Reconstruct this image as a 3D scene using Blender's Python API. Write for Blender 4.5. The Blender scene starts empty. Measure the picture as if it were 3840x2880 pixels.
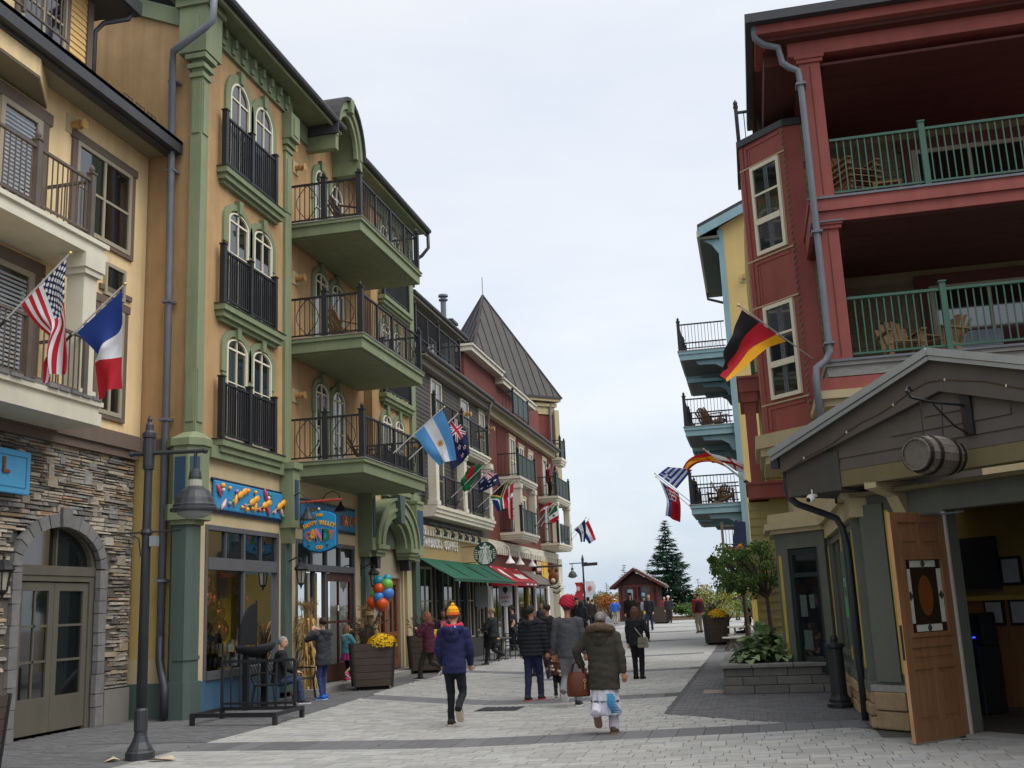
import bpy, bmesh, math, random
from mathutils import Vector, Matrix, noise
random.seed(7)
R=math.radians; PI=math.pi
sc=bpy.context.scene; C=sc.collection
# ------------------------------------------------ camera
cy_,sy_=math.cos(R(-12.371)),math.sin(R(-12.371)); cp_,sp_=math.cos(R(12.03)),math.sin(R(12.03)); cr_,sr_=math.cos(R(2.4818)),math.sin(R(2.4818))
Fv=Vector((sy_*cp_,cy_*cp_,sp_)); Rv=Vector((cy_,-sy_,0)); Uv=Rv.cross(Fv)
R2=cr_*Rv-sr_*Uv; U2=sr_*Rv+cr_*Uv
cam=bpy.data.cameras.new('camera'); cam.sensor_width=36; cam.lens=3929.14/3840*36; cam.clip_start=.1; cam.clip_end=3000
camo=bpy.data.objects.new('camera',cam); C.objects.link(camo)
camo.matrix_world=Matrix(((R2.x,U2.x,-Fv.x,0),(R2.y,U2.y,-Fv.y,0),(R2.z,U2.z,-Fv.z,1.75),(0,0,0,1)))
sc.camera=camo
# ------------------------------------------------ sky, sun, exposure
SUN_EL,SUN_AZ=58,108      # azimuth clockwise from +Y
w=bpy.data.worlds.new('World'); sc.world=w; w.use_nodes=True
nt=w.node_tree; nt.nodes.clear()
def N(nt,t,**k):
    n=nt.nodes.new(t)
    for a,b in k.items(): setattr(n,a,b)
    return n
out=N(nt,'ShaderNodeOutputWorld'); bg=N(nt,'ShaderNodeBackground'); bg2=N(nt,'ShaderNodeBackground'); add=N(nt,'ShaderNodeAddShader')
sky=N(nt,'ShaderNodeTexSky',sky_type='NISHITA'); sky.sun_disc=False; sky.sun_elevation=R(SUN_EL); sky.sun_rotation=R(SUN_AZ); sky.air_density=1.0; sky.dust_density=3.0
tc=N(nt,'ShaderNodeTexCoord'); sep=N(nt,'ShaderNodeSeparateXYZ'); mp=N(nt,'ShaderNodeMapping'); mp.inputs['Scale'].default_value=(1.3,1.3,4.5)
nz=N(nt,'ShaderNodeTexNoise'); nz.inputs['Scale'].default_value=1.7; nz.inputs['Detail'].default_value=6; nz.inputs['Roughness'].default_value=.55
rp=N(nt,'ShaderNodeValToRGB'); rp.color_ramp.elements[0].position=.36; rp.color_ramp.elements[0].color=(.55,.66,.79,1); rp.color_ramp.elements[1].position=.64; rp.color_ramp.elements[1].color=(.86,.89,.915,1)
gr=N(nt,'ShaderNodeMapRange'); gr.inputs[1].default_value=.0; gr.inputs[2].default_value=.35; gr.inputs[3].default_value=.0; gr.inputs[4].default_value=.62
mx=N(nt,'ShaderNodeMix',data_type='RGBA'); mx.inputs[7].default_value=(.88,.885,.905,1)
l=nt.links.new
l(tc.outputs['Generated'],mp.inputs[0]); l(mp.outputs[0],nz.inputs['Vector']); l(nz.outputs[0],rp.inputs[0])
l(tc.outputs['Generated'],sep.inputs[0]); l(sep.outputs[2],gr.inputs[0]); l(gr.outputs[0],mx.inputs[0]); l(rp.outputs[0],mx.inputs[6]); l(mx.outputs[2],bg2.inputs[0])
l(sky.outputs[0],bg.inputs[0]); bg.inputs[1].default_value=.03; bg2.inputs[1].default_value=.66
l(bg.outputs[0],add.inputs[0]); l(bg2.outputs[0],add.inputs[1]); l(add.outputs[0],out.inputs[0])
su=bpy.data.lights.new('sun','SUN'); su.energy=2.1; su.angle=R(60); su.color=(1,.97,.92)
suo=bpy.data.objects.new('sun',su); C.objects.link(suo)
sd=Vector((math.sin(R(SUN_AZ))*math.cos(R(SUN_EL)),math.cos(R(SUN_AZ))*math.cos(R(SUN_EL)),math.sin(R(SUN_EL))))
suo.rotation_euler=sd.to_track_quat('Z','Y').to_euler()
sc.view_settings.view_transform='Standard'; sc.view_settings.look='None'; sc.view_settings.exposure=.5; sc.view_settings.gamma=1
sc.render.engine='CYCLES'; sc.render.resolution_x=1024; sc.render.resolution_y=768
# ------------------------------------------------ helpers
tmp=bpy.data.scenes.new('tmp')
def evalmesh(o):
    tmp.collection.objects.link(o); vl=tmp.view_layers[0]; vl.update()
    m=bpy.data.meshes.new_from_object(o.evaluated_get(vl.depsgraph)); bpy.data.objects.remove(o); return m
def hx(h):
    h=h.lstrip('#'); h=''.join(a*2 for a in h) if len(h)==3 else h; c=[int(h[i:i+2],16)/255 for i in (0,2,4)]
    return tuple(x/12.92 if x<=.04045 else ((x+.055)/1.055)**2.4 for x in c)
MATS={}
def mat(h,rough=.75,var=.18,scale=1.3,bump=0.,bsc=40,metal=0,spec=.35,obj=0.,attr=None,streak=0.,stretch=(1,1,1),emit=0,trans=0,coat=0,dirt=0.):
    key=(h,rough,var,scale,bump,bsc,metal,spec,obj,attr,streak,stretch,emit,trans,coat,dirt)
    if key in MATS: return MATS[key]
    m=bpy.data.materials.new('m_'+h.strip('#')); m.use_nodes=True; t=m.node_tree; L=t.links.new
    b=t.nodes['Principled BSDF']; b.inputs['Roughness'].default_value=rough; b.inputs['Metallic'].default_value=metal; b.inputs['Specular IOR Level'].default_value=spec
    if coat: b.inputs['Coat Weight'].default_value=coat
    g=N(t,'ShaderNodeNewGeometry'); col=None
    base=N(t,'ShaderNodeRGB'); base.outputs[0].default_value=(*hx(h),1); col=base.outputs[0]
    if attr:
        a=N(t,'ShaderNodeAttribute',attribute_name=attr); col=a.outputs['Color']
    mpn=N(t,'ShaderNodeMapping'); mpn.inputs['Scale'].default_value=stretch; L(g.outputs['Position'],mpn.inputs[0])
    def mul(c,fac_out,lo,hi):
        r=N(t,'ShaderNodeMapRange'); L(fac_out,r.inputs[0]); r.inputs[1].default_value=.25; r.inputs[2].default_value=.75; r.inputs[3].default_value=lo; r.inputs[4].default_value=hi
        v=N(t,'ShaderNodeVectorMath',operation='SCALE'); L(c,v.inputs[0]); L(r.outputs[0],v.inputs[3]); return v.outputs[0]
    if var:
        n1=N(t,'ShaderNodeTexNoise'); n1.inputs['Scale'].default_value=scale; n1.inputs['Detail'].default_value=5; n1.inputs['Roughness'].default_value=.65
        L(mpn.outputs[0],n1.inputs['Vector']); col=mul(col,n1.outputs[0],1-var,1+var)
    if streak:
        m2=N(t,'ShaderNodeMapping'); m2.inputs['Scale'].default_value=(5,5,.35); L(g.outputs['Position'],m2.inputs[0])
        n2=N(t,'ShaderNodeTexNoise'); n2.inputs['Scale'].default_value=1; n2.inputs['Detail'].default_value=4; L(m2.outputs[0],n2.inputs['Vector']); col=mul(col,n2.outputs[0],1-streak,1+streak*.6)
    if dirt:
        n4=N(t,'ShaderNodeTexNoise'); n4.inputs['Scale'].default_value=.45; n4.inputs['Detail'].default_value=8; n4.inputs['Roughness'].default_value=.7; L(g.outputs['Position'],n4.inputs['Vector']); col=mul(col,n4.outputs[0],1-dirt,1+dirt*.5)
    if obj:
        oi=N(t,'ShaderNodeObjectInfo'); r=N(t,'ShaderNodeMapRange'); L(oi.outputs['Random'],r.inputs[0]); r.inputs[3].default_value=1-obj; r.inputs[4].default_value=1+obj
        v=N(t,'ShaderNodeVectorMath',operation='SCALE'); L(col,v.inputs[0]); L(r.outputs[0],v.inputs[3]); col=v.outputs[0]
    L(col,b.inputs['Base Color'])
    if bump:
        n3=N(t,'ShaderNodeTexNoise'); n3.inputs['Scale'].default_value=bsc; n3.inputs['Detail'].default_value=3; L(mpn.outputs[0],n3.inputs['Vector'])
        bp=N(t,'ShaderNodeBump'); bp.inputs['Strength'].default_value=bump; bp.inputs['Distance'].default_value=.02; L(n3.outputs[0],bp.inputs['Height']); L(bp.outputs[0],b.inputs['Normal'])
    if emit: b.inputs['Emission Color'].default_value=(*hx(h),1); b.inputs['Emission Strength'].default_value=emit
    if trans:
        o=t.nodes['Material Output']; tr=N(t,'ShaderNodeBsdfTranslucent'); ms=N(t,'ShaderNodeMixShader'); ms.inputs[0].default_value=trans
        L(col,tr.inputs[0]); L(b.outputs[0],ms.inputs[1]); L(tr.outputs[0],ms.inputs[2]); L(ms.outputs[0],o.inputs[0])
    MATS[key]=m; return m
def glass(name,tint,refl=1.0,rough=.03):
    if name in MATS: return MATS[name]
    m=bpy.data.materials.new(name); m.use_nodes=True; t=m.node_tree; L=t.links.new; t.nodes.clear()
    o=N(t,'ShaderNodeOutputMaterial'); tr=N(t,'ShaderNodeBsdfTransparent'); gl=N(t,'ShaderNodeBsdfGlossy'); ms=N(t,'ShaderNodeMixShader'); f=N(t,'ShaderNodeFresnel'); f.inputs[0].default_value=1.55
    ma=N(t,'ShaderNodeMath',operation='MULTIPLY'); ma.inputs[1].default_value=refl; ma.use_clamp=True
    g=N(t,'ShaderNodeNewGeometry'); nz=N(t,'ShaderNodeTexNoise'); nz.inputs['Scale'].default_value=1.6; bp=N(t,'ShaderNodeBump'); bp.inputs['Strength'].default_value=.06; L(g.outputs['Position'],nz.inputs['Vector']); L(nz.outputs[0],bp.inputs['Height']); L(bp.outputs[0],gl.inputs['Normal'])
    tr.inputs[0].default_value=(*tint,1); gl.inputs[1].default_value=rough; gl.inputs[0].default_value=(.9,.95,1,1)
    L(f.outputs[0],ma.inputs[0]); L(ma.outputs[0],ms.inputs[0]); L(tr.outputs[0],ms.inputs[1]); L(gl.outputs[0],ms.inputs[2]); L(ms.outputs[0],o.inputs[0]); MATS[name]=m; return m
GLASS=lambda: glass('shop_glass',(.78,.84,.84),1.5)
def dglass():   # window glass with a dim room behind it
    if 'dg' in MATS: return MATS['dg']
    m=mat('#15181a',.04,.3,.8,spec=1.0); MATS['dg']=m
    t=m.node_tree; b=t.nodes['Principled BSDF']; b.inputs['IOR'].default_value=1.7
    g=N(t,'ShaderNodeNewGeometry'); nz=N(t,'ShaderNodeTexNoise'); nz.inputs['Scale'].default_value=1.2; bp=N(t,'ShaderNodeBump'); bp.inputs['Strength'].default_value=.1; t.links.new(g.outputs['Position'],nz.inputs['Vector']); t.links.new(nz.outputs[0],bp.inputs['Height']); t.links.new(bp.outputs[0],b.inputs['Normal'])
    return m
WM={}
def thing(name,label,cat,loc=(0,0,0),rz=0,group=None,kind=None):
    o=bpy.data.objects.new(name,None); C.objects.link(o); o.empty_display_size=.2; o.location=loc; o.rotation_euler=(0,0,rz); tag(o,label,cat,group,kind)
    WM[o.name]=Matrix.Translation(loc)@Matrix.Rotation(rz,4,'Z'); return o
def tag(o,label=None,cat=None,group=None,kind=None):
    if label: o['label']=label
    if cat: o['category']=cat
    if group: o['group']=group
    if kind: o['kind']=kind
    return o
def adopt(o,parent,local=False):
    if parent is None: WM[o.name]=Matrix.Identity(4); return
    o.parent=parent
    if local: WM[o.name]=WM[parent.name].copy()
    else: o.matrix_parent_inverse=WM[parent.name].inverted(); WM[o.name]=Matrix.Identity(4)
def fr(O,U,Nn):     # facade frame: (u,n,z) -> world
    O=Vector(O);U=Vector(U);Nn=Vector(Nn); return Matrix(((U.x,Nn.x,0,O.x),(U.y,Nn.y,0,O.y),(0,0,1,O.z if len(O)>2 else 0),(0,0,0,1)))
def frL(X): return fr((X,0,0),(0,1,0),(1,0,0))     # facade on the left of the street: u = world y
def frF(Y): return fr((0,Y,0),(1,0,0),(0,-1,0))    # facade facing the camera: u = world x
class MB:
    def __init__(s,f=None): s.v=[];s.f=[];s.fr=f;s.c=[];s.mi=[]
    def add(s,vs,fs,c=None,mi=0):
        k=len(s.v); s.v+= [(s.fr@Vector(p)) for p in vs] if s.fr else [Vector(p) for p in vs]
        for f in fs: s.f.append(tuple(k+i for i in f)); s.c.append(c); s.mi.append(mi)
        return s
    def box(s,x0,x1,y0,y1,z0,z1,c=None,mi=0):
        return s.add([(x,y,z) for z in (z0,z1) for y in (y0,y1) for x in (x0,x1)],[(0,1,3,2),(4,5,7,6),(0,1,5,4),(2,3,7,6),(0,2,6,4),(1,3,7,5)],c,mi)
    def bar(s,p,q,w,h=None,up=(0,0,1),c=None):
        p=Vector(p);q=Vector(q);h=h or w;d=(q-p).normalized();up=Vector(up)
        if abs(d.dot(up))>.95: up=Vector((1,0,0))
        a=d.cross(up).normalized();b=a.cross(d)
        vs=[e+a*sx*w/2+b*sz*h/2 for e in (p,q) for sx,sz in ((-1,-1),(1,-1),(1,1),(-1,1))]
        return s.add(vs,[(0,1,2,3),(4,5,6,7),(0,1,5,4),(1,2,6,5),(2,3,7,6),(3,0,4,7)],c)
    def tube(s,pts,r,n=8,cap=True,c=None):
        pts=[Vector(p) for p in pts]; rs=r if isinstance(r,(list,tuple)) else [r]*len(pts); vs=[];fs=[]; ref=None
        for i,p in enumerate(pts):
            d=(pts[min(i+1,len(pts)-1)]-pts[max(i-1,0)]).normalized()
            if ref is None: ref=Vector((0,0,1)) if abs(d.z)<.9 else Vector((1,0,0))
            a=d.cross(ref)
            if a.length<1e-4: a=d.cross(Vector((0,1,.1)))
            a.normalize(); b=a.cross(d); ref=b
            for k in range(n):
                t=2*PI*k/n; vs.append(p+a*math.cos(t)*rs[i]+b*math.sin(t)*rs[i])
        m=len(pts)
        for i in range(m-1):
            for k in range(n): fs.append((i*n+k,i*n+(k+1)%n,(i+1)*n+(k+1)%n,(i+1)*n+k))
        if cap: fs+= [tuple(range(n)),tuple((m-1)*n+k for k in range(n))]
        return s.add(vs,fs,c)
    def lathe(s,prof,c=(0,0,0),n=12,col=None,sx=1,sy=1):
        vs=[];fs=[]
        for r,z in prof:
            for k in range(n): t=2*PI*k/n; vs.append((c[0]+r*math.cos(t)*sx,c[1]+r*math.sin(t)*sy,c[2]+z))
        m=len(prof)
        for i in range(m-1):
            for k in range(n): fs.append((i*n+k,i*n+(k+1)%n,(i+1)*n+(k+1)%n,(i+1)*n+k))
        fs+=[tuple(range(n)),tuple((m-1)*n+k for k in range(n))]
        return s.add(vs,fs,col)
    def rings(s,rings,n=14,c=None):   # rings: (centre, rx, ry) horizontal ellipses
        vs=[];fs=[]
        for p,rx,ry in rings:
            for k in range(n): t=2*PI*k/n; vs.append((p[0]+rx*math.cos(t),p[1]+ry*math.sin(t),p[2]))
        m=len(rings)
        for i in range(m-1):
            for k in range(n): fs.append((i*n+k,i*n+(k+1)%n,(i+1)*n+(k+1)%n,(i+1)*n+k))
        fs+=[tuple(range(n)),tuple((m-1)*n+k for k in range(n))]
        return s.add(vs,fs,c)
    def prism(s,poly,n0,n1,c=None):   # polygon in (u,z), extruded along n
        k=len(poly); vs=[(u,n0,z) for u,z in poly]+[(u,n1,z) for u,z in poly]
        return s.add(vs,[tuple(range(k)),tuple(range(k,2*k))]+[(i,(i+1)%k,k+(i+1)%k,k+i) for i in range(k)],c)
    def ring(s,uc,zc,r0,r1,n0,n1,a0=0,a1=180,seg=12,sz=1):    # arch ring in (u,z)
        for i in range(seg):
            t0=R(a0+(a1-a0)*i/seg);t1=R(a0+(a1-a0)*(i+1)/seg)
            s.prism([(uc+r0*math.cos(t0),zc+r0*sz*math.sin(t0)),(uc+r1*math.cos(t0),zc+r1*sz*math.sin(t0)),(uc+r1*math.cos(t1),zc+r1*sz*math.sin(t1)),(uc+r0*math.cos(t1),zc+r0*sz*math.sin(t1))],n0,n1)
        return s
    def plan(s,poly,z0,z1,c=None):    # polygon in (x,y), extruded in z
        k=len(poly); return s.add([(x,y,z0) for x,y in poly]+[(x,y,z1) for x,y in poly],[tuple(range(k)),tuple(range(k,2*k))]+[(i,(i+1)%k,k+(i+1)%k,k+i) for i in range(k)],c)
    def ball(s,p,r,nu=10,nv=7,sc3=(1,1,1),c=None,M=None):
        vs=[];fs=[];p=Vector(p)
        for j in range(nv+1):
            a=PI*j/nv
            for k in range(nu):
                t=2*PI*k/nu; q=Vector((math.sin(a)*math.cos(t)*r*sc3[0],math.sin(a)*math.sin(t)*r*sc3[1],math.cos(a)*r*sc3[2]))
                vs.append(p+((M@q) if M else q))
        for j in range(nv):
            for k in range(nu): fs.append((j*nu+k,j*nu+(k+1)%nu,(j+1)*nu+(k+1)%nu,(j+1)*nu+k))
        return s.add(vs,fs,c)
    def mesh(s,name,m=None,smooth=False,recalc=True):
        me=bpy.data.meshes.new(name); me.from_pydata([tuple(v) for v in s.v],[],s.f)
        if recalc:
            b=bmesh.new(); b.from_mesh(me); bmesh.ops.recalc_face_normals(b,faces=b.faces); b.to_mesh(me); b.free()
        if any(c is not None for c in s.c):
            ca=me.color_attributes.new('Col','FLOAT_COLOR','CORNER'); i=0
            for p,c in zip(me.polygons,s.c):
                c=c or (1,1,1)
                for li in p.loop_indices: ca.data[li].color=(c[0],c[1],c[2],1)
        if m:
            for mm in (m if isinstance(m,(list,tuple)) else [m]): me.materials.append(mm)
        if isinstance(m,(list,tuple)): me.polygons.foreach_set('material_index',s.mi)
        if smooth: me.polygons.foreach_set('use_smooth',[True]*len(me.polygons))
        return me
    def build(s,name,m,parent=None,smooth=False,local=False,bevel=0,recalc=True):
        o=bpy.data.objects.new(name,s.mesh(name,m,smooth,recalc)); C.objects.link(o); adopt(o,parent,local)
        if bevel:
            md=o.modifiers.new('b','BEVEL'); md.width=bevel; md.segments=2; md.limit_method='ANGLE'
        return o
def link(name,me,parent,loc=(0,0,0),rz=0,scl=None,rot=None):
    o=bpy.data.objects.new(name,me); C.objects.link(o); adopt(o,parent); o.location=loc; o.rotation_euler=rot or (0,0,rz)
    if scl: o.scale=scl
    return o
def text(s,size,depth,m,name,parent,M,local=False,align='CENTER',squash=1,bold=0.):
    cu=bpy.data.curves.new('t','FONT'); cu.body=s; cu.size=size; cu.extrude=depth; cu.align_x=align; cu.align_y='CENTER'; cu.offset=bold; cu.resolution_u=3
    me=evalmesh(bpy.data.objects.new('t',cu)); me.transform(M@Matrix.Diagonal((squash,1,1,1)))
    me.materials.clear(); me.materials.append(m); me.name=name
    o=bpy.data.objects.new(name,me); C.objects.link(o); adopt(o,parent,local); return o
def face_M(O,U,up=(0,0,1)):    # text plane: origin, right, up
    U=Vector(U).normalized(); V=Vector(up); Wn=U.cross(V); O=Vector(O); return Matrix(((U.x,V.x,Wn.x,O.x),(U.y,V.y,Wn.y,O.y),(U.z,V.z,Wn.z,O.z),(0,0,0,1)))
def cat(p0,p1,p2,p3,t):
    return .5*((2*p1)+(p2-p0)*t+(2*p0-5*p1+4*p2-p3)*t*t+(3*p1-p0-3*p2+p3)*t**3)
def zg(y):
    t=min(1,max(0,(y-38)/17)); return .3*t*t*(3-2*t)
# common materials
M_={}
def defm():
    g=M_
    g['stucco_y']=mat('#ebd0a0',.9,.07,.8,.35,70,dirt=.2,streak=.12); g['stucco_t']=mat('#b5946a',.9,.08,.8,.35,70,dirt=.26,streak=.18)
    g['cream']=mat('#bfae8a',.85,.06,1,.3,60,dirt=.1,streak=.05); g['green']=mat('#7d8768',.7,.08,1,.1,30,streak=.14,dirt=.18); g['dgreen']=mat('#4a5a54',.65,.08,1,.1,30,streak=.08)
    g['black']=mat('#26272a',.5,.15,4,.05,60); g['dmetal']=mat('#3a3d42',.5,.15,3,.05,40,metal=.3); g['pipe']=mat('#6b6f77',.5,.15,2,.05,30,streak=.12)
    g['white']=mat('#cfcab8',.6,.06,2,.05,30,streak=.06,dirt=.1); g['wframe']=mat('#d9d2bb',.55,.05,2); g['roof']=mat('#3e3d3f',.9,.2,3,.4,30); g['gutter']=mat('#3b3c3f',.5,.12,1.5,streak=.1)
    g['red']=mat('#935049',.75,.1,1.2,.15,40,dirt=.2,streak=.14); g['brick']=mat('#703c35',.85,.10,1.5,.3,60,dirt=.1); g['taupe']=mat('#5b544e',.7,.08,1.5,.1,40,streak=.08)
    g['beige']=mat('#b3a582',.8,.07,1,.15,40,streak=.06,dirt=.1); g['blue']=mat('#82a1a8',.7,.07,1,.1,40,streak=.07,dirt=.08); g['yellow']=mat('#ccb175',.85,.07,.8,.25,60,dirt=.08,streak=.05)
    g['tframe']=mat('#9d9480',.6,.06,2); g['brown']=mat('#6a5c52',.7,.1,2,.1,40,streak=.08); g['wood']=mat('#9a6a3e',.6,.25,2,.15,30,stretch=(6,6,.6)); g['dwood']=mat('#4a3a2e',.7,.25,3,.2,30,stretch=(6,6,1.2))
    g['greyw']=mat('#8b8a86',.8,.2,3,.2,30,stretch=(2,8,8)); g['door']=mat('#7f5c40',.5,.22,2.5,.12,30,stretch=(7,7,.5)); g['charcoal']=mat('#4c4a47',.8,.12,1.5,.12,40,streak=.08)
    g['grgreen']=mat('#5f635a',.7,.08,1.4,.1,40,streak=.08,dirt=.1); g['concrete']=mat('#8f8d88',.9,.12,2,.3,50,dirt=.12); g['dark']=mat('#1b1a19',.9,.2,2); g['soffit']=mat('#55584a',.8,.06,2,.15,30,stretch=(10,.4,1))
    g['white_p']=mat('#dcdcd8',.5,.04,2)
defm()
# ------------------------------------------------ ground and paving
def struct(o,label=None): o['kind']='structure'; return o
m_ground=mat('#6e6c67',.95,.25,.6,.4,40)
g=MB(); xs=[-400,-120,-40,-14,-8,-2,4,14,40,120,400]; ys=[-30,0,20,36]+[38+1.7*i for i in range(11)]+[70,90,120,200,400,900]
for y in ys:
    for x in xs: g.v.append(Vector((x,y,zg(y)-.03)))
nx=len(xs)
for j in range(len(ys)-1):
    for i in range(nx-1): g.f.append((j*nx+i,j*nx+i+1,(j+1)*nx+i+1,(j+1)*nx+i)); g.c.append(None); g.mi.append(0)
ground=struct(g.build('ground',m_ground))
BANDS=[(5.0,0,0),(14.2,.02,.30),(20.05,.74,.42),(27.9,.8,.42),(35.7,.8,.45)]
HW=.45
def bc(k,x):
    c,kl,kr=BANDS[k]; d=x+4.6; return c+(kl if d<0 else kr)*(math.sqrt(d*d+.8)-.894)
def XR(y):
    if y>17.4: return -1.6
    if y<13.9: return 4.5
    return min(1.35,-1.6+(17.4-y)/1.6*1.95)
def XL(y):
    return -8.05 if y<17 else (-8.05-.35*(y-17)/5 if y<22 else (-8.4-.3*min(1,(y-22)/3)))
light=mat('#9c9c99',.9,.10,7,.35,60,obj=.13,dirt=.12); light_s=mat('#9c9c99',.9,.10,7,.35,60,attr='Col',dirt=.12)
dark=mat('#666668',.9,.12,6,.35,60,obj=.16,dirt=.12); dark_s=mat('#666668',.9,.12,6,.35,60,attr='Col',dirt=.12)
pave=struct(MB().box(-8.9,4.6,9,36.5,-.028,-.012).build('pavement',mat('#57544f',.95,.2,5,.3,60)))
lights=[];darks=[]
def paver(lst,c4,dist,col):
    lst.append((dist,c4,col))
def shade(h,v): b=hx(h); f=1+random.uniform(-v,v); k=random.uniform(-.02,.02); return (b[0]*f*(1+k),b[1]*f,b[2]*f*(1-k))
GP=.006
for k in range(len(BANDS)-1):
    lo=lambda x,k=k: bc(k,x)+HW; hi=lambda x,k=k: bc(k+1,x)-HW
    n=round((hi(-4.6)-lo(-4.6))/.2)
    for r in range(n):
        t0,t1=r/n,(r+1)/n; x=-8.9-(.15 if r%2 else 0)-random.random()*.05
        while x<4.6:
            L=random.choice((.3,.3,.22,.36)); xa,xb=x+GP,x+L-GP; x+=L
            P=[]
            for xx,t in ((xa,t0),(xb,t0),(xb,t1),(xa,t1)):
                y=lo(xx)*(1-t)+hi(xx)*t + (GP if t==t0 else -GP)
                P.append([min(max(xx,XL(y)),XR(y)),y])
            if P[1][0]-P[0][0]<.04 and P[2][0]-P[3][0]<.04: continue
            if P[0][1]<10.4: continue
            paver(lights,P,P[0][1]+abs(P[0][0]+3)*.3,shade('#9c9c99',.13))
for k in (1,2,3,4):
    x=-8.7 if k>1 else -10.2
    while x<(1.5 if k==1 else -1.6):
        L=.36; P=[]
        for xx,s_ in ((x+GP,-1),(x+L-GP,-1),(x+L-GP,1),(x+GP,1)): P.append([xx,bc(k,xx)+s_*(HW-GP)])
        x+=L
        if k>1:
            if P[0][0]<XL(P[0][1])-.05 or P[1][0]>-1.55: continue
        paver(darks,P,P[0][1],shade('#6c6c70',.10))
def dstrip(x0,x1,y0,y1,lim):
    r=0; y=y0
    while y<y1:
        x=x0+(.1 if r%2 else 0); r+=1
        while x<x1:
            xa,xb=x+GP*.7,x+.2-GP*.7; ya,yb=y+GP*.7,y+.1-GP*.7; x+=.2
            P=lim(xa,xb,ya,yb)
            if P: paver(darks,P,P[0][1]+3,shade('#626264',.16))
        y+=.1
def limR(xa,xb,ya,yb):
    P=[[max(xx,XR(yy)),yy] for xx,yy in ((xa,ya),(xb,ya),(xb,yb),(xa,yb))]
    if P[1][0]-P[0][0]<.03: return None
    if ya<bc(1,xa)+HW: return None
    if xa>1.42 and ya>15.2: return None
    if xa>1.1 and yb<15.9: pass
    return P
def limL(xa,xb,ya,yb):
    P=[[min(xx,XL(yy)),yy] for xx,yy in ((xa,ya),(xb,ya),(xb,yb),(xa,yb))]
    if P[1][0]-P[0][0]<.03: return None
    if xa>-10.25 and bc(1,xa)-HW<yb and ya<bc(1,xa)+HW: return None
    return P
dstrip(-1.6,1.9,13.5,31,limR); dstrip(-11.75,-7.9,10.6,34,limL)
def lay(lst,name,mo,ms):
    lst.sort(key=lambda a:a[0])
    big=MB()
    for i,(d,P,c) in enumerate(lst):
        b=MB() if i<300 else big
        z=random.uniform(-.002,.002)
        b.add([(p[0],p[1],z) for p in P]+[(p[0]+(.004 if q in (1,2) else -.004),p[1]+(.004 if q>1 else -.004),-.02) for q,p in enumerate(P)],[(0,1,2,3),(0,1,5,4),(1,2,6,5),(2,3,7,6),(3,0,4,7)],None if i<300 else c)
        if i<300: b.build(name,mo,pave,recalc=False)
    s=big.build(name+'_field',ms,pave,recalc=False); s['kind']='stuff'
lay(lights,'light_paver',light,light_s); lay(darks,'dark_paver',dark,dark_s)
# street beyond, where single pavers can no longer be told apart
def strip(name,m,f0,f1,y0,y1,dz,step=1.5):
    b=MB(); y=y0; ys=[]
    while y<y1: ys.append(y); y+=step
    ys.append(y1)
    for i in range(len(ys)-1):
        a,c=ys[i],ys[i+1]; b.add([(f0(a),a,zg(a)+dz),(f1(a),a,zg(a)+dz),(f1(c),c,zg(c)+dz),(f0(c),c,zg(c)+dz)],[(0,1,2,3)])
    return struct(b.build(name,m,recalc=False))
strip('plaza_paving',mat('#9c9c99',.9,.10,5,.35,50,dirt=.15),lambda y:-8.75,lambda y:-1.6+max(0,(y-45)*.2),36.15,112,-.004)
strip('side_paving',mat('#666668',.9,.14,5,.35,50,dirt=.12),lambda y:-11.7 if y<58 else -25,lambda y:-8.75,34,112,-.006)
strip('side_paving',mat('#666668',.9,.14,5,.35,50,dirt=.12),lambda y:-1.6+max(0,(y-45)*.2),lambda y:2.2+max(0,(y-45)*.2),31,70,-.006)
for yb in (45.6,60.5,52.5,70,80): 
    b=MB(); xs2=[-8.7+.59*i for i in range(13)]
    for i in range(12):
        def yy(x): d=x+4.6; return yb+(.8 if d<0 else .45)*(math.sqrt(d*d+.8)-.894)
        a,c=xs2[i],xs2[i+1]; b.add([(a,yy(a)-.45,zg(yb)+.004),(c,yy(c)-.45,zg(yb)+.004),(c,yy(c)+.45,zg(yb)+.004),(a,yy(a)+.45,zg(yb)+.004)],[(0,1,2,3)])
    struct(b.build('paving_band',mat('#6c6c70',.9,.12,6,.35,60),recalc=False))
# drain cover
t=thing('drain_cover','dark metal drain cover sunk in the pale pavers behind the walkers','drain cover',(-4.6,18.8,0))
MB().box(-4.98,-4.22,18.45,19.15,-.01,.006).build('frame',M_['dmetal'],t)
for i in range(6): MB().box(-4.93+i*.117,-4.86+i*.117,18.5,19.1,.006,.014).build('bar',M_['black'],t)
# doorstep under the candy shop doors
MB().box(-10.5,-9.85,22.95,31.4,-.02,.12).build('doorstep',M_['concrete'],None)['kind']='structure'
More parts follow.
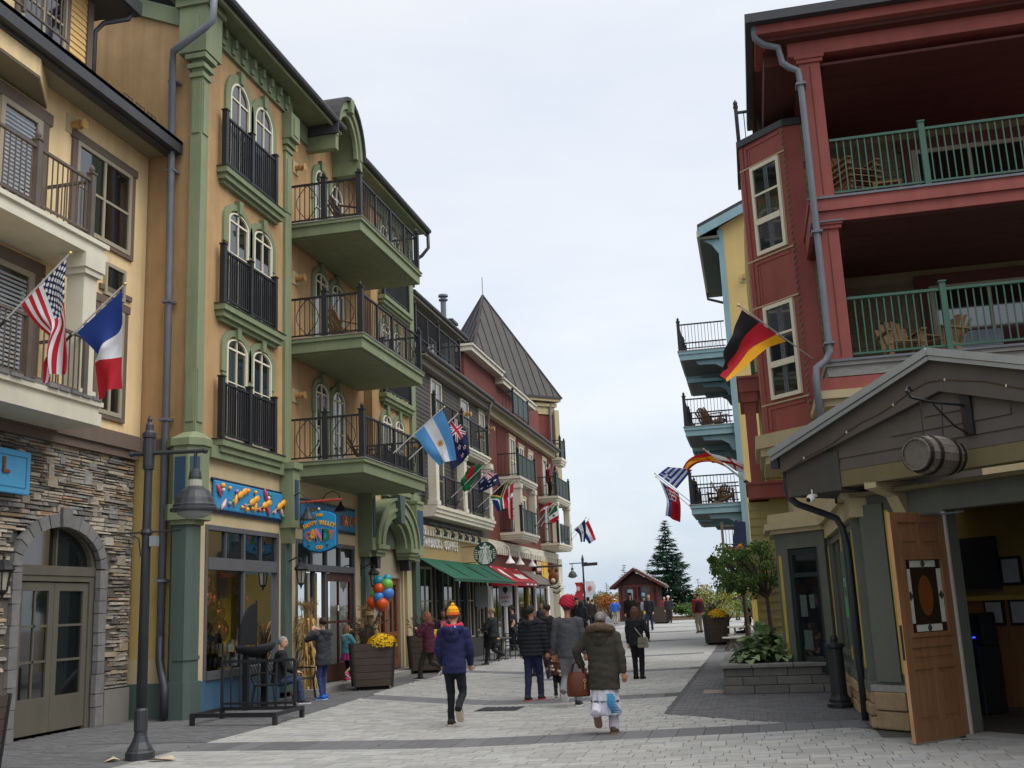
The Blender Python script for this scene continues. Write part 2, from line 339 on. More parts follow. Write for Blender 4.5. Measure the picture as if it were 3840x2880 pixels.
# ------------------------------------------------ facade building blocks
def rail(parent,f,path,z0,z1,m,sp=.115,bw=.018,posts=True,pw=.09,fin=True,endcaps=(1,1),panel=None,hoop=False,name='railing'):
    """railing along path [(u,n)...] with single balusters"""
    b=MB(f)
    for (u0,n0),(u1,n1) in zip(path[:-1],path[1:]):
        b.bar((u0,n0,z1),(u1,n1,z1),.06,.045); b.bar((u0,n0,z0+.09),(u1,n1,z0+.09),.04,.035)
    r=b.build(name,m,parent)
    if posts:
        for i,(u,n) in enumerate(path):
            if (i==0 and not endcaps[0]) or (i==len(path)-1 and not endcaps[1]): continue
            p=MB(f); p.box(u-pw/2,u+pw/2,n-pw/2,n+pw/2,z0,z1+.12); p.box(u-pw*.65,u+pw*.65,n-pw*.65,n+pw*.65,z1+.12,z1+.15)
            if fin:
                c=f@Vector((u,n,z1+.15)); q=MB(); q.lathe([(.02,0),(.035,.02),(.05,.06),(.045,.1),(.02,.13),(.006,.16)],c,8); 
                k=len(p.v); p.v+=q.v; p.f+=[tuple(k+i for i in ff) for ff in q.f]; p.c+=q.c; p.mi+=q.mi
            p.build('post',m,r)
    me=None
    for (u0,n0),(u1,n1) in zip(path[:-1],path[1:]):
        L=math.hypot(u1-u0,n1-n0); k=max(1,int(L/sp))
        if panel and L>1.2:
            q=max(1,round(L/.95))
            for i in range(q):
                a,c=(i+.06)/q,(i+.94)/q; pb=MB(f); pb.bar((u0+(u1-u0)*a,n0+(n1-n0)*a,(z0+z1)/2+.04),(u0+(u1-u0)*c,n0+(n1-n0)*c,(z0+z1)/2+.04),.02,z1-z0-.17); pb.build('panel',panel,r)
            for i in range(1,q):
                t=i/q; pb=MB(f); pb.bar((u0+(u1-u0)*t,n0+(n1-n0)*t,z0),(u0+(u1-u0)*t,n0+(n1-n0)*t,z1),.05); pb.build('mullion',m,r)
            continue
        for i in range(1,k):
            t=i/k; p=f@Vector((u0+(u1-u0)*t,n0+(n1-n0)*t,z0+.09))
            if me is None: me=MB().box(-bw/2,bw/2,-bw/2,bw/2,0,z1-z0-.09).mesh('baluster',m)
            link('baluster',me,r,p)
        if L>2.4:
            for j in range(1,round(L/1.25)):
                t=j/round(L/1.25); p=MB(f); p.bar((u0+(u1-u0)*t,n0+(n1-n0)*t,z0),(u0+(u1-u0)*t,n0+(n1-n0)*t,z1+.03),.06); p.build('mullion',m,r)
        if hoop and L<2.5:
            q=max(1,round(L/.95))
            for i in range(q):
                for s_ in (-1,1):
                    pts=[]
                    for j in range(9):
                        a=j/8; t=(i+.5+s_*.32*math.sin(PI*a))/q; pts.append((u0+(u1-u0)*t,n0+(n1-n0)*t,z0+.1+(z1-z0-.12)*a))
                    MB(f).tube(pts,.011,5).build('hoop',m,r)
    return r
def pane(parent,f,u0,u1,z0,z1,n,m,name='pane'): return MB(f).add([(u0,n,z0),(u1,n,z0),(u1,n,z1),(u0,n,z1)],[(0,1,2,3)]).build(name,m,parent)
def window(parent,f,u0,u1,z0,z1,n=0,fm=None,fw=.06,cols=1,rows=(.5,),trim=None,tw=.14,gm=None,curtain=None,sill=None):
    fm=fm or M_['wframe']; b=MB(f); d=n+.06
    b.box(u0,u0+fw,n,d,z0,z1);b.box(u1-fw,u1,n,d,z0,z1);b.box(u0+fw,u1-fw,n,d,z1-fw,z1);b.box(u0+fw,u1-fw,n,d,z0,z0+fw)
    for i in range(1,cols): u=u0+(u1-u0)*i/cols; b.box(u-fw*.4,u+fw*.4,n,d-.01,z0+fw,z1-fw)
    for t in rows: z=z0+(z1-z0)*t; b.box(u0+fw,u1-fw,n,d-.015,z-fw*.3,z+fw*.3)
    o=b.build('window',fm,parent)
    pane(o,f,u0+fw,u1-fw,z0+fw,z1-fw,n+.025,gm or dglass())
    if trim:
        t=MB(f); t.box(u0-tw,u0-.002,n,n+.05,z0-tw*.6,z1);t.box(u1+.002,u1+tw,n,n+.05,z0-tw*.6,z1);t.box(u0-tw*1.3,u1+tw*1.3,n,n+.07,z1+.002,z1+tw*1.2)
        t.box(u0-.001,u1+.001,n,n+.05,z0-tw*.6,z0-.002); t.build('window_trim',trim,o)
    if curtain:
        c=MB(f); k=10
        for i in range(k):
            a=u0+fw+(u1-u0-2*fw)*i/k; e=u0+fw+(u1-u0-2*fw)*(i+.6)/k
            if curtain=='sides' and .3<i/k<.65: continue
            c.add([(a,n+.03,z0+fw),(e,n+.03,z0+fw),(e,n+.03,z1-fw),(a,n+.03,z1-fw)],[(0,1,2,3)])
        c.build('curtain',mat('#585b5c',.9,.3,6),o)
    return o
def archwin(parent,f,uc,w,z0,zs,n=0,rise=None,cols=2,rows=(),gm=None,trim=None,tw=.13,key=True):
    """window with an arched head; rise < w/2 gives a flatter arch"""
    r=w/2; rise=rise or r; sz=rise/r; fw=.05; fm=M_['wframe']; b=MB(f)
    b.box(uc-r,uc-r+fw,n,n+.07,z0,zs);b.box(uc+r-fw,uc+r,n,n+.07,z0,zs);b.box(uc-r+fw,uc+r-fw,n,n+.07,z0,z0+fw); b.ring(uc,zs,r-fw,r,n,n+.07,0,180,12,sz)
    b.box(uc-.015,uc+.015,n,n+.055,z0+fw,zs+rise-fw*.8)
    b.box(uc-r+fw,uc+r-fw,n,n+.05,zs-.02,zs+.02)
    for z in rows: b.box(uc-r+fw,uc+r-fw,n,n+.05,z-.012,z+.012)
    o=b.build('window',fm,parent)
    poly=[(uc-r+.02,z0),(uc+r-.02,z0)]+[(uc+(r-.02)*math.cos(R(a)),zs+(rise-.02)*math.sin(R(a))) for a in range(0,181,15)]
    MB(f).add([(u,n+.025,z) for u,z in poly],[tuple(range(len(poly)))]).build('pane',gm or dglass(),o)
    if trim:
        t=MB(f); e=.06
        t.box(uc-r-tw,uc-r-.002,n,n+e,zs-.55,zs); t.box(uc+r+.002,uc+r+tw,n,n+e,zs-.55,zs); t.ring(uc,zs,r+.002,r+tw,n,n+e,0,180,12,(rise+tw)/(r+tw))
        t.box(uc-r-tw*.7,uc-r-.002,n,n+e*.7,z0,zs-.552); t.box(uc+r+.002,uc+r+tw*.7,n,n+e*.7,z0,zs-.552)
        if key: t.prism([(uc-.07,zs+rise+.003),(uc+.07,zs+rise+.003),(uc+.1,zs+rise+tw+.1),(uc-.1,zs+rise+tw+.1)],n,n+.12)
        t.build('window_trim',trim,o)
    return o
def boards(parent,f,u0,u1,z0,z1,n,m,h=.12,th=.018,name='board',clip=None):
    k=max(1,round((z1-z0)/h)); h=(z1-z0)/k
    for i in range(k):
        a,b_=z0+i*h,z0+(i+1)*h; ua,ub=(u0,u1) if clip is None else clip(a,b_,u0,u1)
        if ub-ua<.05: continue
        MB(f).add([(ua,n+th,a+.003),(ub,n+th,a+.003),(ub,n+.004,b_),(ua,n+.004,b_),(ua,n,a+.003),(ub,n,a+.003)],[(0,1,2,3),(0,1,5,4)]).build(name,m,parent,recalc=False)
def vent(parent,f,u,z,n=0):
    v=MB(f); v.box(u-.17,u+.17,n,n+.03,z-.17,z+.17); o=v.build('exhaust_vent',M_['cream'],parent)
    p=f@Vector((u,n+.03,z)); d=(f.to_3x3()@Vector((0,1,0))); t=MB(); t.tube([p,p+d*.12],.075,10); t.tube([p+d*.13,p+d*.16],.1,12); t.tube([p+d*.24,p+d*.26],.1,12); t.tube([p+d*.16,p+d*.24],.06,10); t.build('hood',mat('#b08a52',.5,.2,4),o)
def finial(b,c,s=1): b.lathe([(.03*s,0),(.055*s,.03*s),(.07*s,.09*s),(.05*s,.15*s),(.015*s,.2*s),(.004*s,.25*s)],c,8)
def step(parent,f,u0,u1,n1,z0,z1,m,name='ledge'):
    h=z1-z0; b=MB(f); b.box(u0,u1,0,n1,z0+h*.62,z1); b.box(u0+.05,u1-.05,0,n1-.06,z0+h*.25,z0+h*.62); b.box(u0+.12,u1-.12,0,n1-.14,z0,z0+h*.25); return b.build(name,m,parent)
# ================================================ building with stone ground floor (far left)
SB=thing('stone_front_building','yellow stucco building with rough stone ground floor and arched door, at far left','building',(-13,14,0))
F1=frL(-11.6)
b=MB(F1); b.box(5,18.36,-8,-.001,5.15,11.3); b.build('wall',M_['stucco_y'],SB)
MB(F1).box(5,15.02,-8,-.06,0,5.15).build('lower_wall',M_['charcoal'],SB)
bb=MB(F1); bb.box(17.17,18.2,-8,-.06,0,5.15); bb.box(15.02,17.17,-8,-.06,3.85,5.15); bb.build('lower_wall',M_['charcoal'],SB)
MB(F1).box(17.42,18.2,-.06,.05,0,.6).build('plinth',mat('#7b7872',.9,.1,3,.2,50),SB)
# band between stone and stucco
b=MB(F1); b.box(8,18.2,0,.16,5.02,5.3); b.box(8,18.2,0,.10,4.86,5.02); b.build('cornice',M_['brown'],SB)
# ledge stones
stones=[]
SC=['#8d877e','#7d776f','#9a9184','#736e67','#a2927c','#9a8269','#b0a798','#8a8a87','#67625e','#a59b8b','#877f74']
def in_arch(u0,u1,z0,z1):
    for u in (u0,u1):
        for z in (z0,z1):
            if z<2.72 and 14.86<u<17.38: return True
            if z>=2.7 and math.hypot(u-16.1,(z-2.74)*1.55)<1.30: return True
    return False
z=.62
while z<4.85:
    h=random.choice((.035,.045,.055,.065,.08)); u=13.6+random.random()*.2
    while u<18.15:
        L=random.uniform(.09,.46)*(1.25 if h<.07 else 1); hh=h*random.uniform(.75,1.15)
        if random.random()<.09: hh=h*random.uniform(2,3.4); L=random.uniform(.12,.28)
        u1=min(u+L,18.19)
        if not in_arch(u,u1,z,min(z+hh,4.86)): stones.append((u,u1,z,min(z+hh,4.86),random.uniform(.0,.035)+(.012 if hh>h*1.6 else 0)))
        u=u1+.008
    z+=h+.006
random.shuffle(stones); stones.sort(key=lambda s_:-(s_[1]-s_[0])*(s_[3]-s_[2])*(1 if s_[0]>14.6 else .2))
lw=MB(F1).box(13.5,14.86,-.055,-.02,.6,4.86); lw.box(17.38,18.19,-.055,-.02,.6,4.86); lw.box(14.86,17.38,-.055,-.02,4.1,4.86); sw=lw.build('stone_veneer',mat('#5c5751',.95,.2,6,.4,40),SB)
st=MB(F1)
for i,(a,c,z0,z1,p) in enumerate(stones):
    b=MB(F1) if i<300 else st; col=shade(random.choice(SC),.18)
    j=lambda:random.uniform(-.011,.011)
    b.add([(a,-.03,z0),(c,-.03,z0),(c,-.03,z1),(a,-.03,z1),(a+.012+j(),p+j(),z0+.008),(c-.012+j(),p+j(),z0+.008+j()),(c-.014+j(),p*.7+j(),z1-.008),(a+.014+j(),p+j(),z1-.008+j())],[(4,5,6,7),(0,1,5,4),(1,2,6,5),(2,3,7,6),(3,0,4,7)],col)
    if i<300: b.build('stone',mat('#8d857b',.9,.25,14,.5,60,attr='Col'),sw)
st.build('small_stones',mat('#8d857b',.9,.25,14,.5,60,attr='Col'),sw)['kind']='stuff'
# arch and jamb blocks
ab=mat('#737372',.9,.18,8,.4,50,obj=.12)
ar=MB(F1).box(14.9,14.93,-.05,0,0,.05).build('door_surround',ab,SB)
def ah(a): return (16.1+1.08*math.cos(a),2.74+.70*math.sin(a)),(16.1+1.28*math.cos(a),2.74+.93*math.sin(a))
for i in range(13):
    a0,a1=PI*i/13+.012,PI*(i+1)/13-.012; (p0,p1),(q0,q1)=ah(a0),ah(a1); e=.05 if i!=6 else .09
    if i==6: p1=(p1[0],p1[1]+.1); q1=(q1[0],q1[1]+.1)
    MB(F1).prism([p0,p1,q1,q0],-.05,e).build('voussoir',ab,ar)
for s_ in (0,1):
    z=0
    while z<2.7:
        h=random.choice((.28,.34,.22)); h=min(h,2.73-z)
        ua,ub=((14.85,15.03) if s_==0 else (17.17,17.38)); MB(F1).box(ua-random.random()*.03,ub+random.random()*.02,-.05,.05,z+.006,z+h-.006).build('jamb_block',ab,ar); z+=h
# arched door
dm=mat('#5b584e',.6,.1,2,.08,40,streak=.06)
b=MB(F1); b.box(15.03,15.15,-.2,-.08,0,2.62); b.box(17.05,17.17,-.2,-.08,0,2.62); b.box(15.15,17.05,-.2,-.08,2.52,2.62); b.box(15.03,17.17,-.2,-.06,2.62,2.78); b.box(16.08,16.12,-.2,-.1,2.78,3.42); b.ring(16.1,2.78,.98,1.08,-.2,-.08,0,180,14,.66)
df=b.build('arched_door_frame',dm,SB)
poly=[(15.05,2.78),(17.15,2.78)]+[(16.1+1.05*math.cos(R(a)),2.78+.69*math.sin(R(a))) for a in range(0,181,12)]
MB(F1).add([(u,-.17,z) for u,z in poly],[tuple(range(len(poly)))]).build('pane',dglass(),df)
for a,c in ((15.15,16.1),(16.1,17.05)):
    b=MB(F1); b.box(a+.004,a+.14,-.17,-.11,.05,2.5); b.box(c-.14,c-.004,-.17,-.11,.05,2.5); b.box(a+.14,c-.14,-.17,-.11,2.36,2.5); b.box(a+.14,c-.14,-.17,-.11,.05,.62)
    for z in (1.2,1.78): b.box(a+.14,c-.14,-.16,-.12,z-.02,z+.02)
    if a<16: b.box((a+c)/2-.02,(a+c)/2+.02,-.16,-.12,.62,2.36)
    d=b.build('door',dm,SB); pane(d,F1,a+.14,c-.14,.62,2.36,-.14,dglass())
MB(F1).box(14.9,17.3,-2.2,-2.1,0,3.6).build('back_panel',mat('#3b3226',.9,.4,1.2),SB)
# balconies
for zt,z0 in ((8.28,7.98),(5.46,5.05)):
    b=MB(F1); b.box(9,15.62,0,1.02,zt-.08,zt); b.box(9,15.56,0,.97,zt-.2,zt-.08); b.box(9,15.6,0,1.0,z0,zt-.2); s_=b.build('balcony_slab',M_['white'],SB)
    rail(SB,F1,[(10,.93),(13.72,.93),(15.15,.93),(15.15,.02)],zt+.02,zt+1.05,mat('#5c524b',.6,.15,3),sp=.125,pw=.11,endcaps=(0,0))
b=MB(F1); b.box(15.06,15.42,.6,.93,5.46,7.72); b.box(15.0,15.48,.54,.99,7.62,7.72); b.box(14.96,15.52,.5,1.02,7.72,7.98); b.box(15.02,15.46,.56,.97,5.46,5.62); b.build('porch_column',M_['white'],SB)
# flat stones along the lower balcony edge
for i in range(22): MB(F1).box(9.2+i*.29,9.2+i*.29+.25+random.random()*.03,.7,1.04+random.uniform(-.02,.03),5.462,5.50+random.random()*.04).build('cap_stone',ab,SB)
# windows and balcony doors
window(SB,F1,15.95,17.72,8.9,10.6,0,M_['tframe'],.08,2,(.5,),M_['brown'],.13,curtain=None)
window(SB,F1,16.95,17.62,7.9,8.55,0,M_['tframe'],.07,1,(),None)
window(SB,F1,16.85,17.62,5.6,7.7,0,M_['tframe'],.08,2,(.55,),M_['brown'],.13)
MB(F1).box(16.82,17.86,.002,.05,7.98,8.08).build('trim_board',M_['brown'],SB); 
for z0 in (8.3,5.48):
    b=MB(F1); b.box(13.9,14.0,0,.06,z0,z0+2.2);b.box(14.82,14.95,0,.06,z0,z0+2.2);b.box(14,14.82,0,.06,z0+2.1,z0+2.2);b.box(14,14.82,0,.05,z0,z0+.3)
    d=b.build('balcony_door',M_['tframe'],SB); pane(d,F1,14,14.82,z0+.3,z0+2.1,.02,dglass())
    for k in range(22): MB(F1).box(14.03,14.79,.024,.03,z0+.4+k*.075,z0+.44+k*.075).build('blind_slat',mat('#9aa0a6',.7),d)
    MB(F1).box(13.3,15.2,0,.07,z0+2.2,z0+2.42).build('trim_board',M_['brown'],SB); MB(F1).box(14.95,15.12,0,.06,z0,z0+2.2).build('trim_board',M_['brown'],SB)
    k=MB(); k.ball(F1@Vector((14.88,.1,z0+1.0)),.035); k.build('door_knob',M_['dmetal'],d)
vent(SB,F1,15.8,10.82)
MB().plan([(-11.6,15.1),(-11.0,14.1),(-11.0,8),(-11.6,8)],10.84,11.24).build('upper_bay',M_['stucco_y'],SB); MB().plan([(-11.6,15.08),(-11.01,14.09),(-11.01,8),(-11.6,8)],10.8,10.838).build('bay_soffit',mat('#6f6657',.8,.06,2,.15,30),SB)
# eave, gutter, roof and upper dormer
b=MB(F1); b.box(8,18.3,-.02,.66,11.25,11.31); b.build('soffit',mat('#8d8574',.8,.06,2,.15,30,stretch=(1,3,1)),SB)
b=MB(F1); b.box(8,18.32,.66,.80,11.22,11.5); b.box(8,18.32,.5,.66,11.16,11.25); b.build('gutter',M_['gutter'],SB)
b=MB(F1); b.add([(8,.8,11.5),(18.34,.8,11.5),(18.34,-5,14.4),(8,-5,14.4),(8,.8,11.42),(18.34,.8,11.42),(18.34,-5,14.3),(8,-5,14.3)],[(0,1,2,3),(4,5,6,7),(0,1,5,4),(1,2,6,5),(2,3,7,6),(3,0,4,7)]); b.build('roof',mat('#6b6e70',.6,.2,3,.2,30,metal=.3),SB)
F1b=frL(-11.9)
b=MB(F1b); b.box(8,16.62,-4,0,11.3,13.9); dr_=b.build('upper_wall',M_['stucco_y'],SB)
boards(dr_,F1b,15.95,16.5,11.6,13.9,0,mat('#dcb878',.8,.08,2,streak=.06),.13,.025)
MB(F1b).box(16.5,16.66,-.1,.06,11.4,13.9).build('corner_board',M_['brown'],SB)
window(SB,F1b,14.6,15.85,12.2,13.75,0,M_['tframe'],.08,2,(.45,),M_['brown'],.12)
rail(SB,frL(-11.3),[(10,.3),(14.8,.3)],11.75,12.75,mat('#5c524b',.6,.15,3),sp=.125,fin=False,posts=False)
b=MB(F1b); b.box(8,17.3,-.1,.62,13.88,13.98); b.box(8,17.35,.5,.68,13.9,14.2); b.box(8,17.35,-4,.5,13.98,14.06); b.build('upper_eave',M_['gutter'],SB)
b=MB(); b.tube([(-11.35,17.2,13.95),(-11.4,17.15,13.75),(-11.75,16.85,13.55),(-11.85,16.72,13.3),(-11.85,16.72,11.7)],.05,8); b.build('downspout',M_['gutter'],SB,smooth=True)
for i in range(3):
    b=MB(); y=16.75+i*.42; x=-11.05; 
    for a in (0,.09,.18,.27): b.tube([(x-.12,y,11.62+a),(x-.12,y+.3,11.62+a)],.008,5)
    for a in (0,.15,.3): b.tube([(x-.12,y+a,11.5),(x-.12,y+a,11.9)],.008,5)
    b.tube([(x-.35,y+.15,11.62),(x-.12,y+.15,11.85)],.01,5); b.build('snow_guard',M_['dmetal'],SB)
# blue sign with the letter L
sg=thing('shop_sign','light blue wooden shop sign reading L, cut off by the left edge','sign',(-11.3,14.4,4.2))
MB(F1).box(13.0,14.82,.2,.28,3.85,4.55).build('board',mat('#4f9ac4',.6,.08,3,.1,40),sg,bevel=.02)
b=MB(F1); b.box(13.1,14.72,.28,.286,4.44,4.455); b.box(13.1,14.72,.28,.286,3.945,3.96); b.box(14.70,14.715,.28,.286,3.96,4.44); b.build('border_line',mat('#2f6f96',.6),sg)
text('L',.34,.012,mat('#7a4a2c',.7),'letter',sg,face_M((-11.3,14.2,4.27),(0,1,0)),bold=.008)
# wall lantern
def lantern(label,f,u,n,z,group=None):
    p=f@Vector((u,n,z)); d=(f.to_3x3()@Vector((0,1,0)))
    t=thing('wall_lantern',label,'lantern',p-d*n,0,group)
    q=p+d*.0
    b=MB(); b.tube([p-d*n+Vector((0,0,.16)),p-d*.12+Vector((0,0,.3)),p+Vector((0,0,.27)),p+Vector((0,0,.2))],.018,6); b.tube([p-d*n+Vector((0,0,-.02)),p-d*n+Vector((0,0,.3))],.035,6); b.build('bracket',M_['black'],t)
    b=MB(); b.lathe([(.02,.2),(.05,.17),(.15,.08),(.17,.03),(.13,.0)],p,8); b.lathe([(.012,.26),(.03,.23),(.012,.2)],p,8); b.build('cap',M_['black'],t)
    b=MB()
    for k in range(6):
        a=2*PI*k/6; b.bar(p+Vector((.115*math.cos(a),.115*math.sin(a),0)),p+Vector((.075*math.cos(a),.075*math.sin(a),-.28)),.014)
    b.lathe([(.08,-.28),(.07,-.31),(.03,-.34),(.02,-.38),(.004,-.42)],p,8); b.build('cage',M_['black'],t)
    MB().lathe([(.105,-.005),(.068,-.275)],p,6).build('lantern_glass',mat('#b9b6a6',.2,.1,4,trans=.4),t)
    return t
lantern('black wall lantern on the rough stone wall, left of the arched door',F1,14.28,.3,2.62)
# ================================================ green trimmed building with the candy shop
GB=thing('green_trim_building','tall tan stucco building with sage green trim, arched windows and the candy shop','building',(-12,25,0))
F2=frL(-10.5); GR=M_['green']; DG=M_['dgreen']; ST=M_['stucco_t']
# walls
MB(frF(18.4)).prism([(-10.502,0),(-20,0),(-20,18.5),(-10.502,14.45)],-.3,0).build('end_wall',ST,GB)
MB(F2).box(18.7,22.9,-6,0,5.2,14.6).build('wall',ST,GB)
MB(F2).box(22.85,28.6,-6,-.25,5.2,15.3).build('wall',ST,GB)
MB(F2).box(28.6,32.45,-6,0,5.2,14.6).build('wall',ST,GB)
cr=M_['cream']
b=MB(F2); b.box(18.5,22.45,-.25,0,3.62,5.2); b.box(18.5,19.0,-.25,0,.62,3.62); b.box(22.32,23.25,-.25,0,.12,3.62); b.box(22.45,27.4,-.25,0,3.56,5.2); b.box(27.04,28.66,-.25,0,.12,3.56); b.box(31.08,32.4,-.25,0,.12,3.62); b.box(27.4,32.4,-.25,0,3.62,5.2); b.build('shopfront_wall',cr,GB)
MB(F2).box(18.7,22.4,-.25,.015,0,.62).build('base_panel',mat('#3f5f78',.6,.1,2,streak=.1),GB)
MB(frF(18.4)).box(-11.75,-10.5,.002,.06,0,.64).build('base_panel',DG,GB)
b=MB(frF(18.4)); b.box(-11.72,-10.6,.002,.03,.64,1.08); b.build('base_band',M_['beige'],GB)
MB(frF(18.4)).box(-11.6,-10.5,.002,.05,5.02,5.28).build('band',M_['brown'],GB)
MB(frF(18.4)).box(-11.7,-10.8,.002,.02,1.08,5.02).build('lower_panel',mat('#b39a5f',.85,.08,1,.3,60,dirt=.12),GB)
# corner pillar, ground floor
b=MB()
def oct_(x0,x1,y0,y1,c): return [(x0+c,y0),(x1-c,y0),(x1,y0+c),(x1,y1-c),(x1-c,y1),(x0,y1),(x0,y0+c)]
b.plan(oct_(-10.76,-10.3,18.08,18.56,.09),.66,3.55); b.build('pillar',DG,GB)
MB().plan(oct_(-10.8,-10.25,18.03,18.6,.1),0,.66).build('pillar_base',DG,GB)
MB().plan(oct_(-10.68,-10.28,18.06,18.58,.095),1.05,1.12).build('pillar_band',DG,GB)
b=MB(); b.plan(oct_(-10.8,-10.25,18.03,18.6,.1),3.55,3.64); b.plan(oct_(-10.86,-10.14,17.97,18.72,.14),3.64,3.94); b.build('pillar_capital',GR,GB)
MB().plan(oct_(-10.84,-10.14,18.0,18.66,.2),3.94,5.06).build('pillar_block',GR,GB)
for (p,q) in (((-10.56,17.945),(-10.27,17.945)),((-9.99,18.19),(-9.945,18.235))): pass
bp=mat('#2c4660',.6,.1,3)
MB().box(-10.6,-10.38,17.98,18.002,4.02,4.84).build('inset_panel',bp,GB)
bb=MB(fr((-10.34,18.0,0),(.7071,.7071,0),(.7071,-.7071,0))); bb.box(.05,.23,-.01,.02,4.02,4.84); bb.build('inset_panel',bp,GB)
b=MB(); b.plan(oct_(-10.88,-10.1,17.96,18.7,.2),5.06,5.2); 
k=len(b.v); o1=oct_(-10.88,-10.1,17.96,18.7,.2); o2=oct_(-10.58,-10.28,18.16,18.5,.04)
b.add([(x,y,5.2) for x,y in o1]+[(x,y,5.34) for x,y in o2],[(i,(i+1)%7,7+(i+1)%7,7+i) for i in range(7)]); b.build('pillar_cap',GR,GB)
# corner pilaster above
b=MB(); b.box(-10.56,-10.31,18.2,18.48,5.3,13.45); b.build('pilaster',GR,GB)
for z0,z1 in ((5.55,6.6),(11.6,12.75)):
    b=MB(); b.box(-10.52,-10.35,18.175,18.2,z0,z1); b.box(-10.31,-10.285,18.23,18.45,z0,z1); b.build('pilaster_panel',GR,GB)
b=MB(); b.box(-10.6,-10.27,18.16,18.52,12.85,12.95); b.box(-10.63,-10.24,18.13,18.56,13.05,13.15); b.box(-10.67,-10.2,18.1,18.6,13.25,13.36); b.box(-10.82,-10.19,18.1,18.78,13.4,14.45); b.box(-10.88,-10.12,18.03,18.84,14.45,14.62); b.build('pilaster_capital',GR,GB)
b=MB(); b.box(-10.5,-10.36,18.085,18.1,13.7,14.25); b.build('capital_panel',GR,GB)
# frieze, soffit, gutter, roof
for q_ in ((18.98,22.9,0,.08,14.1,14.6),(22.9,24.4,-.25,-.17,14.1,14.6),(28.6,32.4,0,.08,13.95,14.5)): MB(F2).box(*q_).build('frieze',GR,GB)
for i in range(9):
    u=19.15+i*.46
    if u<22.8: MB(F2).box(u,u+.14,.08,.13,14.16,14.5).build('dentil',GR,GB); MB(F2).box(u+.02,u+.12,.13,.2,14.3,14.5).build('dentil',GR,GB)
MB(frF(18.4)).prism([(-10.95,14.2),(-20,18.1),(-20,18.5),(-10.95,14.6)],.002,.1).build('rake_frieze',GR,GB)
def roof(u0,u1,ze,nm='roof'):
    b=MB(F2); b.add([(u0,.62,ze+.02),(u1,.62,ze+.02),(u1,-8,ze+3.72),(u0,-8,ze+3.72),(u0,.62,ze-.12),(u1,.62,ze-.12),(u1,-8,ze+3.5),(u0,-8,ze+3.5)],[(0,1,2,3),(4,5,6,7),(0,1,5,4),(1,2,6,5),(2,3,7,6),(3,0,4,7)]); b.build(nm,M_['roof'],GB)
    b=MB(F2); b.box(u0,u1,-.5,.5,ze-.14,ze-.1); b.build('soffit',GR,GB)
    b=MB(F2); b.box(u0,u1,.5,.56,ze-.22,ze); b.build('fascia',GR,GB)
    b=MB(F2); b.tube([(u0,.64,ze-.06),(u1,.64,ze-.06)],.085,8); b.build('gutter',M_['gutter'],GB,smooth=False)
roof(17.9,25.0,14.78); roof(26.5,32.75,14.55)
# barrel dormer over the balcony bay
b=MB(F2); c0,zc,r=25.45,14.35,.98
b.ring(c0,zc,r-.16,r+.02,-.25,.62,0,180,14,1.38); b.build('arched_dormer',GR,GB)
b=MB(F2); b.ring(c0,zc,r+.022,r+.1,-5,.7,0,180,14,1.36); b.build('dormer_roof',M_['roof'],GB)
b=MB(F2); b.ring(c0,zc,r-.3,r-.162,.46,.56,0,180,14,1.38); b.prism([(c0-.09,zc+1.05),(c0+.09,zc+1.05),(c0+.13,zc+1.46),(c0-.13,zc+1.46)],.5,.72); b.build('arch_moulding',GR,GB)
for s_ in (-1.0,.8): MB(F2).box(c0+s_,c0+s_+.2,-.25,.6,13.95,zc).build('dormer_cheek',GR,GB)
poly=[(c0-.85,14.0),(c0+.85,14.0)]+[(c0+.85*math.cos(R(a)),zc+1.18*math.sin(R(a))) for a in range(0,181,15)]
MB(F2).prism(poly,-.6,-.45).build('dormer_panel',ST,GB)
# downspout at the corner
b=MB(); b.tube([(-9.93,17.95,14.75),(-9.93,17.9,13.9),(-10.1,17.85,13.72),(-10.85,17.95,13.38),(-10.95,18.1,13.2),(-10.96,18.2,9),(-10.97,18.25,1.5)],.075,8)
o=b.build('downspout',M_['pipe'],GB,smooth=True)
b=MB(); b.tube([(-10.97,18.25,1.5),(-10.97,18.25,1.05),(-10.85,18.12,.85),(-10.7,17.98,.6),(-10.68,17.95,.05)],.08,8); b.build('boot',M_['dmetal'],o,smooth=True)
for z in (2.5,5.6,8.0,10.8,12.8): MB().box(-11.06,-10.87,18.1,18.36,z,z+.05).build('strap',M_['pipe'],o)
# bay A : paired arched windows with juliet rails
FL=(5.37,8.24,11.31)
for k,z0 in enumerate(FL):
    top=k==2; 
    for uc in (20.13,21.33): archwin(GB,F2,uc,.92,z0+.05,z0+(1.88 if top else 2.03),0,.45 if top else .24,2,(z0+1.3,),None,GR,.2)
    if k<2:
        for uc in (20.13,21.33):
            c_=MB(F2)
            for q in range(9):
                u_=uc-.38+q*.087
                if 2<q<6 and k==1: continue
                c_.box(u_,u_+.05,.027,.034,z0+.1,z0+(1.15 if k==0 else 1.3))
            c_.build('curtain',mat('#5c5e62',.9,.3,6),GB)['kind']='stuff'
    MB(F2).box(20.56,20.88,0,.045,z0,z0+2.0).build('mullion_panel',GR,GB)
    step(GB,F2,19.2,22.13,.25,z0-.36,z0-.02,GR,'sill_ledge')
    MB(F2).box(19.18,22.15,0,.27,z0-.02,z0+.0).build('sill_flashing',M_['dmetal'],GB)
    rail(GB,F2,[(19.27,.16),(20.5,.16),(21.73,.16)],z0+.02,z0+1.16,M_['black'],sp=.095,bw=.03,pw=.11,fin=False)
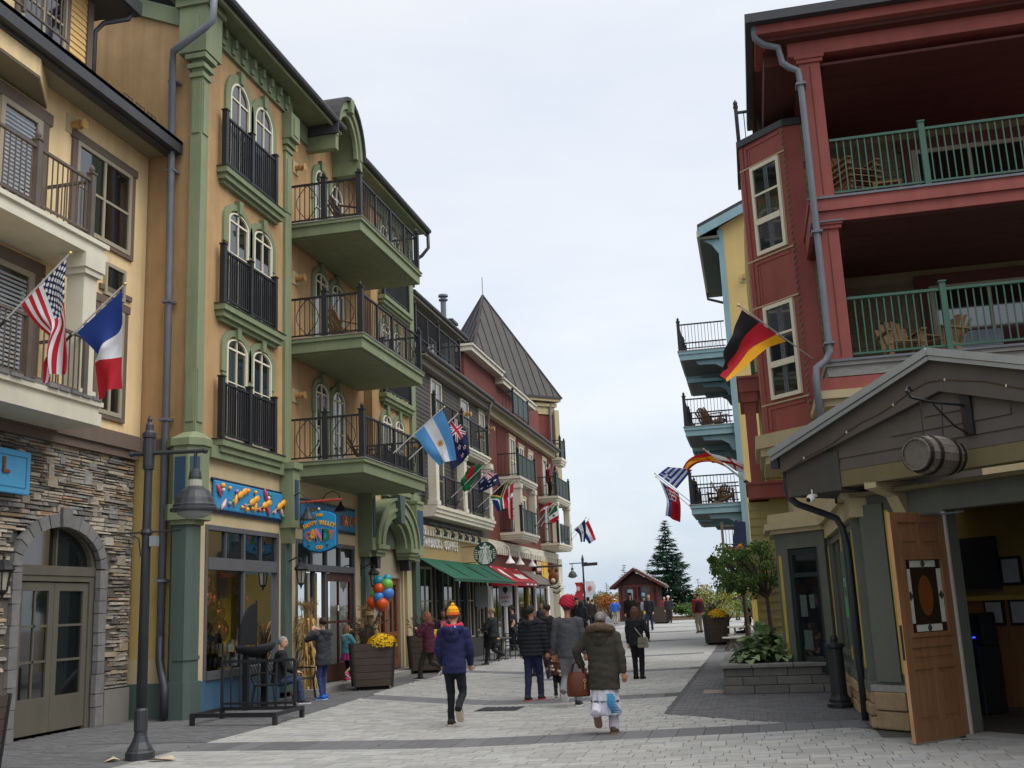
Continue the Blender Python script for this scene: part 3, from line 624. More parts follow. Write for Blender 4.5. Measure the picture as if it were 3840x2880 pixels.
# pilaster 2
b=MB(F2); b.box(22.5,22.85,-.25,.07,5.2,13.3); b.build('pilaster',GR,GB)
b=MB(F2); b.box(22.47,22.88,0,.11,13.1,13.2); b.box(22.44,22.9,0,.16,13.25,13.4); b.box(22.42,22.92,-.25,.26,13.4,14.08); b.box(22.56,22.8,.07,.09,11.5,12.9); b.build('pilaster_capital',GR,GB)
b=MB(F2); b.box(22.55,22.8,.26,.28,13.5,13.95); b.build('capital_panel',GR,GB)
b=MB(F2); b.box(22.36,22.72,0,.34,3.75,5.1); b.box(22.3,22.78,0,.4,5.1,5.25); b.prism([(22.4,3.75),(22.68,3.75),(22.64,3.4),(22.44,3.4)],0,.26); b.build('corbel',GR,GB)
MB(F2).box(22.45,22.63,.34,.36,3.95,4.85).build('inset_panel',bp,GB)
b=MB(F2); b.box(22.45,22.8,0,.12,.12,3.4); b.build('pier',DG,GB); MB(F2).box(22.4,22.85,0,.16,.12,.7).build('pier_base',DG,GB)
b=MB(F2); b.box(18.95,22.35,.0,.14,4.95,5.2); b.box(23.0,27.4,0,.1,4.95,5.2); b.build('shop_cornice',GR,GB)
# bay B balconies
for k,zt in enumerate((5.37,8.42,11.43)):
    b=MB(F2); b.box(23.25,28.15,-.25,1.76,zt-.09,zt); b.box(23.3,28.1,-.25,1.71,zt-.34,zt-.09); b.build('balcony_slab',GR,GB)
    MB(F2).box(23.23,28.17,-.25,1.78,zt,zt+.02).build('slab_flashing',M_['greyw'],GB)
    MB(F2).box(23.4,28.0,-.2,1.62,zt-.37,zt-.34).build('balcony_soffit',GR,GB)
    rail(GB,F2,[(23.36,-.2),(23.36,.72),(23.36,1.66),(28.0,1.66),(28.0,-.2)],zt+.02,zt+1.06,M_['black'],sp=.13 if 0 else .12,pw=.13,endcaps=(0,0),hoop=True)
    zz=zt
    for uc in (25.35,26.5): archwin(GB,frL(-10.75),uc,.84,zz+.1,zz+(2.1 if k<2 else 1.9),0,.25 if k<2 else .42,2,(zz+1.2,),None,GR,.17)
    vent(GB,frL(-10.75),23.75,zz+1.75)
    vent(GB,F2,32.2,zz+1.6) if k==0 else None
vent(GB,frL(-10.75),23.2,13.45)
# bay C
for k,z0 in enumerate(FL):
    for uc in (29.75,30.9): archwin(GB,F2,uc,.78,z0+.05,z0+2.0,0,.39 if k==2 else .24,2,(z0+1.3,),None,GR,.18)
    step(GB,F2,29.2,32.0,.25,z0-.34,z0-.02,GR,'sill_ledge')
    rail(GB,F2,[(29.3,.16),(31.7,.16)],z0+.02,z0+1.12,M_['black'],sp=.1,bw=.028,pw=.1,fin=False)
MB(F2).box(32.05,32.47,-.4,.1,5.2,14.4).build('pilaster',GR,GB)
b=MB(); b.tube([(-9.9,32.7,14.5),(-9.9,32.72,13.9),(-10.1,32.6,13.6),(-10.4,32.55,13.4),(-10.42,32.55,12.5)],.06,8); b.build('downspout',M_['gutter'],GB,smooth=True)
# shop window
fm=mat('#55565a',.5,.1,2)
b=MB(F2)
for u in (19.0,22.22): b.box(u,u+.1,-.12,.02,.62,3.62)
b.box(19.1,22.22,-.12,.02,3.52,3.62); b.box(19.1,22.22,-.12,.03,2.74,2.98); b.box(19.1,22.22,-.12,.05,.62,.78); b.box(20.62,20.7,-.1,.01,.78,2.74)
b.box(20.62,20.7,-.1,.01,2.98,3.52)
for u in (19.85,21.45): b.box(u,u+.04,-.1,.0,2.98,3.52)
sf=b.build('shop_window',fm,GB)
for a,c in ((19.1,20.62),(20.7,22.22)): pane(sf,F2,a,c,.78,2.74,-.05,GLASS())
for a,c in ((19.1,19.85),(19.89,20.62),(20.7,21.45),(21.49,22.22)): pane(sf,F2,a,c,2.98,3.52,-.05,dglass())
# entrance
b=MB(F2); b.box(23.25,27.05,-.12,.02,3.46,3.56); b.box(23.25,23.35,-.12,.02,.12,3.46); b.box(26.95,27.05,-.12,.02,.12,3.46); b.box(23.35,26.95,-.12,.06,2.82,2.98)
for u in (24.2,25.1,26.0): b.box(u,u+.05,-.1,.01,2.98,3.46)
b.box(24.32,24.4,-.1,.01,.12,2.82); b.box(25.0,25.08,-.1,.01,.12,2.82)
en=b.build('entrance_frame',fm,GB)
for a,c in ((23.35,24.2),(24.25,25.1),(25.15,26.0),(26.05,26.95)): pane(en,F2,a,c,2.98,3.46,-.05,dglass())
pane(en,F2,23.35,24.32,.12,2.82,-.05,GLASS())
MB(F2).box(24.42,24.98,-.3,-.2,.12,2.8).build('yellow_panel',mat('#b98f12',.6,.1,2),GB)
b=MB(F2); b.box(25.1,25.28,-.1,-.03,.14,2.8); b.box(26.77,26.95,-.1,-.03,.14,2.8); b.box(25.28,26.77,-.1,-.03,2.6,2.8); b.box(25.28,26.77,-.1,-.03,.14,.55); b.box(25.98,26.04,-.09,-.04,.55,2.6); b.box(25.28,26.77,-.09,-.04,1.55,1.61)
d=b.build('shop_door',mat('#4a2a22',.5,.15,3),GB); pane(d,F2,25.28,26.77,.55,2.6,-.065,GLASS()); MB(F2).box(25.9,25.98,-.03,-.02,1.85,2.0).build('notice',M_['white_p'],d)
# interior of the candy shop
iw=mat('#6a5a20',.9,.5,.9); MB(F2).box(18.8,27.6,-3.4,-3.3,0,4).build('back_room_wall',iw,GB)
MB(F2).box(18.8,27.6,-3.3,-.25,3.56,3.6).build('ceiling_panel',mat('#4b463e',.9,.2,1),GB); MB(F2).box(18.8,27.6,-3.3,-.25,.0,.1).build('floor_panel',mat('#4e4740',.8,.2,2),GB)
for u in (20.9,22.0): MB(F2).box(u,u+.55,-.8,-.7,.1,3.5).build('yellow_panel',mat('#b08a14',.7,.2,1),GB)
for i in range(5):
    s_=MB(F2); s_.box(19.1+i*.02,20.4,-2.2,-1.6,.5+i*.5,.55+i*.5); s_.build('shelf',M_['dwood'],GB)
# copper foil balloons inside the window
cp=mat('#c8674a',.16,.1,3,metal=.8)
for i,(u,z) in enumerate(((19.45,2.32),(20.85,2.3),(19.95,1.68),(21.6,1.72))):
    t=thing('foil_balloon',['copper foil balloon at upper left inside the candy shop window','copper foil balloon behind the middle window bar of the candy shop','copper foil balloon low in the left pane of the candy shop window','copper foil balloon in the right pane of the candy shop window'][i],'balloon',(-10.8,u,z),group='copper foil balloons')
    b=MB()
    for j,(dz,r) in enumerate(((.2,.2),(-.14,.25))): b.ball((-10.68,u+.06*j,z+dz),r,12,9,(.55,1,1.0 if j else .9))
    b.lathe([(.13,.3),(.08,.42),(.02,.52)],(-10.68,u,z),10,None,.5,1); b.build('body',cp,t,smooth=True); MB().tube([(-10.68,u,z-.38),(-10.8,u,.8)],.004,4).build('ribbon',M_['white_p'],t)
for i,(u,z,cl_,lb) in enumerate(((19.9,2.25,'#7a9a3a','green balloon inside the candy shop window'),(20.2,2.35,'#1c6a78','teal balloon inside the candy shop window'),(20.1,2.12,'#b0481f','orange balloon inside the candy shop window'),(19.85,1.95,'#34558f','blue balloon inside the candy shop window'),(20.4,1.9,'#a05a2a','rust coloured balloon inside the candy shop window'))):
    t=thing('balloon',lb,'balloon',(-11.1,u,z),group='balloons inside the candy shop'); MB().ball((-11.1,u,z),.17,14,10,(1,1,1.1)).build('skin',mat(cl_,.4,.05,3),t,smooth=True); MB().tube([(-11.1,u,z-.17),(-11.1,20.1,1.2)],.004,4).build('string',M_['white_p'],t)
rg0=random.Random(8)
t=thing('candy_display','rows of wrapped candy bags low behind the candy shop window','display',(-11,20.6,.7))
for i in range(34):
    u=19.2+(i%17)*.18+rg0.uniform(-.03,.03); z=.8+.28*(i//17); MB(F2).box(u,u+.13,-.45+.15*(i//17)*-1,-.38-.15*(i//17),z,z+rg0.uniform(.16,.26)).build('candy_bag',mat(('#8f8a80','#6f7f5a','#8a5a4a','#9aa3a8','#5f6f8a','#b09a5a')[rg0.randrange(6)],.4,.2,9),t)
# portal with arched hood
for ua,ub in ((27.32,27.62),(31.3,31.95)):
    b=MB(F2); b.box(ua,ub,0,.42,3.45,5.05); b.box(ua-.03,ub+.03,0,.46,5.05,5.14); b.prism([(ua-.03,5.14),(ub+.03,5.14),(ub-.05,5.34),(ua+.05,5.34)],0,.34); b.prism([(ua,3.45),(ub,3.45),(ub-.06,3.28),(ua+.06,3.28)],0,.3); b.build('portal_block',GR,GB)
    MB(F2).box(ua+.06,ub-.06,.42,.44,3.8,4.85).build('inset_panel',bp,GB)
b=MB(F2); b.ring(29.5,3.62,1.15,1.82,0,.44,0,180,18,.74); b.build('arched_hood',GR,GB)
b=MB(F2); b.ring(29.5,3.62,.95,1.15,0,.32,0,180,18,.74); b.build('hood_moulding',GR,GB); b=MB(F2); b.ring(29.5,3.62,1.4,1.52,.44,.49,0,180,18,.74); b.build('hood_moulding',GR,GB); b=MB(F2); b.ring(29.5,3.62,1.82,1.92,0,.5,0,180,18,.74); b.build('hood_moulding',GR,GB)
b=MB(F2); b.prism([(29.34,4.3),(29.66,4.3),(29.74,5.12),(29.26,5.12)],.3,.58); b.build('keystone',DG,GB)
for ua,ub in ((27.62,28.55),(30.45,31.35)):
    b=MB(F2); b.box(ua,ub,0,.5,3.5,3.62); b.box(ua+.04,ub-.04,0,.44,3.4,3.5); b.box(ua+.1,ub-.1,0,.38,3.3,3.4); b.build('hood_impost',GR,GB)
for u in (28.0,30.75): b=MB(F2); b.prism([(u,3.3),(u+.3,3.3),(u+.26,2.98),(u+.04,2.98)],0,.3); b.build('bracket',M_['black'],GB)
MB(F2).box(27.6,31.3,-.02,.02,3.62,5.0).build('portal_panel',cr,GB)
MB(F2).box(28.5,30.5,.02,.03,3.62,4.45).build('tympanum',mat('#4c5348',.8,.2,3),GB)
for u in (27.5,31.95):
    b=MB(F2); b.box(u,u+.4,0,.14,.12,3.6); b.build('pier',DG,GB)
for u in (28.2,31.2):
    b=MB(F2); b.box(u,u+.3,0,.1,.12,3.25); b.build('pier',M_['beige'],GB)
b=MB(F2); b.box(28.72,31.04,-.2,-.06,2.76,2.9); b.box(28.66,28.8,-.2,-.06,.12,2.76); b.box(30.95,31.08,-.2,-.06,.12,2.76); b.box(28.66,31.08,-.25,-.1,2.9,3.6); b.build('portal_frame',M_['tframe'],GB)
for a,c in ((28.82,29.87),(29.88,30.93)):
    b=MB(F2); b.box(a,a+.14,-.2,-.12,.14,2.74); b.box(c-.14,c,-.2,-.12,.14,2.74); b.box(a+.14,c-.14,-.2,-.12,2.56,2.74); b.box(a+.14,c-.14,-.2,-.12,.14,.4); b.box(a+.14,c-.14,-.19,-.14,.4,1.05); b.box(a+.14,c-.14,-.2,-.12,1.05,1.2); b.box((a+c)/2-.04,(a+c)/2+.04,-.2,-.12,1.2,2.56)
    d=b.build('wooden_door',mat('#7d452b',.5,.2,3,.1,30,stretch=(7,7,.6)),GB); pane(d,F2,a+.14,c-.14,1.2,2.56,-.16,dglass())
# ---- signs of the candy shop
def candy(parent,f,u,z,n,kind,rng):
    cols={'o':'#e09a2c','p':'#c94a62','g':'#1f7a52','w':'#d8d6d8','v':'#8f86a8','k':'#d9a7a0'}
    b=MB(); p=f@Vector((u,n,z)); m=mat(cols[kind[0]],.35,.1,6,spec=.5)
    if kind[1]=='b': b.ball(p,rng,8,6)
    elif kind[1]=='d':
        a=R(rng); s_=Vector((0,math.cos(a),math.sin(a))); b.ball(p,.12,10,7,(.35,1.25,.62),M=Matrix.Rotation(a,3,'X')); b.ball(p+s_*.2,.12,10,7,(.35,1.1,.62),M=Matrix.Rotation(a,3,'X')); b.tube([p-s_*.12,p-s_*.42],.012,5)
    else:
        a=R(rng); s_=Vector((0,math.cos(a),math.sin(a))); b.tube([p-s_*.16,p-s_*.05,p+s_*.06,p+s_*.15],[.01,.05,.035,.012],6)
    b.build('candy',m,parent,smooth=True)
sg=thing('candy_banner','blue banner board covered with moulded candies above the candy shop window','sign',(-10.45,20.8,4.2))
MB(F2).box(19.2,22.33,.02,.1,3.93,4.52).build('board',mat('#2f86b8',.5,.06,3),sg,bevel=.03)
b=MB(F2); b.box(19.15,22.38,.015,.06,4.52,4.57); b.box(19.15,22.38,.015,.06,3.87,3.93); b.build('board_edge',mat('#1d2b45',.5),sg)
rng=random.Random(3)
for u,z,a in ((20.2,4.3,25),(20.75,4.2,22),(21.35,4.18,18),(22.1,4.22,25)): candy(sg,F2,u,z,.14,'od',a)
for u,z,k,r in ((19.45,4.42,'ob',.06),(19.75,4.4,'ob',.045),(20.55,4.42,'ob',.055),(20.9,4.42,'ob',.045),(20.5,4.02,'ob',.06),(20.3,4.05,'ob',.04),(20.75,4.06,'ob',.045),(21.1,4.05,'pb',.045),(21.3,4.06,'ob',.035),(20.62,4.12,'gb',.045),(21.6,4.42,'gb',.05),(21.65,4.35,'gb',.045),(19.85,4.12,'gb',.04),(22.28,4.0,'gb',.045),(19.46,4.34,'wb',.045),(20.05,4.36,'vb',.05),(19.75,4.08,'vb',.05),(20.45,4.1,'vb',.045),(21.55,4.36,'wb',.04),(21.0,4.24,'wb',.03),(21.85,4.06,'kb',.04)): candy(sg,F2,u,z,.13,k,r)
for u,z,k,a in ((19.3,4.3,'pt',-60),(19.5,4.05,'kt',50),(20.0,4.18,'ot',70),(21.4,4.4,'pt',-65),(20.9,4.12,'ot',75),(21.5,4.08,'pt',-60),(22.2,4.08,'kt',-50)): candy(sg,F2,u,z,.13,k,a)
sg=thing('wall_sign','blue wall sign with coloured letters above the candy shop entrance, behind the hanging sign','sign',(-10.45,25.1,4.2))
MB(F2).box(23.4,26.95,.02,.09,3.9,4.48).build('board',mat('#2d6f9a',.5,.08,3),sg,bevel=.04); MB(F2).box(23.34,27.0,.012,.05,3.84,4.54).build('board_edge',mat('#1d2b45',.5),sg)
text('HAPPY VALLEY',.3,.015,mat('#d0892a',.5),'lettering',sg,face_M((-10.40,24.75,4.2),(0,1,0)),squash=.78,bold=.012)
for i,(ch,cc) in enumerate(zip('CANDY',('#c9453a','#e0a030','#c65a6a','#2f8a4c','#d3552f'))): text(ch,.34,.015,mat(cc,.5),'letter',sg,face_M((-10.40,26.0+i*.19,4.16),(0,1,0)),squash=.8,bold=.012)
hs=thing('hanging_sign','blue hanging shop sign reading The Happy Valley Candy Co','sign',(-9.82,23.1,3.2))
F=frF(23.1); poly=[(-10.23,3.36),(-10.05,3.25),(-9.82,3.2),(-9.59,3.25),(-9.41,3.33),(-9.41,3.7),(-9.41,4.04),(-9.55,4.12),(-9.82,4.17),(-10.09,4.12),(-10.23,4.03)]
MB(F).prism(poly,-.05,.03).build('board',mat('#2a8fc6',.45,.05,3),hs,bevel=.015)
MB(F).prism([(-9.82+(u+9.82)*1.05,3.69+(z-3.69)*1.05) for u,z in poly],-.045,.005).build('board_edge',mat('#16466b',.5),hs)
yl=mat('#e8a62e',.4,.05,3)
T=lambda s_,x,z,sz,m,sq=1.0,rot=0,bo=.008: text(s_,sz,.012,m,'letter',hs,face_M((x,23.06,z),(1,0,0))@Matrix.Rotation(rot,4,'Z'),squash=sq,bold=bo)
T('THE',-9.82,4.06,.085,yl)
for i,ch in enumerate('HAPPY VALLEY'):
    if ch==' ': continue
    a=(i-5.5)/5.5; T(ch,-9.82+a*.36,3.88-.085*a*a,.135,yl,.72,-a*.32,.007)
for ch,x,cc,sz in (('C',-10.1,'#c5654f',.26),('A',-9.98,'#e8a62e',.38),('N',-9.82,'#d9848c',.42),('D',-9.66,'#1f7d4a',.38),('Y',-9.53,'#d8653c',.26)): T(ch,x,3.58,sz,mat(cc,.4,.05,4),.72,0,.014)
T('CO',-9.82,3.31,.1,yl)
for x,z in ((-10.08,3.37),(-9.62,3.37),(-9.82,4.2),(-10.2,4.0)): MB().ball((x,23.05,z),.035,8,6).build('candy',mat('#c9c2b6' if z>3.5 else '#4a5a44',.4),hs,smooth=True)
b=MB(); b.tube([(-10.5,23.1,4.385),(-9.29,23.1,4.4)],.028,8); b.build('sign_pole',mat('#b0473c',.5,.1,3),hs)
b=MB(); b.tube([(-9.95,23.1,4.39),(-9.95,23.1,4.12)],.008,5); b.tube([(-9.68,23.1,4.39),(-9.68,23.1,4.12)],.008,5); b.build('chain',M_['dmetal'],hs)
# gooseneck lamps
def gooseneck(label,x0,y0,z0,d,reach,drop,m,group=None,s=1):
    t=thing('gooseneck_lamp',label,'lamp',(x0,y0,z0),group=group); d=Vector(d); p=Vector((x0,y0,z0))
    b=MB(); b.tube([p,p+d*reach*.25+Vector((0,0,.14*s)),p+d*reach*.6+Vector((0,0,.2*s)),p+d*reach*.92+Vector((0,0,.1*s)),p+d*reach+Vector((0,0,-drop))],.013*s,6); b.build('arm',m,t)
    q=p+d*reach+Vector((0,0,-drop)); MB().lathe([(.025*s,.02),(.04*s,-.02),(.06*s,-.08*s),(.15*s,-.2*s),(.16*s,-.23*s)],q,12).build('lamp_shade',m,t); return t
gooseneck('black gooseneck lamp beside the hanging candy sign',-10.3,22.4,4.3,(1,.15,0),.45,.12,M_['black'],s=1.2)
gooseneck('black gooseneck lamp over the wall sign at the candy shop entrance',-10.48,24.8,4.62,(1,0,0),.5,.1,M_['black'])
lantern('black wall lantern between candy shop window and entrance',F2,22.62,.42,2.78,'black wall lanterns on the candy shop'); lantern('black wall lantern right of the candy shop entrance, beside the balloons',F2,27.5,.38,2.78,'black wall lanterns on the candy shop')
# ================================================ coffee shop building
CB=thing('coffee_shop_building','charcoal sided building with cream balconies above the coffee shop','building',(-12,36.5,0))
F3=frL(-10.5); W=M_['white']; CH=M_['charcoal']; BK=M_['black']
MB(F3).box(32.5,42.2,-6,0,3.4,10.3).build('wall',CH,CB); MB(F3).box(32.5,41.0,-6,-.9,10.3,12.6).build('wall',CH,CB)
sid=mat('#565350',.8,.1,2,streak=.1,obj=.06)
boards(CB,F3,32.5,42.1,7.7,9.8,0,sid,.15,.02,'siding_board'); boards(CB,F3,32.5,42.1,5.2,7.4,0,sid,.15,.02,'siding_board')
# eaves
def eave(parent,F,u0,u1,n,z,d,slope=.45,dep=4):
    b=MB(F); b.add([(u0,n,z),(u1,n,z),(u1,n-dep,z+dep*slope),(u0,n-dep,z+dep*slope),(u0,n,z-.1),(u1,n,z-.1),(u1,n-dep,z+dep*slope-.1),(u0,n-dep,z+dep*slope-.1)],[(0,1,2,3),(4,5,6,7),(0,1,5,4),(1,2,6,5),(2,3,7,6),(3,0,4,7)]); b.build('roof',M_['roof'],parent)
    b=MB(F); b.tube([(u0,n+.04,z-.05),(u1,n+.04,z-.05)],.07,8); b.build('gutter',M_['gutter'],parent)
    b=MB(F); b.box(u0,u1,n-d,n-.02,z-.16,z-.12); b.box(u0,u1,n-.03,n+.0,z-.2,z-.1); b.build('soffit',mat('#8b8679',.8,.08,2,.1,30),parent)
eave(CB,F3,32.5,39.3,.08,12.4,1.0); eave(CB,F3,32.5,41.5,.5,10.28,.5,.3,1.3)
MB(F3).box(32.5,42.1,0,.3,9.86,10.1).build('frieze',mat('#77736a',.8,.08,2),CB)
rail(CB,F3,[(32.6,.1),(35.3,.1),(38.1,.1),(38.1,-.8)],10.75,11.75,BK,sp=.13,pw=.09,endcaps=(1,0))
for u in (33.3,35.2,37.1): window(CB,frL(-11.38),u,u+1.0,10.6,12.0,0,M_['wframe'],.06,2,())
# balconies
for (u0,u1,n,z0,z1) in ((33.1,40.8,.56,7.42,7.68),(33.1,41.2,.56,4.8,5.17)):
    b=MB(F3); h=z1-z0; b.box(u0,u1,0,n,z1-h*.3,z1); b.box(u0,u1-.05,0,n-.05,z1-h*.65,z1-h*.3); b.box(u0,u1-.1,0,n-.1,z0,z1-h*.65); b.build('balcony_slab',W,CB)
rail(CB,F3,[(33.2,.5),(36.7,.5),(40.5,.5),(40.5,.02)],7.7,8.75,BK,sp=.13,pw=.12,endcaps=(1,0))
rail(CB,F3,[(33.2,.48),(36.7,.48),(40.8,.48),(40.8,.02)],5.19,6.2,BK,sp=.12,posts=False)
for u in (33.3,36.85,40.7):
    b=MB(F3); b.box(u-.17,u+.17,.26,.54,5.17,7.3); b.box(u-.22,u+.22,.22,.58,7.1,7.17); b.box(u-.24,u+.24,.2,.6,7.2,7.42); b.box(u-.21,u+.21,.23,.57,5.17,5.32); b.build('porch_column',W,CB)
for z in (5.2,7.75):
    window(CB,F3,34.4,35.7,z,z+2.0,0,M_['wframe'],.07,2,(.5,),None); window(CB,F3,41.1,41.95,z+.1,z+1.95,0,M_['wframe'],.08,2,(.4,),M_['tframe'],.1); window(CB,F3,38.3,39.4,z,z+2.0,0,M_['wframe'],.07,1,(.5,),None)
vent(CB,F3,38.9,9.2); vent(CB,F3,40.9,8.6)
b=MB(F3); b.tube([(41.5,.5,10.2),(41.6,.35,9.7),(42.0,.12,9.0),(42.0,.08,7)],.05,7); b.build('downspout',M_['pipe'],CB,smooth=True)
# ground floor
F3g=frL(-10.46); tn=mat('#a08a5e',.85,.08,1.2,.2,50,dirt=.12)
MB(F3g).box(32.45,41.3,-.3,0,3.45,4.5).build('sign_band',tn,CB)
MB(F3g).box(32.45,41.3,0,.12,4.38,4.5).build('cornice',M_['beige'],CB)
for i in range(30): MB(F3g).box(32.6+i*.29,32.72+i*.29,0,.14,4.2,4.38).build('dentil',W,CB)
dk=mat('#3f403d',.7,.12,2)
b=MB(F3g)
for u in (32.45,34.2,35.05,37.0,38.2,39.6,41.1): b.box(u,u+.22,-.15,.02,0,3.45)
b.box(32.45,41.3,-.15,.0,3.2,3.45); b.box(32.45,41.3,-.15,.03,0,.7); b.build('shopfront',dk,CB)
for a,c in ((32.7,34.2),(34.45,35.05),(35.3,37.0),(37.25,38.2),(38.45,39.6),(39.85,41.1)):
    window(CB,F3g,a+.02,c-.02,.72,3.18,-.12,M_['tframe'] if c-a>1 else dk,.07,2 if c-a>1 else 1,(.55,))
sl=thing('shop_lettering','white letters reading STARBUCKS COFFEE on the tan shop fascia','lettering',(-10.4,35,3.95))
for i,ch in enumerate('STARBUCKS COFFEE'):
    if ch!=' ': text(ch,.46,.03,M_['white_p'],'letter',sl,face_M((-10.44,32.75+i*.285,3.97),(0,1,0)),squash=.72,bold=.008)
b=MB(F3g); b.tube([(32.8,.32,4.55),(39.0,.32,4.55)],.02,6); trk=thing('lamp_bar','black lamp bar with spotlights under the cream balcony of the coffee shop','lamp',(-10.2,35.8,4.5)); b.build('bar',BK,trk)
for i in range(7):
    u=33.2+i*.9; b=MB(F3g); b.tube([(u,.32,4.55),(u,.45,4.4)],.012,5); b.tube([(u,.42,4.45),(u,.5,4.3),(u,.46,4.18)],[.03,.06,.08],8); b.build('spotlight',BK,trk)
    MB(F3g).tube([(u,.0,4.55),(u,.32,4.55)],.01,5).build('stay',BK,trk)
def awning(name,label,F,u0,u1,zt,zb,nt_,nb,m,val=.18,seams=(),side=True):
    t=thing(name,label,'awning',F@Vector(((u0+u1)/2,nt_,zb)))
    k=[u0]+[u0+(u1-u0)*s_ for s_ in seams]+[u1]
    for a,c in zip(k[:-1],k[1:]):
        b=MB(F); a2,c2=a+.006,c-.006; q=8
        for i in range(q):
            t0,t1=i/q,(i+1)/q; f_=lambda t_: (nt_+(nb-nt_)*t_, zt+(zb-zt)*t_-.05*math.sin(PI*t_))
            (n0,z0),(n1,z1)=f_(t0),f_(t1); b.add([(a2,n0,z0),(c2,n0,z0),(c2,n1,z1),(a2,n1,z1)],[(0,1,2,3)])
        b.build('canvas',m,t)
        b=MB(F); b.add([(a2,nb,zb),(c2,nb,zb),(c2,nb+.01,zb-val),(a2,nb+.01,zb-val)],[(0,1,2,3)]); b.build('valance',m,t)
    b=MB(F); b.add([(u0,nt_,zt),(u0,nb,zb),(u0,nb,zb-val),(u0,nt_,zb-val)],[(0,1,2,3)]); 
    b.add([(u1,nt_,zt),(u1,nb,zb),(u1,nb,zb-val),(u1,nt_,zb-val)],[(0,1,2,3)])
    if side: b.build('side_panel',m,t)
    b=MB(F)
    for u in k: b.tube([(u,nt_,zt-.02),(u,nb,zb-.02)],.015,5)
    b.tube([(u0,nb,zb-.02),(u1,nb,zb-.02)],.015,5); b.build('awning_frame',M_['dmetal'],t); return t
awning('green_awning','dark green canvas awning below the coffee shop lettering',F3g,31.8 if 0 else 32.5,41.2,3.45,2.75,.02,1.2,mat('#1f5a45',.85,.12,1.5,.1,60,dirt=.15,trans=.15),.1,(.27,.56,.82),side=False)
# round green emblem sign
rs=thing('round_sign','round green and white coffee emblem sign hung out over the awning','sign',(-9.5,37.7,3.7))
FR=frF(37.7); cx,cz,rr=-9.55,3.72,.42
b=MB(FR); 
def disc(b,cx,cz,r,n0,n1,k=32,sz=1): b.prism([(cx+r*math.cos(2*PI*i/k),cz+r*sz*math.sin(2*PI*i/k)) for i in range(k)],n0,n1)
disc(b,cx,cz,rr,-.05,.02); b.build('disc',mat('#173f33',.5,.05,3),rs)
b=MB(FR); b.ring(cx,cz,rr-.012,rr+.012,-.05,.03,0,360,40); b.build('rim',M_['black'],rs)
wh=mat('#c9cfc9',.5)
b=MB(FR)
b.prism([(cx+(.085 if i%2==0 else .036)*math.cos(PI/2+i*PI/5),cz+.335+(.085 if i%2==0 else .036)*math.sin(PI/2+i*PI/5)) for i in range(10)],.02,.03)
b.prism([(cx-.17,cz+.18),(cx+.17,cz+.18),(cx+.22,cz+.3),(cx+.12,cz+.235),(cx+.09,cz+.3),(cx,cz+.24),(cx-.09,cz+.3),(cx-.12,cz+.235),(cx-.22,cz+.3)],.02,.03)
b.build('crown_and_star',wh,rs)
b=MB(FR); disc(b,cx,cz+.07,.085,.02,.032,16,1.35); b.prism([(cx-.05,cz-.03),(cx+.05,cz-.03),(cx+.12,cz-.38),(cx-.12,cz-.38)],.02,.03); b.build('figure',wh,rs)
b=MB(FR)
for s_ in (-1,1):
    for k in range(3):
        pts=[(cx+s_*(.11+.055*k+.02*math.sin(j*1.5)),.026,cz+.16-.07*j-.02*k) for j in range(8)]
        for p,q in zip(pts[:-1],pts[1:]): 
            if math.hypot(q[0]-cx,q[2]-cz)<rr-.03: b.bar(p,q,.03,.012,up=(0,1,0))
    for k in range(5): 
        z=cz+.12-.075*k; b.bar((cx+s_*.29,.026,z),(cx+s_*min(.40,math.sqrt(max(.01,(rr-.02)**2-(z+.03-cz)**2))),.026,z+.03),.028,.012,up=(0,1,0))
b.build('wave_lines',wh,rs)
b=MB(FR); b.box(cx-.035,cx-.015,.032,.036,cz+.08,cz+.09); b.box(cx+.015,cx+.035,.032,.036,cz+.08,cz+.09); b.box(cx-.02,cx+.02,.032,.036,cz+.01,cz+.02); b.build('face_marks',mat('#173f33',.5),rs)
b=MB(); b.tube([(-10.5,37.7,4.0),(-9.9,37.7,4.0)],.014,5); b.tube([(-10.5,37.7,3.42),(-9.9,37.7,3.42)],.014,5); b.tube([(-10.5,37.7,3.3),(-10.5,37.7,4.1)],.02,5); b.build('bracket',BK,rs)
# ================================================ red brick building with pyramid tower
RB=thing('red_tower_building','red brick building with dark pyramid tower roof and cream balconies, far left side','building',(-13,50,0))
F4=frL(-10.5); BR=M_['brick']
MB(F4).box(42.2,57.2,-7,0,3.4,10.2).build('wall',BR,RB)
MB(F4).box(42.2,57.2,-7,-.02,0,3.4).build('wall',mat('#a7a195',.85,.1,1.5,.2,40),RB)
eave(RB,F4,41.6,57.1,.5,10.22,.5,.35,1.2)
MB(F4).box(42.2,57.1,0,.25,9.75,10.1).build('frieze',M_['beige'],RB)
MB(F4).box(41.4,57.2,-7,-.6,10.2,12.5).build('upper_wall',BR,RB)
F4b=frL(-11.2); rs_=mat('#8a3a32',.8,.1,2,obj=.06,streak=.06)
boards(RB,F4b,41.6,56.8,10.6,12.4,0,rs_,.16,.02,'siding_board')
for a,c in ((41.2,47.0),(46.9,54.4)):
    zz=12.65 if a<45 else 12.35; b=MB(F4b); b.box(a,c,-.2,.5,zz-.3,zz-.1); b.box(a-.05,c+.05,-.2,.58,zz-.1,zz); b.build('dormer_eave',W,RB)
    MB(F4b).add([(a,.6,zz),(c,.6,zz),(c,-3,zz+1.4),(a,-3,zz+1.4)],[(0,1,2,3)]).build('dormer_roof',M_['roof'],RB)
for u in (41.5,44.4,54.2): MB(F4b).box(u,u+.2,.02,.07,10.5,12.3).build('corner_board',M_['beige'],RB)
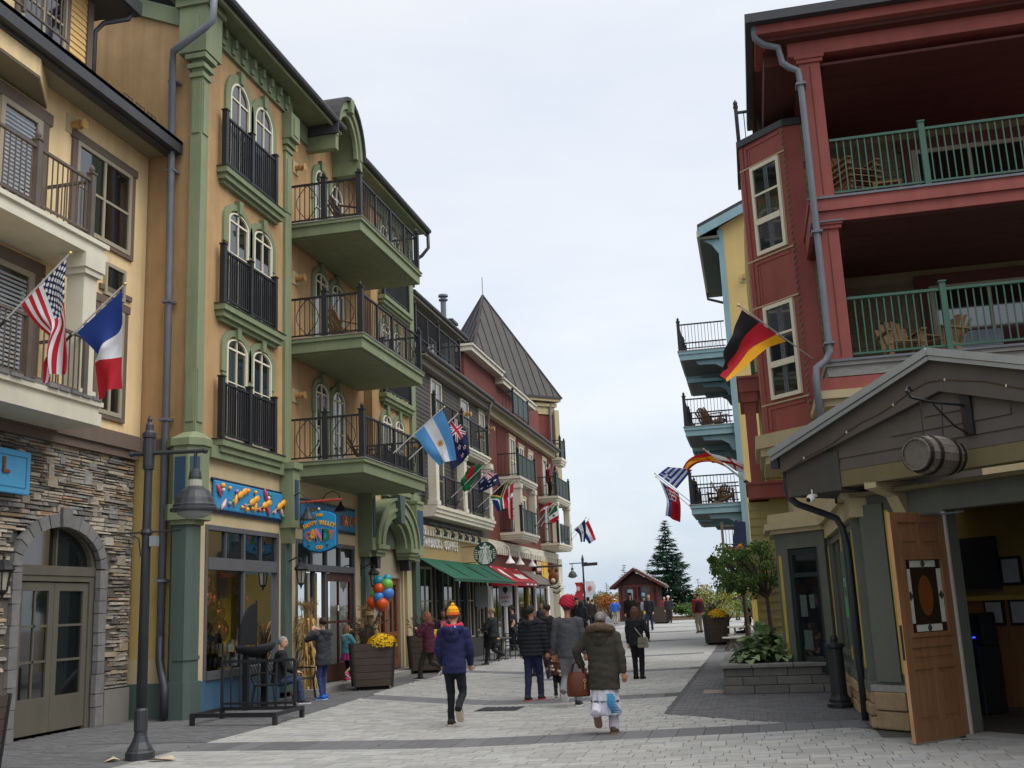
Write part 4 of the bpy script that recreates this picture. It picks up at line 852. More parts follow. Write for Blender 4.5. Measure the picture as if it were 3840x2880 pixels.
for a,c in ((42.6,43.6),(44.9,46.4),(51.3,52.4)): window(RB,F4b,a,c,10.9,12.0,.02,M_['wframe'],.08,2,(),M_['beige'],.12)
rail(RB,F4,[(46.3,-.3),(46.3,.35),(49.6,.35)],10.45,11.5,BK,sp=.13,panel=mat('#22342e',.5),fin=False,endcaps=(0,1))
# chimney
b=MB(); b.box(-12.2,-11.5,41.0,41.7,11,13.6); b.build('chimney_stack',BR,RB); b=MB(); b.box(-12.3,-11.4,40.9,41.8,13.6,13.72); b.build('chimney_cap',M_['gutter'],RB)
for x,y in ((-12.2,41.0),(-11.62,41.0),(-11.62,41.58)): MB().box(x-.02,x+.12,y-.02,y+.12,11,13.6).build('corner_board',M_['beige'],RB)
b=MB(); b.lathe([(.12,0),(.12,.9),(.2,.95),(.2,1.0),(.12,1.02),(.12,1.1),(.22,1.12),(.2,1.2)],(-11.9,41.3,13.7),12); b.build('flue',M_['pipe'],RB)
# tower
TC=Vector((-14.76,60,0)); rr_=4.55
def dia(r): return [(TC.x,TC.y-r),(TC.x+r,TC.y),(TC.x,TC.y+r),(TC.x-r,TC.y)]
MB().plan(dia(rr_-.55),8,13.5).build('tower_wall',BR,RB)
b=MB(); b.plan(dia(rr_-.45),12.75,13.2); b.plan(dia(rr_-.3),13.2,13.4); b.plan(dia(rr_-.05),13.5,13.72); b.build('tower_cornice',M_['beige'],RB)
for i in range(4):
    a=Vector((*dia(rr_-.42)[i],0)); MB().tube([a+Vector((0,0,8)),a+Vector((0,0,13))],.22,4).build('corner_post',M_['beige'],RB)
mr=mat('#423f3f',.6,.12,1.5,metal=.15,streak=.12)
ap=Vector((TC.x,TC.y,20.55)); b=MB(); cs=[Vector((*p,13.72)) for p in dia(rr_)]
b.add([*cs,ap],[(0,1,4),(1,2,4),(2,3,4),(3,0,4),(0,1,2,3)]); tr=b.build('tower_roof',mr,RB)
for i in range(4):
    a,c=cs[i],cs[(i+1)%4]; MB().bar(a,ap,.14,.1).build('hip_cap',mr,tr)
    n=13
    for k in range(1,n):
        t=k/n; p=a.lerp(c,t); h=1-abs(2*t-1); mid=(a+c)/2; q=p+(ap-mid)*h*.985; MB().bar(p,q,.045,.09,up=(ap-mid).cross(c-a)).build('seam',mr,tr)
MB().plan(dia(rr_+.06),13.66,13.78).build('tower_gutter',M_['gutter'],RB)
MB().tube([ap-Vector((0,0,.2)),ap+Vector((0,0,1.15))],.025,6).build('lightning_rod',M_['greyw'],RB)
vent(RB,fr((-12.6,57.85,0),(.7071,.7071,0),(.7071,-.7071,0)),.9,11.6)
b=MB(); b.tube([(-10.85,59.75,13.5),(-10.85,59.6,12.6),(-10.9,59.5,8)],.07,7); b.build('downspout',M_['pipe'],RB)
# balconies of the red building
gp=mat('#22342e',.55,.15,2)
def redbal(u0,u1,n,zt,h=.3,col=True,rz=1.0):
    b=MB(F4); b.box(u0,u1,0,n,zt-h*.35,zt); b.box(u0+.05,u1-.05,0,n-.05,zt-h*.7,zt-h*.35); b.box(u0+.1,u1-.1,0,n-.1,zt-h,zt-h*.7); b.build('balcony_slab',W,RB)
    rail(RB,F4,[(u0+.12,.02),(u0+.12,n-.1),(u1-.12,n-.1),(u1-.12,.02)],zt,zt+rz,BK if col else mat('#22342e',.5),sp=.13,pw=.12,endcaps=(0,0),panel=gp)
redbal(44.15,48.0,1.0,7.32,col=False); redbal(44.15,47.7,1.05,4.91)
redbal(52.9,56.95,1.05,7.26,col=False); redbal(53.0,57.0,1.02,4.87); redbal(57.45,59.0,.58,9.85,.4)
for u0,u1 in ((44.4,47.5),(53.25,56.7)):
    for u in (u0,u1): b=MB(F4); b.box(u-.18,u+.18,.65,.97,4.9,6.98); b.box(u-.23,u+.23,.6,1.0,6.8,7.0); b.build('porch_column',W,RB)
for u in (48.6,50.8):
    for z in (4.9,7.4): window(RB,F4,u,u+1.0,z,z+1.9,0,M_['wframe'],.08,2,(.5,),M_['beige'],.12)
for z in (4.95,7.35):
    window(RB,F4,46.6,47.7,z,z+2.1,0,M_['wframe'],.08,2,(.5,),M_['beige'],.12); MB(F4).box(44.2,46.0,0,.02,z,z+2.2).build('recess_panel',mat('#5a2822',.9,.1,2),RB); window(RB,F4,54.4,55.4,z,z+2.1,0,M_['wframe'],.07,1,(.6,),M_['beige'],.1)
vent(RB,F4,42.7,9.2)
# ground floor of the red building
F4g=frL(-10.44)
b=MB(F4g); b.box(41.4,57.2,-.1,.1,4.2,4.5); b.build('cornice',W,RB)
for i in range(38): MB(F4g).box(41.5+i*.41,41.7+i*.41,0,.18,3.95,4.2).build('dentil',W,RB)
b=MB(F4g)
for u in (41.5,44.0,46.2,50.3,53.6,56.2): b.box(u,u+.35,-.05,.1,0,3.4)
b.build('pier',M_['white_p'],RB)
MB(F4g).box(56.1,57.3,-.6,.25,0,4.2).build('corner_column',M_['white'],RB); MB(F4g).box(56.0,57.4,-.6,.32,2.65,2.8).build('column_band',W,RB)
for a,c in ((41.9,44.0),(44.4,46.2),(46.6,50.3),(50.7,53.6)): window(RB,F4g,a,c,.4,2.7,-.04,dk,.08,2,())
MB(F4g).box(48.7,48.95,.0,.1,0,2.7).build('yellow_post',mat('#c9a02c',.6),RB)
ra=awning('red_awning','bright red awning with white logo panels next to the green awning',F4g,41.5,46.9,3.45,2.78,.02,.95,mat('#a82430',.8,.08,2,.05,60,trans=.15),.16,(.42,))
b=MB(F4g)
nrm=Vector((0,.67,.93)).normalized()
def onaw(u,t_): return (u,.02+.93*t_,3.45-.67*t_-.05*math.sin(PI*t_)+.012)
b.add([onaw(42.4,.15),onaw(42.9,.2),onaw(43.0,.45),onaw(42.75,.85),onaw(42.45,.4)],[(0,1,2,3,4)]); b.build('cone_logo',M_['white_p'],ra,recalc=False)
b=MB(F4g)
for i in range(9): 
    u=44.3+i*.2; b.add([onaw(u,.38+.1*random.random()),onaw(u+.15,.36),onaw(u+.16,.74),onaw(u+.02,.7)],[(0,1,2,3)])
for i in range(3): b.box(44.4+i*.8,44.9+i*.8,.965,.97,2.66,2.73)
b.build('logo_marks',M_['white_p'],ra,recalc=False)
awning('grey_awning','plain grey brown awning at the far corner shop',F4g,47.0,51.6,3.35,2.75,.02,.9,mat('#6a645c',.85,.1,2,.05,60),.05)
for u,nm in ((43.3,'left'),(45.2,'middle'),(47.8,'right')): gooseneck('white gooseneck lamp above the %s part of the far awnings'%nm,-10.45,u,4.1,(1,0,0),.55,.25,M_['white_p'],'white gooseneck lamps',1.3)
# hanging realtor sign
def shield(name,label,x,y,z,w_,h_):
    t=thing(name,label,'sign',(x,y,z)); F=frF(y); pl=[(x-w_/2,z+.08),(x-w_/4,z+.02),(x,z),(x+w_/4,z+.02),(x+w_/2,z+.08),(x+w_/2,z+h_),(x-w_/2,z+h_)]
    MB(F).prism([(x+(a-x)*1.05,z+h_/2+(c-z-h_/2)*1.03) for a,c in pl],-.03,.01).build('board_edge',BK,t); MB(F).prism(pl,-.035,.015).build('board',mat('#b9bcc0',.6,.06,3),t)
    b=MB(F); disc(b,x,z+h_*.8,w_*.2,.015,.022,16); b.build('balloon_logo',mat('#2a2f45',.5),t); b=MB(F); b.prism([(x-w_*.12,z+h_*.72),(x+w_*.12,z+h_*.72),(x,z+h_*.56)],.015,.021); b.build('balloon_logo',mat('#2a2f45',.5),t)
    text('RE/MAX',.17,.003,mat('#b32a35',.5),'lettering',t,face_M((x,y-.02,z+h_*.42),(1,0,0)),squash=w_/.75); text('at Blue',.12,.003,mat('#4a4f58',.5),'lettering',t,face_M((x,y-.02,z+h_*.24),(1,0,0)))
    MB().tube([(x-w_/2-.3,y,z+h_+.1),(x+w_/2+.05,y,z+h_+.1)],.015,5).build('bracket',BK,t)
shield('hanging_sign','grey hanging realtor sign with balloon logo below the red awning',-9.95,42.4,1.8,.55,.85)
t=thing('hanging_sign','dark hanging shield sign in the shade behind the realtor sign','sign',(-10.2,39.5,1.8)); F=frF(39.5); MB(F).prism([(-10.45,1.85),(-10.2,1.76),(-9.95,1.85),(-9.95,2.6),(-10.45,2.6)],-.02,.02).build('board',mat('#8b8d8f',.6,.1,3),t)
# carved animal sign
t=thing('carved_sign','carved animal head sign with striped tail hung at the far corner shop','sign',(-9.4,50.5,2.9))
b=MB(); b.ball((-9.45,50.5,3.05),.28,12,8,(.9,.4,1.25)); b.ball((-9.62,50.5,3.42),.1,8,6,(1,.5,1)); b.ball((-9.28,50.5,3.42),.1,8,6,(1,.5,1)); b.build('head',mat('#7a4426',.6,.3,5),t,smooth=True)
b=MB(); b.ball((-9.45,50.36,2.92),.12,8,6); b.build('muzzle',mat('#c9b79a',.6),t,smooth=True); b=MB(); b.ball((-9.54,50.36,3.12),.03,6,5); b.ball((-9.36,50.36,3.12),.03,6,5); b.build('eyes',BK,t)
for i in range(4): MB().tube([(-9.7+.07*i,50.45,2.75-.12*i),(-9.3,50.45,2.68-.12*i),(-9.1,50.45,2.8-.12*i)],.035,6).build('stripe',M_['dwood'] if i%2 else M_['white_p'],t)
MB().tube([(-10.4,50.5,3.62),(-9.0,50.5,3.62)],.05,5).build('beam',M_['dwood'],t)
t=thing('wall_poster','red framed poster with yellow boards on the far corner shop wall','poster',(-10.3,51.3,3.6)); MB(F4g).box(50.6,51.9,.1,.16,3.35,4.0).build('frame',mat('#7a2a20',.6),t); MB(F4g).box(50.75,51.75,.16,.17,3.45,3.9).build('print',mat('#c9b89a',.6,.4,6),t); MB(F4g).box(52.0,53.6,.1,.15,3.1,4.1).build('yellow_board',mat('#d8a92c',.6,.1,4),t)
MB(F4g).box(52.35,52.42,.15,.155,3.3,4.0).build('board_mark',M_['dwood'],t)
# ================================================ red building on the right with balconies and pub porch
PB=thing('red_balcony_building','dark red building with deep balconies, bay window and pub porch on the right','building',(3,19,0))
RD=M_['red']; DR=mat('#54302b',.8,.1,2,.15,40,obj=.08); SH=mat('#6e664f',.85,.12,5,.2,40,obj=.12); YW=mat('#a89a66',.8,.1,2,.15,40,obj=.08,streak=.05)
FF=frF(18.3); YB=21.9
# back walls and slabs
MB().box(1.67,9,YB,24,4.4,11.9).build('wall',mat('#7d7156',.9,.12,3),PB)
def shingles(parent,F,u0,u1,z0,z1,n,h=.16,w=.17,limit=[0]):
    big=MB(F); k=int((z1-z0)/h)
    for i in range(k):
        u=u0-(random.random()*w); z=z0+i*h
        while u<u1:
            L=w*random.uniform(.7,1.3); a,c=max(u,u0)+.004,min(u+L,u1)-.004; u+=L
            if c-a<.02: continue
            b=MB(F) if limit[0]<290 else big; p=random.uniform(.02,.03)
            b.add([(a,n+p,z),(c,n+p,z),(c,n+.006,z+h*1.05),(a,n+.006,z+h*1.05),(a,n,z),(c,n,z)],[(0,1,2,3),(0,1,5,4),(0,3,4),(1,2,5)])
            if limit[0]<290: b.build('shingle',SH,parent,recalc=False)
            limit[0]+=1
    if big.f: big.build('shingle_field',SH,parent,recalc=False)['kind']='stuff'
LM=[0]
shingles(PB,frF(20.38),1.66,1.95,5.7,11.0,0,.16,.17,LM)
shingles(PB,frF(YB),1.7,4.6,5.66,7.9,0,.16,.17,LM); shingles(PB,frF(YB),1.7,4.6,8.62,11.1,0,.16,.17,LM)
for zt,h in ((8.6,.45),(5.65,.28)):
    b=MB(FF); b.box(1.5,9,-3.6,.02,zt-.1,zt); b.box(1.53,9,-3.58,-.02,zt-h,zt-.1); b.build('balcony_slab',RD if zt>8 else M_['greyw'],PB)
    b=MB(FF); b.box(1.48,9,.02,.05,zt-.03,zt+.01); b.build('slab_flashing',M_['pipe'],PB)
    if zt>8: MB(FF).box(1.52,9,.0,.03,zt-.25,zt-.1).build('fascia_board',RD,PB)
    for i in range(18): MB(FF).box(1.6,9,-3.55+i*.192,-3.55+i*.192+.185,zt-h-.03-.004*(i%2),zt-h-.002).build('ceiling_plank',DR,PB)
rg=mat('#3d6152',.55,.1,2)
for zt in (8.6,5.65):
    r=rail(PB,FF,[(1.98,-.12),(3.55,-.12),(5.6,-.12),(7.5,-.12)],zt+.02,zt+1.1,rg,sp=.115,bw=.022,pw=.1,fin=False,endcaps=(0,1))
for z0,z1 in ((8.62,11.35),(5.66,8.15)):
    b=MB(FF); b.box(1.6,1.96,-.32,-.0,z0,z1-.12); b.box(1.55,2.01,-.36,.04,z1-.14,z1-.07); b.box(1.52,2.04,-.39,.07,z1-.07,z1); b.build('porch_column',RD,PB)
    MB(FF).box(1.77,1.785,.0,.006,z0+.05,z1-.2).build('board_joint',DR,PB)
MB(FF).box(1.5,2.06,-.4,.09,8.12,8.15).build('column_flashing',M_['pipe'],PB)
for z0 in (8.62,5.66):
    F=frF(YB-.03); window(PB,F,3.95,6.2,z0+.02,z0+2.1,0,mat('#9a9384',.6),.09,2,(),DR,.2)
    MB(F).box(4.15,5.2,.065,.07,z0+.2,z0+1.1).build('curtain',mat('#8a919a',.8,.2,3),PB)
# top beam, eave
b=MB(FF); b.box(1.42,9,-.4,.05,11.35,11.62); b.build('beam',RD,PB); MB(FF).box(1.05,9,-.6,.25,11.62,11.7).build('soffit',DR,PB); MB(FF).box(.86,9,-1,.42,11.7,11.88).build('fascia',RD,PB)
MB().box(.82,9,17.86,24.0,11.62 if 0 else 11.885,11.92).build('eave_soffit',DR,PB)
b=MB(); b.box(.70,9,17.7,17.86,11.86,12.02); b.box(.70,.84,17.86,22.3,11.86,12.02); b.build('gutter',M_['gutter'],PB)
MB().add([(.7,17.7,12.03),(9,17.7,12.03),(9,24,14.4),(2.2,24,14.4),(.7,22.3,12.03)],[(0,1,2,3,4)]).build('roof',M_['roof'],PB)
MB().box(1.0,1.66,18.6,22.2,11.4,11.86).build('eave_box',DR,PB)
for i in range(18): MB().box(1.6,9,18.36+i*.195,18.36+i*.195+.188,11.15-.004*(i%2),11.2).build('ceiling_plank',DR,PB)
# bay window
bay=[(.47,21.2),(1.3,20.37),(1.66,20.37),(1.66,23.5),(.47,23.5)]
MB().plan(bay,4.86,10.98).build('bay',RD,PB)
s2=.70711; FB=fr((.47,21.2,0),(s2,-s2,0),(-s2,-s2,0)); BL=1.174
for z0,z1 in ((5.5,7.46),(8.49,10.45)):
    o=window(PB,FB,.27,1.06,z0+.03,z1-.03,0,M_['wframe'],.075,1,(.36,.67),None,curtain=None)
    MB(FB).box(.35,.98,.01,.07,z0+.66,z0+.78).build('rail',M_['wframe'],o)
    c=MB(FB)
    for a in (.62,.66,.7): c.box(a,a+.03,.027,.03,z0+.1,z1-.1)
    c.build('curtain',mat('#5f6365',.9,.3,6),o)
for z in (5.46,7.47,8.46,10.46): MB(FB).box(-.03,BL+.03,0,.03,z-.015,z+.015).build('flashing',M_['beige'],PB)
for z0,z1 in ((4.95,5.4),(7.53,8.4),(10.52,10.92)):
    b=MB(FB); b.box(.14,.2,0,.02,z0,z1); b.box(.2,1.1,0,.02,z1-.05,z1); b.box(.24,.27,0,.012,z0,z1-.1); b.build('panel_moulding',RD,PB)
MB(FB).box(.0,.1,0,.025,4.86,10.98).build('corner_board',RD,PB)
b=MB(); 
for i in range(48): z=4.9+i*.126; b.add([(1.27,20.36,z),(1.34,20.33,z+.09),(1.34,20.33,z+.12),(1.27,20.36,z+.05)],[(0,1,2,3)])
b.build('lapped_corner',SH,PB)
b=MB(); b.plan([(x+(-.06 if x<1 else (.0 if y>20.5 else .02)),y-.06 if y<22 else y) for x,y in bay],10.98,11.12); b.build('bay_cap',M_['gutter'],PB)
rail(PB,frF(21.6),[(.48,0),(.95,0)],11.12,12.0,BK,sp=.12,pw=.08)
b=MB()
b.plan([(.85,21.2),(1.5,20.55),(9,20.55),(9,23.5),(.85,23.5)],3.2,4.3)
for k,(e,z0,z1) in enumerate(((.06,4.3,4.45),(.14,4.45,4.6),(.22,4.6,4.86))): b.plan([(.47-e,21.2-.4*e),(1.3-.4*e,20.37-e),(9,20.37-e),(9,23.5),(.47-e,23.5)],z0,z1)
b.build('bay_base',M_['beige'],PB)
# moulding course below the lower balcony, seen above the porch roof
b=MB(FF); b.box(1.36,9,-2,.0,5.12,5.35); b.build('red_band',RD,PB); b=MB(FF); b.box(1.3,9,-2,.12,4.98,5.12); b.box(1.42,9,-2,.04,4.86,4.98); b.box(1.5,9,-2,-.04,3.2,4.86); b.build('tan_cornice',M_['beige'],PB)
# downspout on the front
b=MB(); b.tube([(.85,17.9,11.9),(.86,17.95,11.66),(1.0,18.05,11.57),(1.25,18.1,11.5),(1.3,18.12,11.2),(1.42,18.12,11.08),(1.56,18.12,11.0),(1.58,18.12,10.6),(1.58,18.12,5.78),(1.5,18.1,5.62),(1.33,18.05,5.5),(1.3,18.05,5.3),(1.31,18.05,4.4)],.06,8); o=b.build('downspout',M_['pipe'],PB,smooth=True)
for z in (10.7,7.9,5.9): MB().box(1.49,1.67,18.04,18.3,z,z+.04).build('strap',M_['pipe'],o)
# ---- ground floor: bay door, side wall, pier
GG=M_['grgreen']; YI=mat('#b39a4a',.7,.1,2)
MB().plan([(.6,21.35),(1.38,20.57),(1.5,20.57),(1.5,23.4),(.6,23.4)],0,3.0).build('lower_wall',GG,PB)
b=MB()
for e,z0,z1 in ((.1,2.92,3.0),(.2,3.0,3.12),(.12,3.12,3.3)): b.plan([(.47-e,21.2-.4*e),(1.3-.4*e,20.37-e),(1.66,20.37-e),(1.66,23.4),(.47-e,23.4)],z0,z1)
b.build('lower_cornice',M_['beige'],PB)
b=MB(FB); b.box(-.02,1.2,-.12,.02,2.62,2.92); b.box(-.02,.28,-.12,.03,.3,2.62); b.box(1.02,1.2,-.12,.03,.3,2.62); b.build('door_surround',GG,PB)
MB(FB).box(.06,.13,.03,.045,.5,2.5).build('yellow_inset',YI,PB); 
b=MB(FB); b.box(.28,.36,-.1,.0,.35,2.6); b.box(.94,1.02,-.1,.0,.35,2.6); b.box(.36,.94,-.1,.0,2.5,2.6); b.box(.36,.94,-.1,.0,2.08,2.16); b.box(.36,.94,-.1,.0,.35,.5)
d=b.build('glass_door',mat('#23302e',.5,.1,2),PB); pane(d,FB,.36,.94,.5,2.08,-.05,dglass()); pane(d,FB,.36,.94,2.16,2.5,-.05,dglass())
for u,z,w_,h_ in ((.42,1.35,.16,.4),(.44,.75,.2,.35),(.65,1.5,.12,.25)): MB(FB).box(u,u+w_,-.049,-.045,z,z+h_).build('notice',mat('#4c5a55',.8,.3,20),d)
# side wall along the street (x = 1.4)
FS=fr((1.4,0,0),(0,-1,0),(-1,0,0))   # u = -y
FS=fr((1.4,0,0),(0,1,0),(-1,0,0))
b=MB(FS); b.box(15.12,20.4,-.3,-.05,.5,3.0); b.build('side_wall',GG,PB); b=MB(FS); b.box(14.9,20.4,-.3,.08,2.75,3.0); b.box(14.9,20.4,-.3,.16,3.0,3.2); b.build('side_cornice',M_['beige'],PB)
for u in (20.0,17.1,15.15):
    b=MB(FS); b.box(u,u+.32,-.05,.04,.5,2.75); b.build('pier',GG,PB); b=MB(FS); b.box(u+.12,u+.2,.04,.055,.75,2.6); b.build('yellow_inset',YI,PB)
for a,c in ((15.5,17.05),(17.45,19.95)): 
    window(PB,FS,a,c,.75,2.7,-.04,GG,.09,2,())
b=MB(FS); b.box(15.0,20.4,-.05,.07,.48,.6); b.build('sill',GG,PB)
# stone base
bs=mat('#a08a6a',.9,.2,8,.5,40,obj=.15)
for r_,(z0,z1) in enumerate(((0,.16),(.16,.32),(.32,.48))):
    u=14.98
    while u<20.3:
        L=random.uniform(.3,.55); MB(FS).box(u+.006,min(u+L,20.3)-.006,-.25,.06+random.uniform(-.02,.03),z0+.005,z1-.005).build('base_stone',bs,PB,bevel=.02); u+=L
FC=fr((1.42,14.98,0),(s2,-s2,0),(-s2,-s2,0))
for r_,(z0,z1) in enumerate(((0,.24),(.24,.48))): MB(FC).box(0.0,.5,-.3,.04+.02*r_,z0+.005,z1-.005).build('base_stone',bs,PB,bevel=.02)
b=MB(FC); b.box(0,1.05,-.3,-.04,.52,3.0); b.build('corner_pier',GG,PB); b=MB(FC); b.box(-.04,.55,-.3,.05,.48,.56); b.build('sill',M_['greyw'],PB)
b=MB(FC); b.box(.05,.42,-.04,.0,.6,2.9); b.build('pier_panel',GG,PB); MB(FC).box(.44,.5,-.04,-.01,.7,2.8).build('yellow_inset',YI,PB)
# menu board
t=thing('menu_board','green glazed menu board on the pub side wall','notice board',(1.3,16.4,1.2))
MB(FS).box(16.0,16.7,.06,.12,1.0,2.35).build('case',mat('#1f4a33',.5,.15,3),t); MB(FS).box(16.1,16.6,.12,.125,1.4,1.7).build('card',mat('#4a8a5e',.6,.3,20),t)
b=MB(FS); b.ring(16.35,1.78,.17,.19,.12,.126,20,160,10); b.build('arch_mark',mat('#8fbfa0',.5),t)
# pub wall over the opening, interior
b=MB(FC); b.box(1.05,1.3,-.3,-.04,0,3.0); b.build('door_jamb',GG,PB); MB(FC).box(1.3,5.5,-.3,-.04,2.72,3.0).build('lintel',GG,PB); MB(FC).box(1.28,1.33,-.06,-.03,.02,2.7).build('weather_strip',mat('#a7a59c',.6),PB)
MB(FC).box(1.3,5.5,-.35,.05,-.01,.03).build('threshold',M_['greyw'],PB)
MB(FC).box(-2.6,5.5,-3.3,-3.1,0,3.2).build('room_wall',mat('#7d6a36',.9,.2,1.5),PB)
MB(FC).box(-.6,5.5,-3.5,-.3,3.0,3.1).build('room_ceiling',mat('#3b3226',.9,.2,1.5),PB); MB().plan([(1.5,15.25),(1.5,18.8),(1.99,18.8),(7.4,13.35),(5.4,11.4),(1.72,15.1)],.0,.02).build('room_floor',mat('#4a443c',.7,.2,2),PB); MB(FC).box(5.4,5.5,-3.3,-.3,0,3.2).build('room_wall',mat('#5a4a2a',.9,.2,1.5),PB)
b=MB(FC); b.box(-2.4,5.4,-3.1,-3.06,.02,1.55); b.build('wainscot',mat('#7a5234',.6,.2,2,stretch=(6,6,.6)),PB); MB(FC).box(-2.4,5.4,-3.1,-3.02,1.55,1.62).build('wainscot_rail',mat('#9a7f3a',.6),PB)
def frame(label,u,z,w_,h_):
    t=thing('framed_certificate',label,'picture',FC@Vector((u,-3.04,z)),group='framed papers in the pub doorway')
    MB(FC).box(u-w_/2-.04,u+w_/2+.04,-3.06,-3.03,z-h_/2-.04,z+h_/2+.04).build('frame',M_['dark'],t); MB(FC).box(u-w_/2,u+w_/2,-3.03,-3.025,z-h_/2,z+h_/2).build('paper',mat('#8f9296',.7,.15,9),t)
frame('black framed certificate on the wainscot, left of the lower pair',-.17,1.37,.25,.3); frame('black framed certificate on the wainscot at the right picture edge',.24,1.37,.25,.3); frame('black framed paper above the wainscot rail in the pub',.19,1.97,.26,.34)
t=thing('blackboard','dark blackboard hung inside the pub above the wainscot','board',FC@Vector((-.3,-3.05,2.0))); MB(FC).box(-.85,-.02,-3.1,-3.07,1.72,2.5).build('panel',mat('#14171a',.7),t); b=MB(FC); b.box(-.87,0,-3.07,-3.05,1.68,1.72); b.build('chalk_ledge',M_['dwood'],t)
t=thing('cash_machine','dark cash machine with a small blue light just inside the pub','cash machine',FC@Vector((.1,-2.0,0)))
b=MB(FC); b.box(-.12,.28,-2.4,-1.9,.02,.95); b.prism([(-.12,.95),(.28,.95),(.26,1.4),(-.1,1.4)],-2.4,-2.05); b.build('cabinet',mat('#20262c',.4,.15,3),t,bevel=.02)
MB(FC).box(.1,.14,-2.05,-2.04,1.05,1.065).build('blue_light',mat('#2030ff',.5,emit=4),t); MB(FC).box(.02,.17,-1.9,-1.885,.7,.78).build('slot_panel',M_['pipe'],t); MB(FC).box(.08,.14,-1.9,-1.88,.55,.6).build('card_slot',M_['white_p'],t)
# door leaf
dl=thing('pub_door','open wooden pub door with leaded glass pane','door',(2.0,13.75,0)); FD=fr((1.63,13.39,0),(s2,s2,0),(s2,-s2,0)); WD=M_['door']
b=MB(FD); b.box(0,.13,-.025,.025,.02,2.68); b.box(.91,1.04,-.025,.025,.02,2.68)
for z0,z1 in ((.02,.24),(.83,.92),(1.08,1.2),(2.16,2.28),(2.56,2.68)): b.box(.13,.91,-.025,.025,z0,z1)
b.box(.49,.55,-.025,.025,.24,.83); b.box(.49,.55,-.025,.025,2.28,2.56); b.build('leaf_frame',WD,dl)
b=MB(FD)
for a,c,z0,z1 in ((.13,.49,.24,.83),(.55,.91,.24,.83),(.13,.91,.92,1.08),(.13,.49,2.28,2.56),(.55,.91,2.28,2.56)): b.box(a,c,-.01,.01,z0,z1); b.box(a+.05,c-.05,-.018,.018,z0+.05,z1-.05)
b.build('panel',WD,dl)
b=MB(FD); b.box(.13,.18,-.035,.035,1.2,2.16); b.box(.86,.91,-.035,.035,1.2,2.16); b.box(.18,.86,-.035,.035,2.11,2.16); b.box(.16,.88,-.04,.04,1.2,1.25); b.build('glazing_bead',WD,dl)
lg=mat('#b8bcae',.3,.15,9); dgm=mat('#2a2018',.25,.2,4); gp_=MB(FD).box(.18,.86,-.006,.006,1.25,2.11).build('leaded_glass',dgm,dl)
for a,c,z0,z1 in ((.19,.27,1.36,2.0),(.77,.85,1.36,2.0),(.28,.76,2.02,2.1),(.28,.76,1.26,1.34)): MB(FD).box(a,c,-.01,.01,z0,z1).build('glass_piece',lg,gp_)
for a,z in ((.23,1.68),(.81,1.68),(.52,2.06),(.52,1.30)): MB(FD).prism([(a-.045,z),(a,z-.06),(a+.045,z),(a,z+.06)],-.014,.014).build('glass_diamond',mat('#3c4440',.3),gp_)
b=MB(FD); b.prism([(.52+.13*math.cos(2*PI*i/20),1.68+.24*math.sin(2*PI*i/20)) for i in range(20)],-.012,.012); b.build('glass_oval',mat('#6a3f1c',.3,.1,4),gp_)
MB(FD).box(-.004,0,-.024,.024,.02,2.68).build('door_edge',mat('#b98f62',.7,.2,3),dl); MB(FD).box(-.01,-.004,-.015,.015,.95,1.35).build('lock_plate',BK,dl); MB().tube([FD@Vector((.55,.03,2.66)),FD@Vector((.9,.06,2.66)),(2.6,14.0,2.68)],.012,5).build('door_closer',M_['pipe'],dl)
# ---- porch
FP=fr((1.4,14.1,0),(s2,-s2,0),(-s2,-s2,0)); pu,pz,sl_=1.33,4.54,.319; TP=M_['taupe']
ue=-1.30
def zr(u): return pz-sl_*abs(u-pu)
b=MB(FP); b.prism([(ue,zr(ue)-.02),(pu,pz-.02),(5.2,zr(5.2)-.02),(5.2,zr(5.2)-.46),(pu,pz-.47),(ue,zr(ue)-.28)],-.06,.0); b.build('gable_fascia',TP,PB)
for a,c in ((ue-.06,pu),(pu,5.3)):
    q=MB(FP); q.add([(a,.1,zr(a)),(c,.1,zr(c)),(c,-2.6,zr(c)),(a,-2.6,zr(a)),(a,.1,zr(a)-.06),(c,.1,zr(c)-.06),(c,-2.6,zr(c)-.06),(a,-2.6,zr(a)-.06)],[(0,1,2,3),(4,5,6,7),(0,1,5,4),(1,2,6,5),(2,3,7,6),(3,0,4,7)]); q.build('porch_roof',M_['roof'],PB)
    q=MB(FP); q.bar((a,.125,zr(a)+.01),(c,.125,zr(c)+.01),.05,.09); q.bar((a,.11,zr(a)-.07),(c,.11,zr(c)-.07),.03,.05); q.build('drip_edge',mat('#9aa0a2',.4,.1,2,metal=.4),PB)
MB(FP).prism([(-.62,3.33),(4.8,3.33),(4.8,zr(4.8)-.45),(pu,pz-.46),(-.62,zr(-.62)-.3)],-.16,-.12).build('gable_wall',TP,PB)
for i in range(6):
    z0=3.33+i*.16; ua=-.6 if z0<3.55 else pu-(pz-.47-z0-.16)/sl_; ub=2*pu-ua
    if ub-ua<.2: break
    MB(FP).add([(ua,-.095,z0+.004),(ub,-.095,z0+.004),(ub,-.115,z0+.16),(ua,-.115,z0+.16),(ua,-.12,z0+.004),(ub,-.12,z0+.004)],[(0,1,2,3),(0,1,5,4)]).build('siding_board',TP,PB,recalc=False)
b=MB(FP); b.box(-.7,5,-.34,-.1,3.12,3.33); b.build('porch_beam',mat('#6f6547',.8,.1,1.5,.15,40,streak=.08),PB); MB(FP).box(-.5,5,-1.0,-.4,3.0,3.05).build('porch_ceiling',mat('#6b6248',.8,.1,1.5),PB)
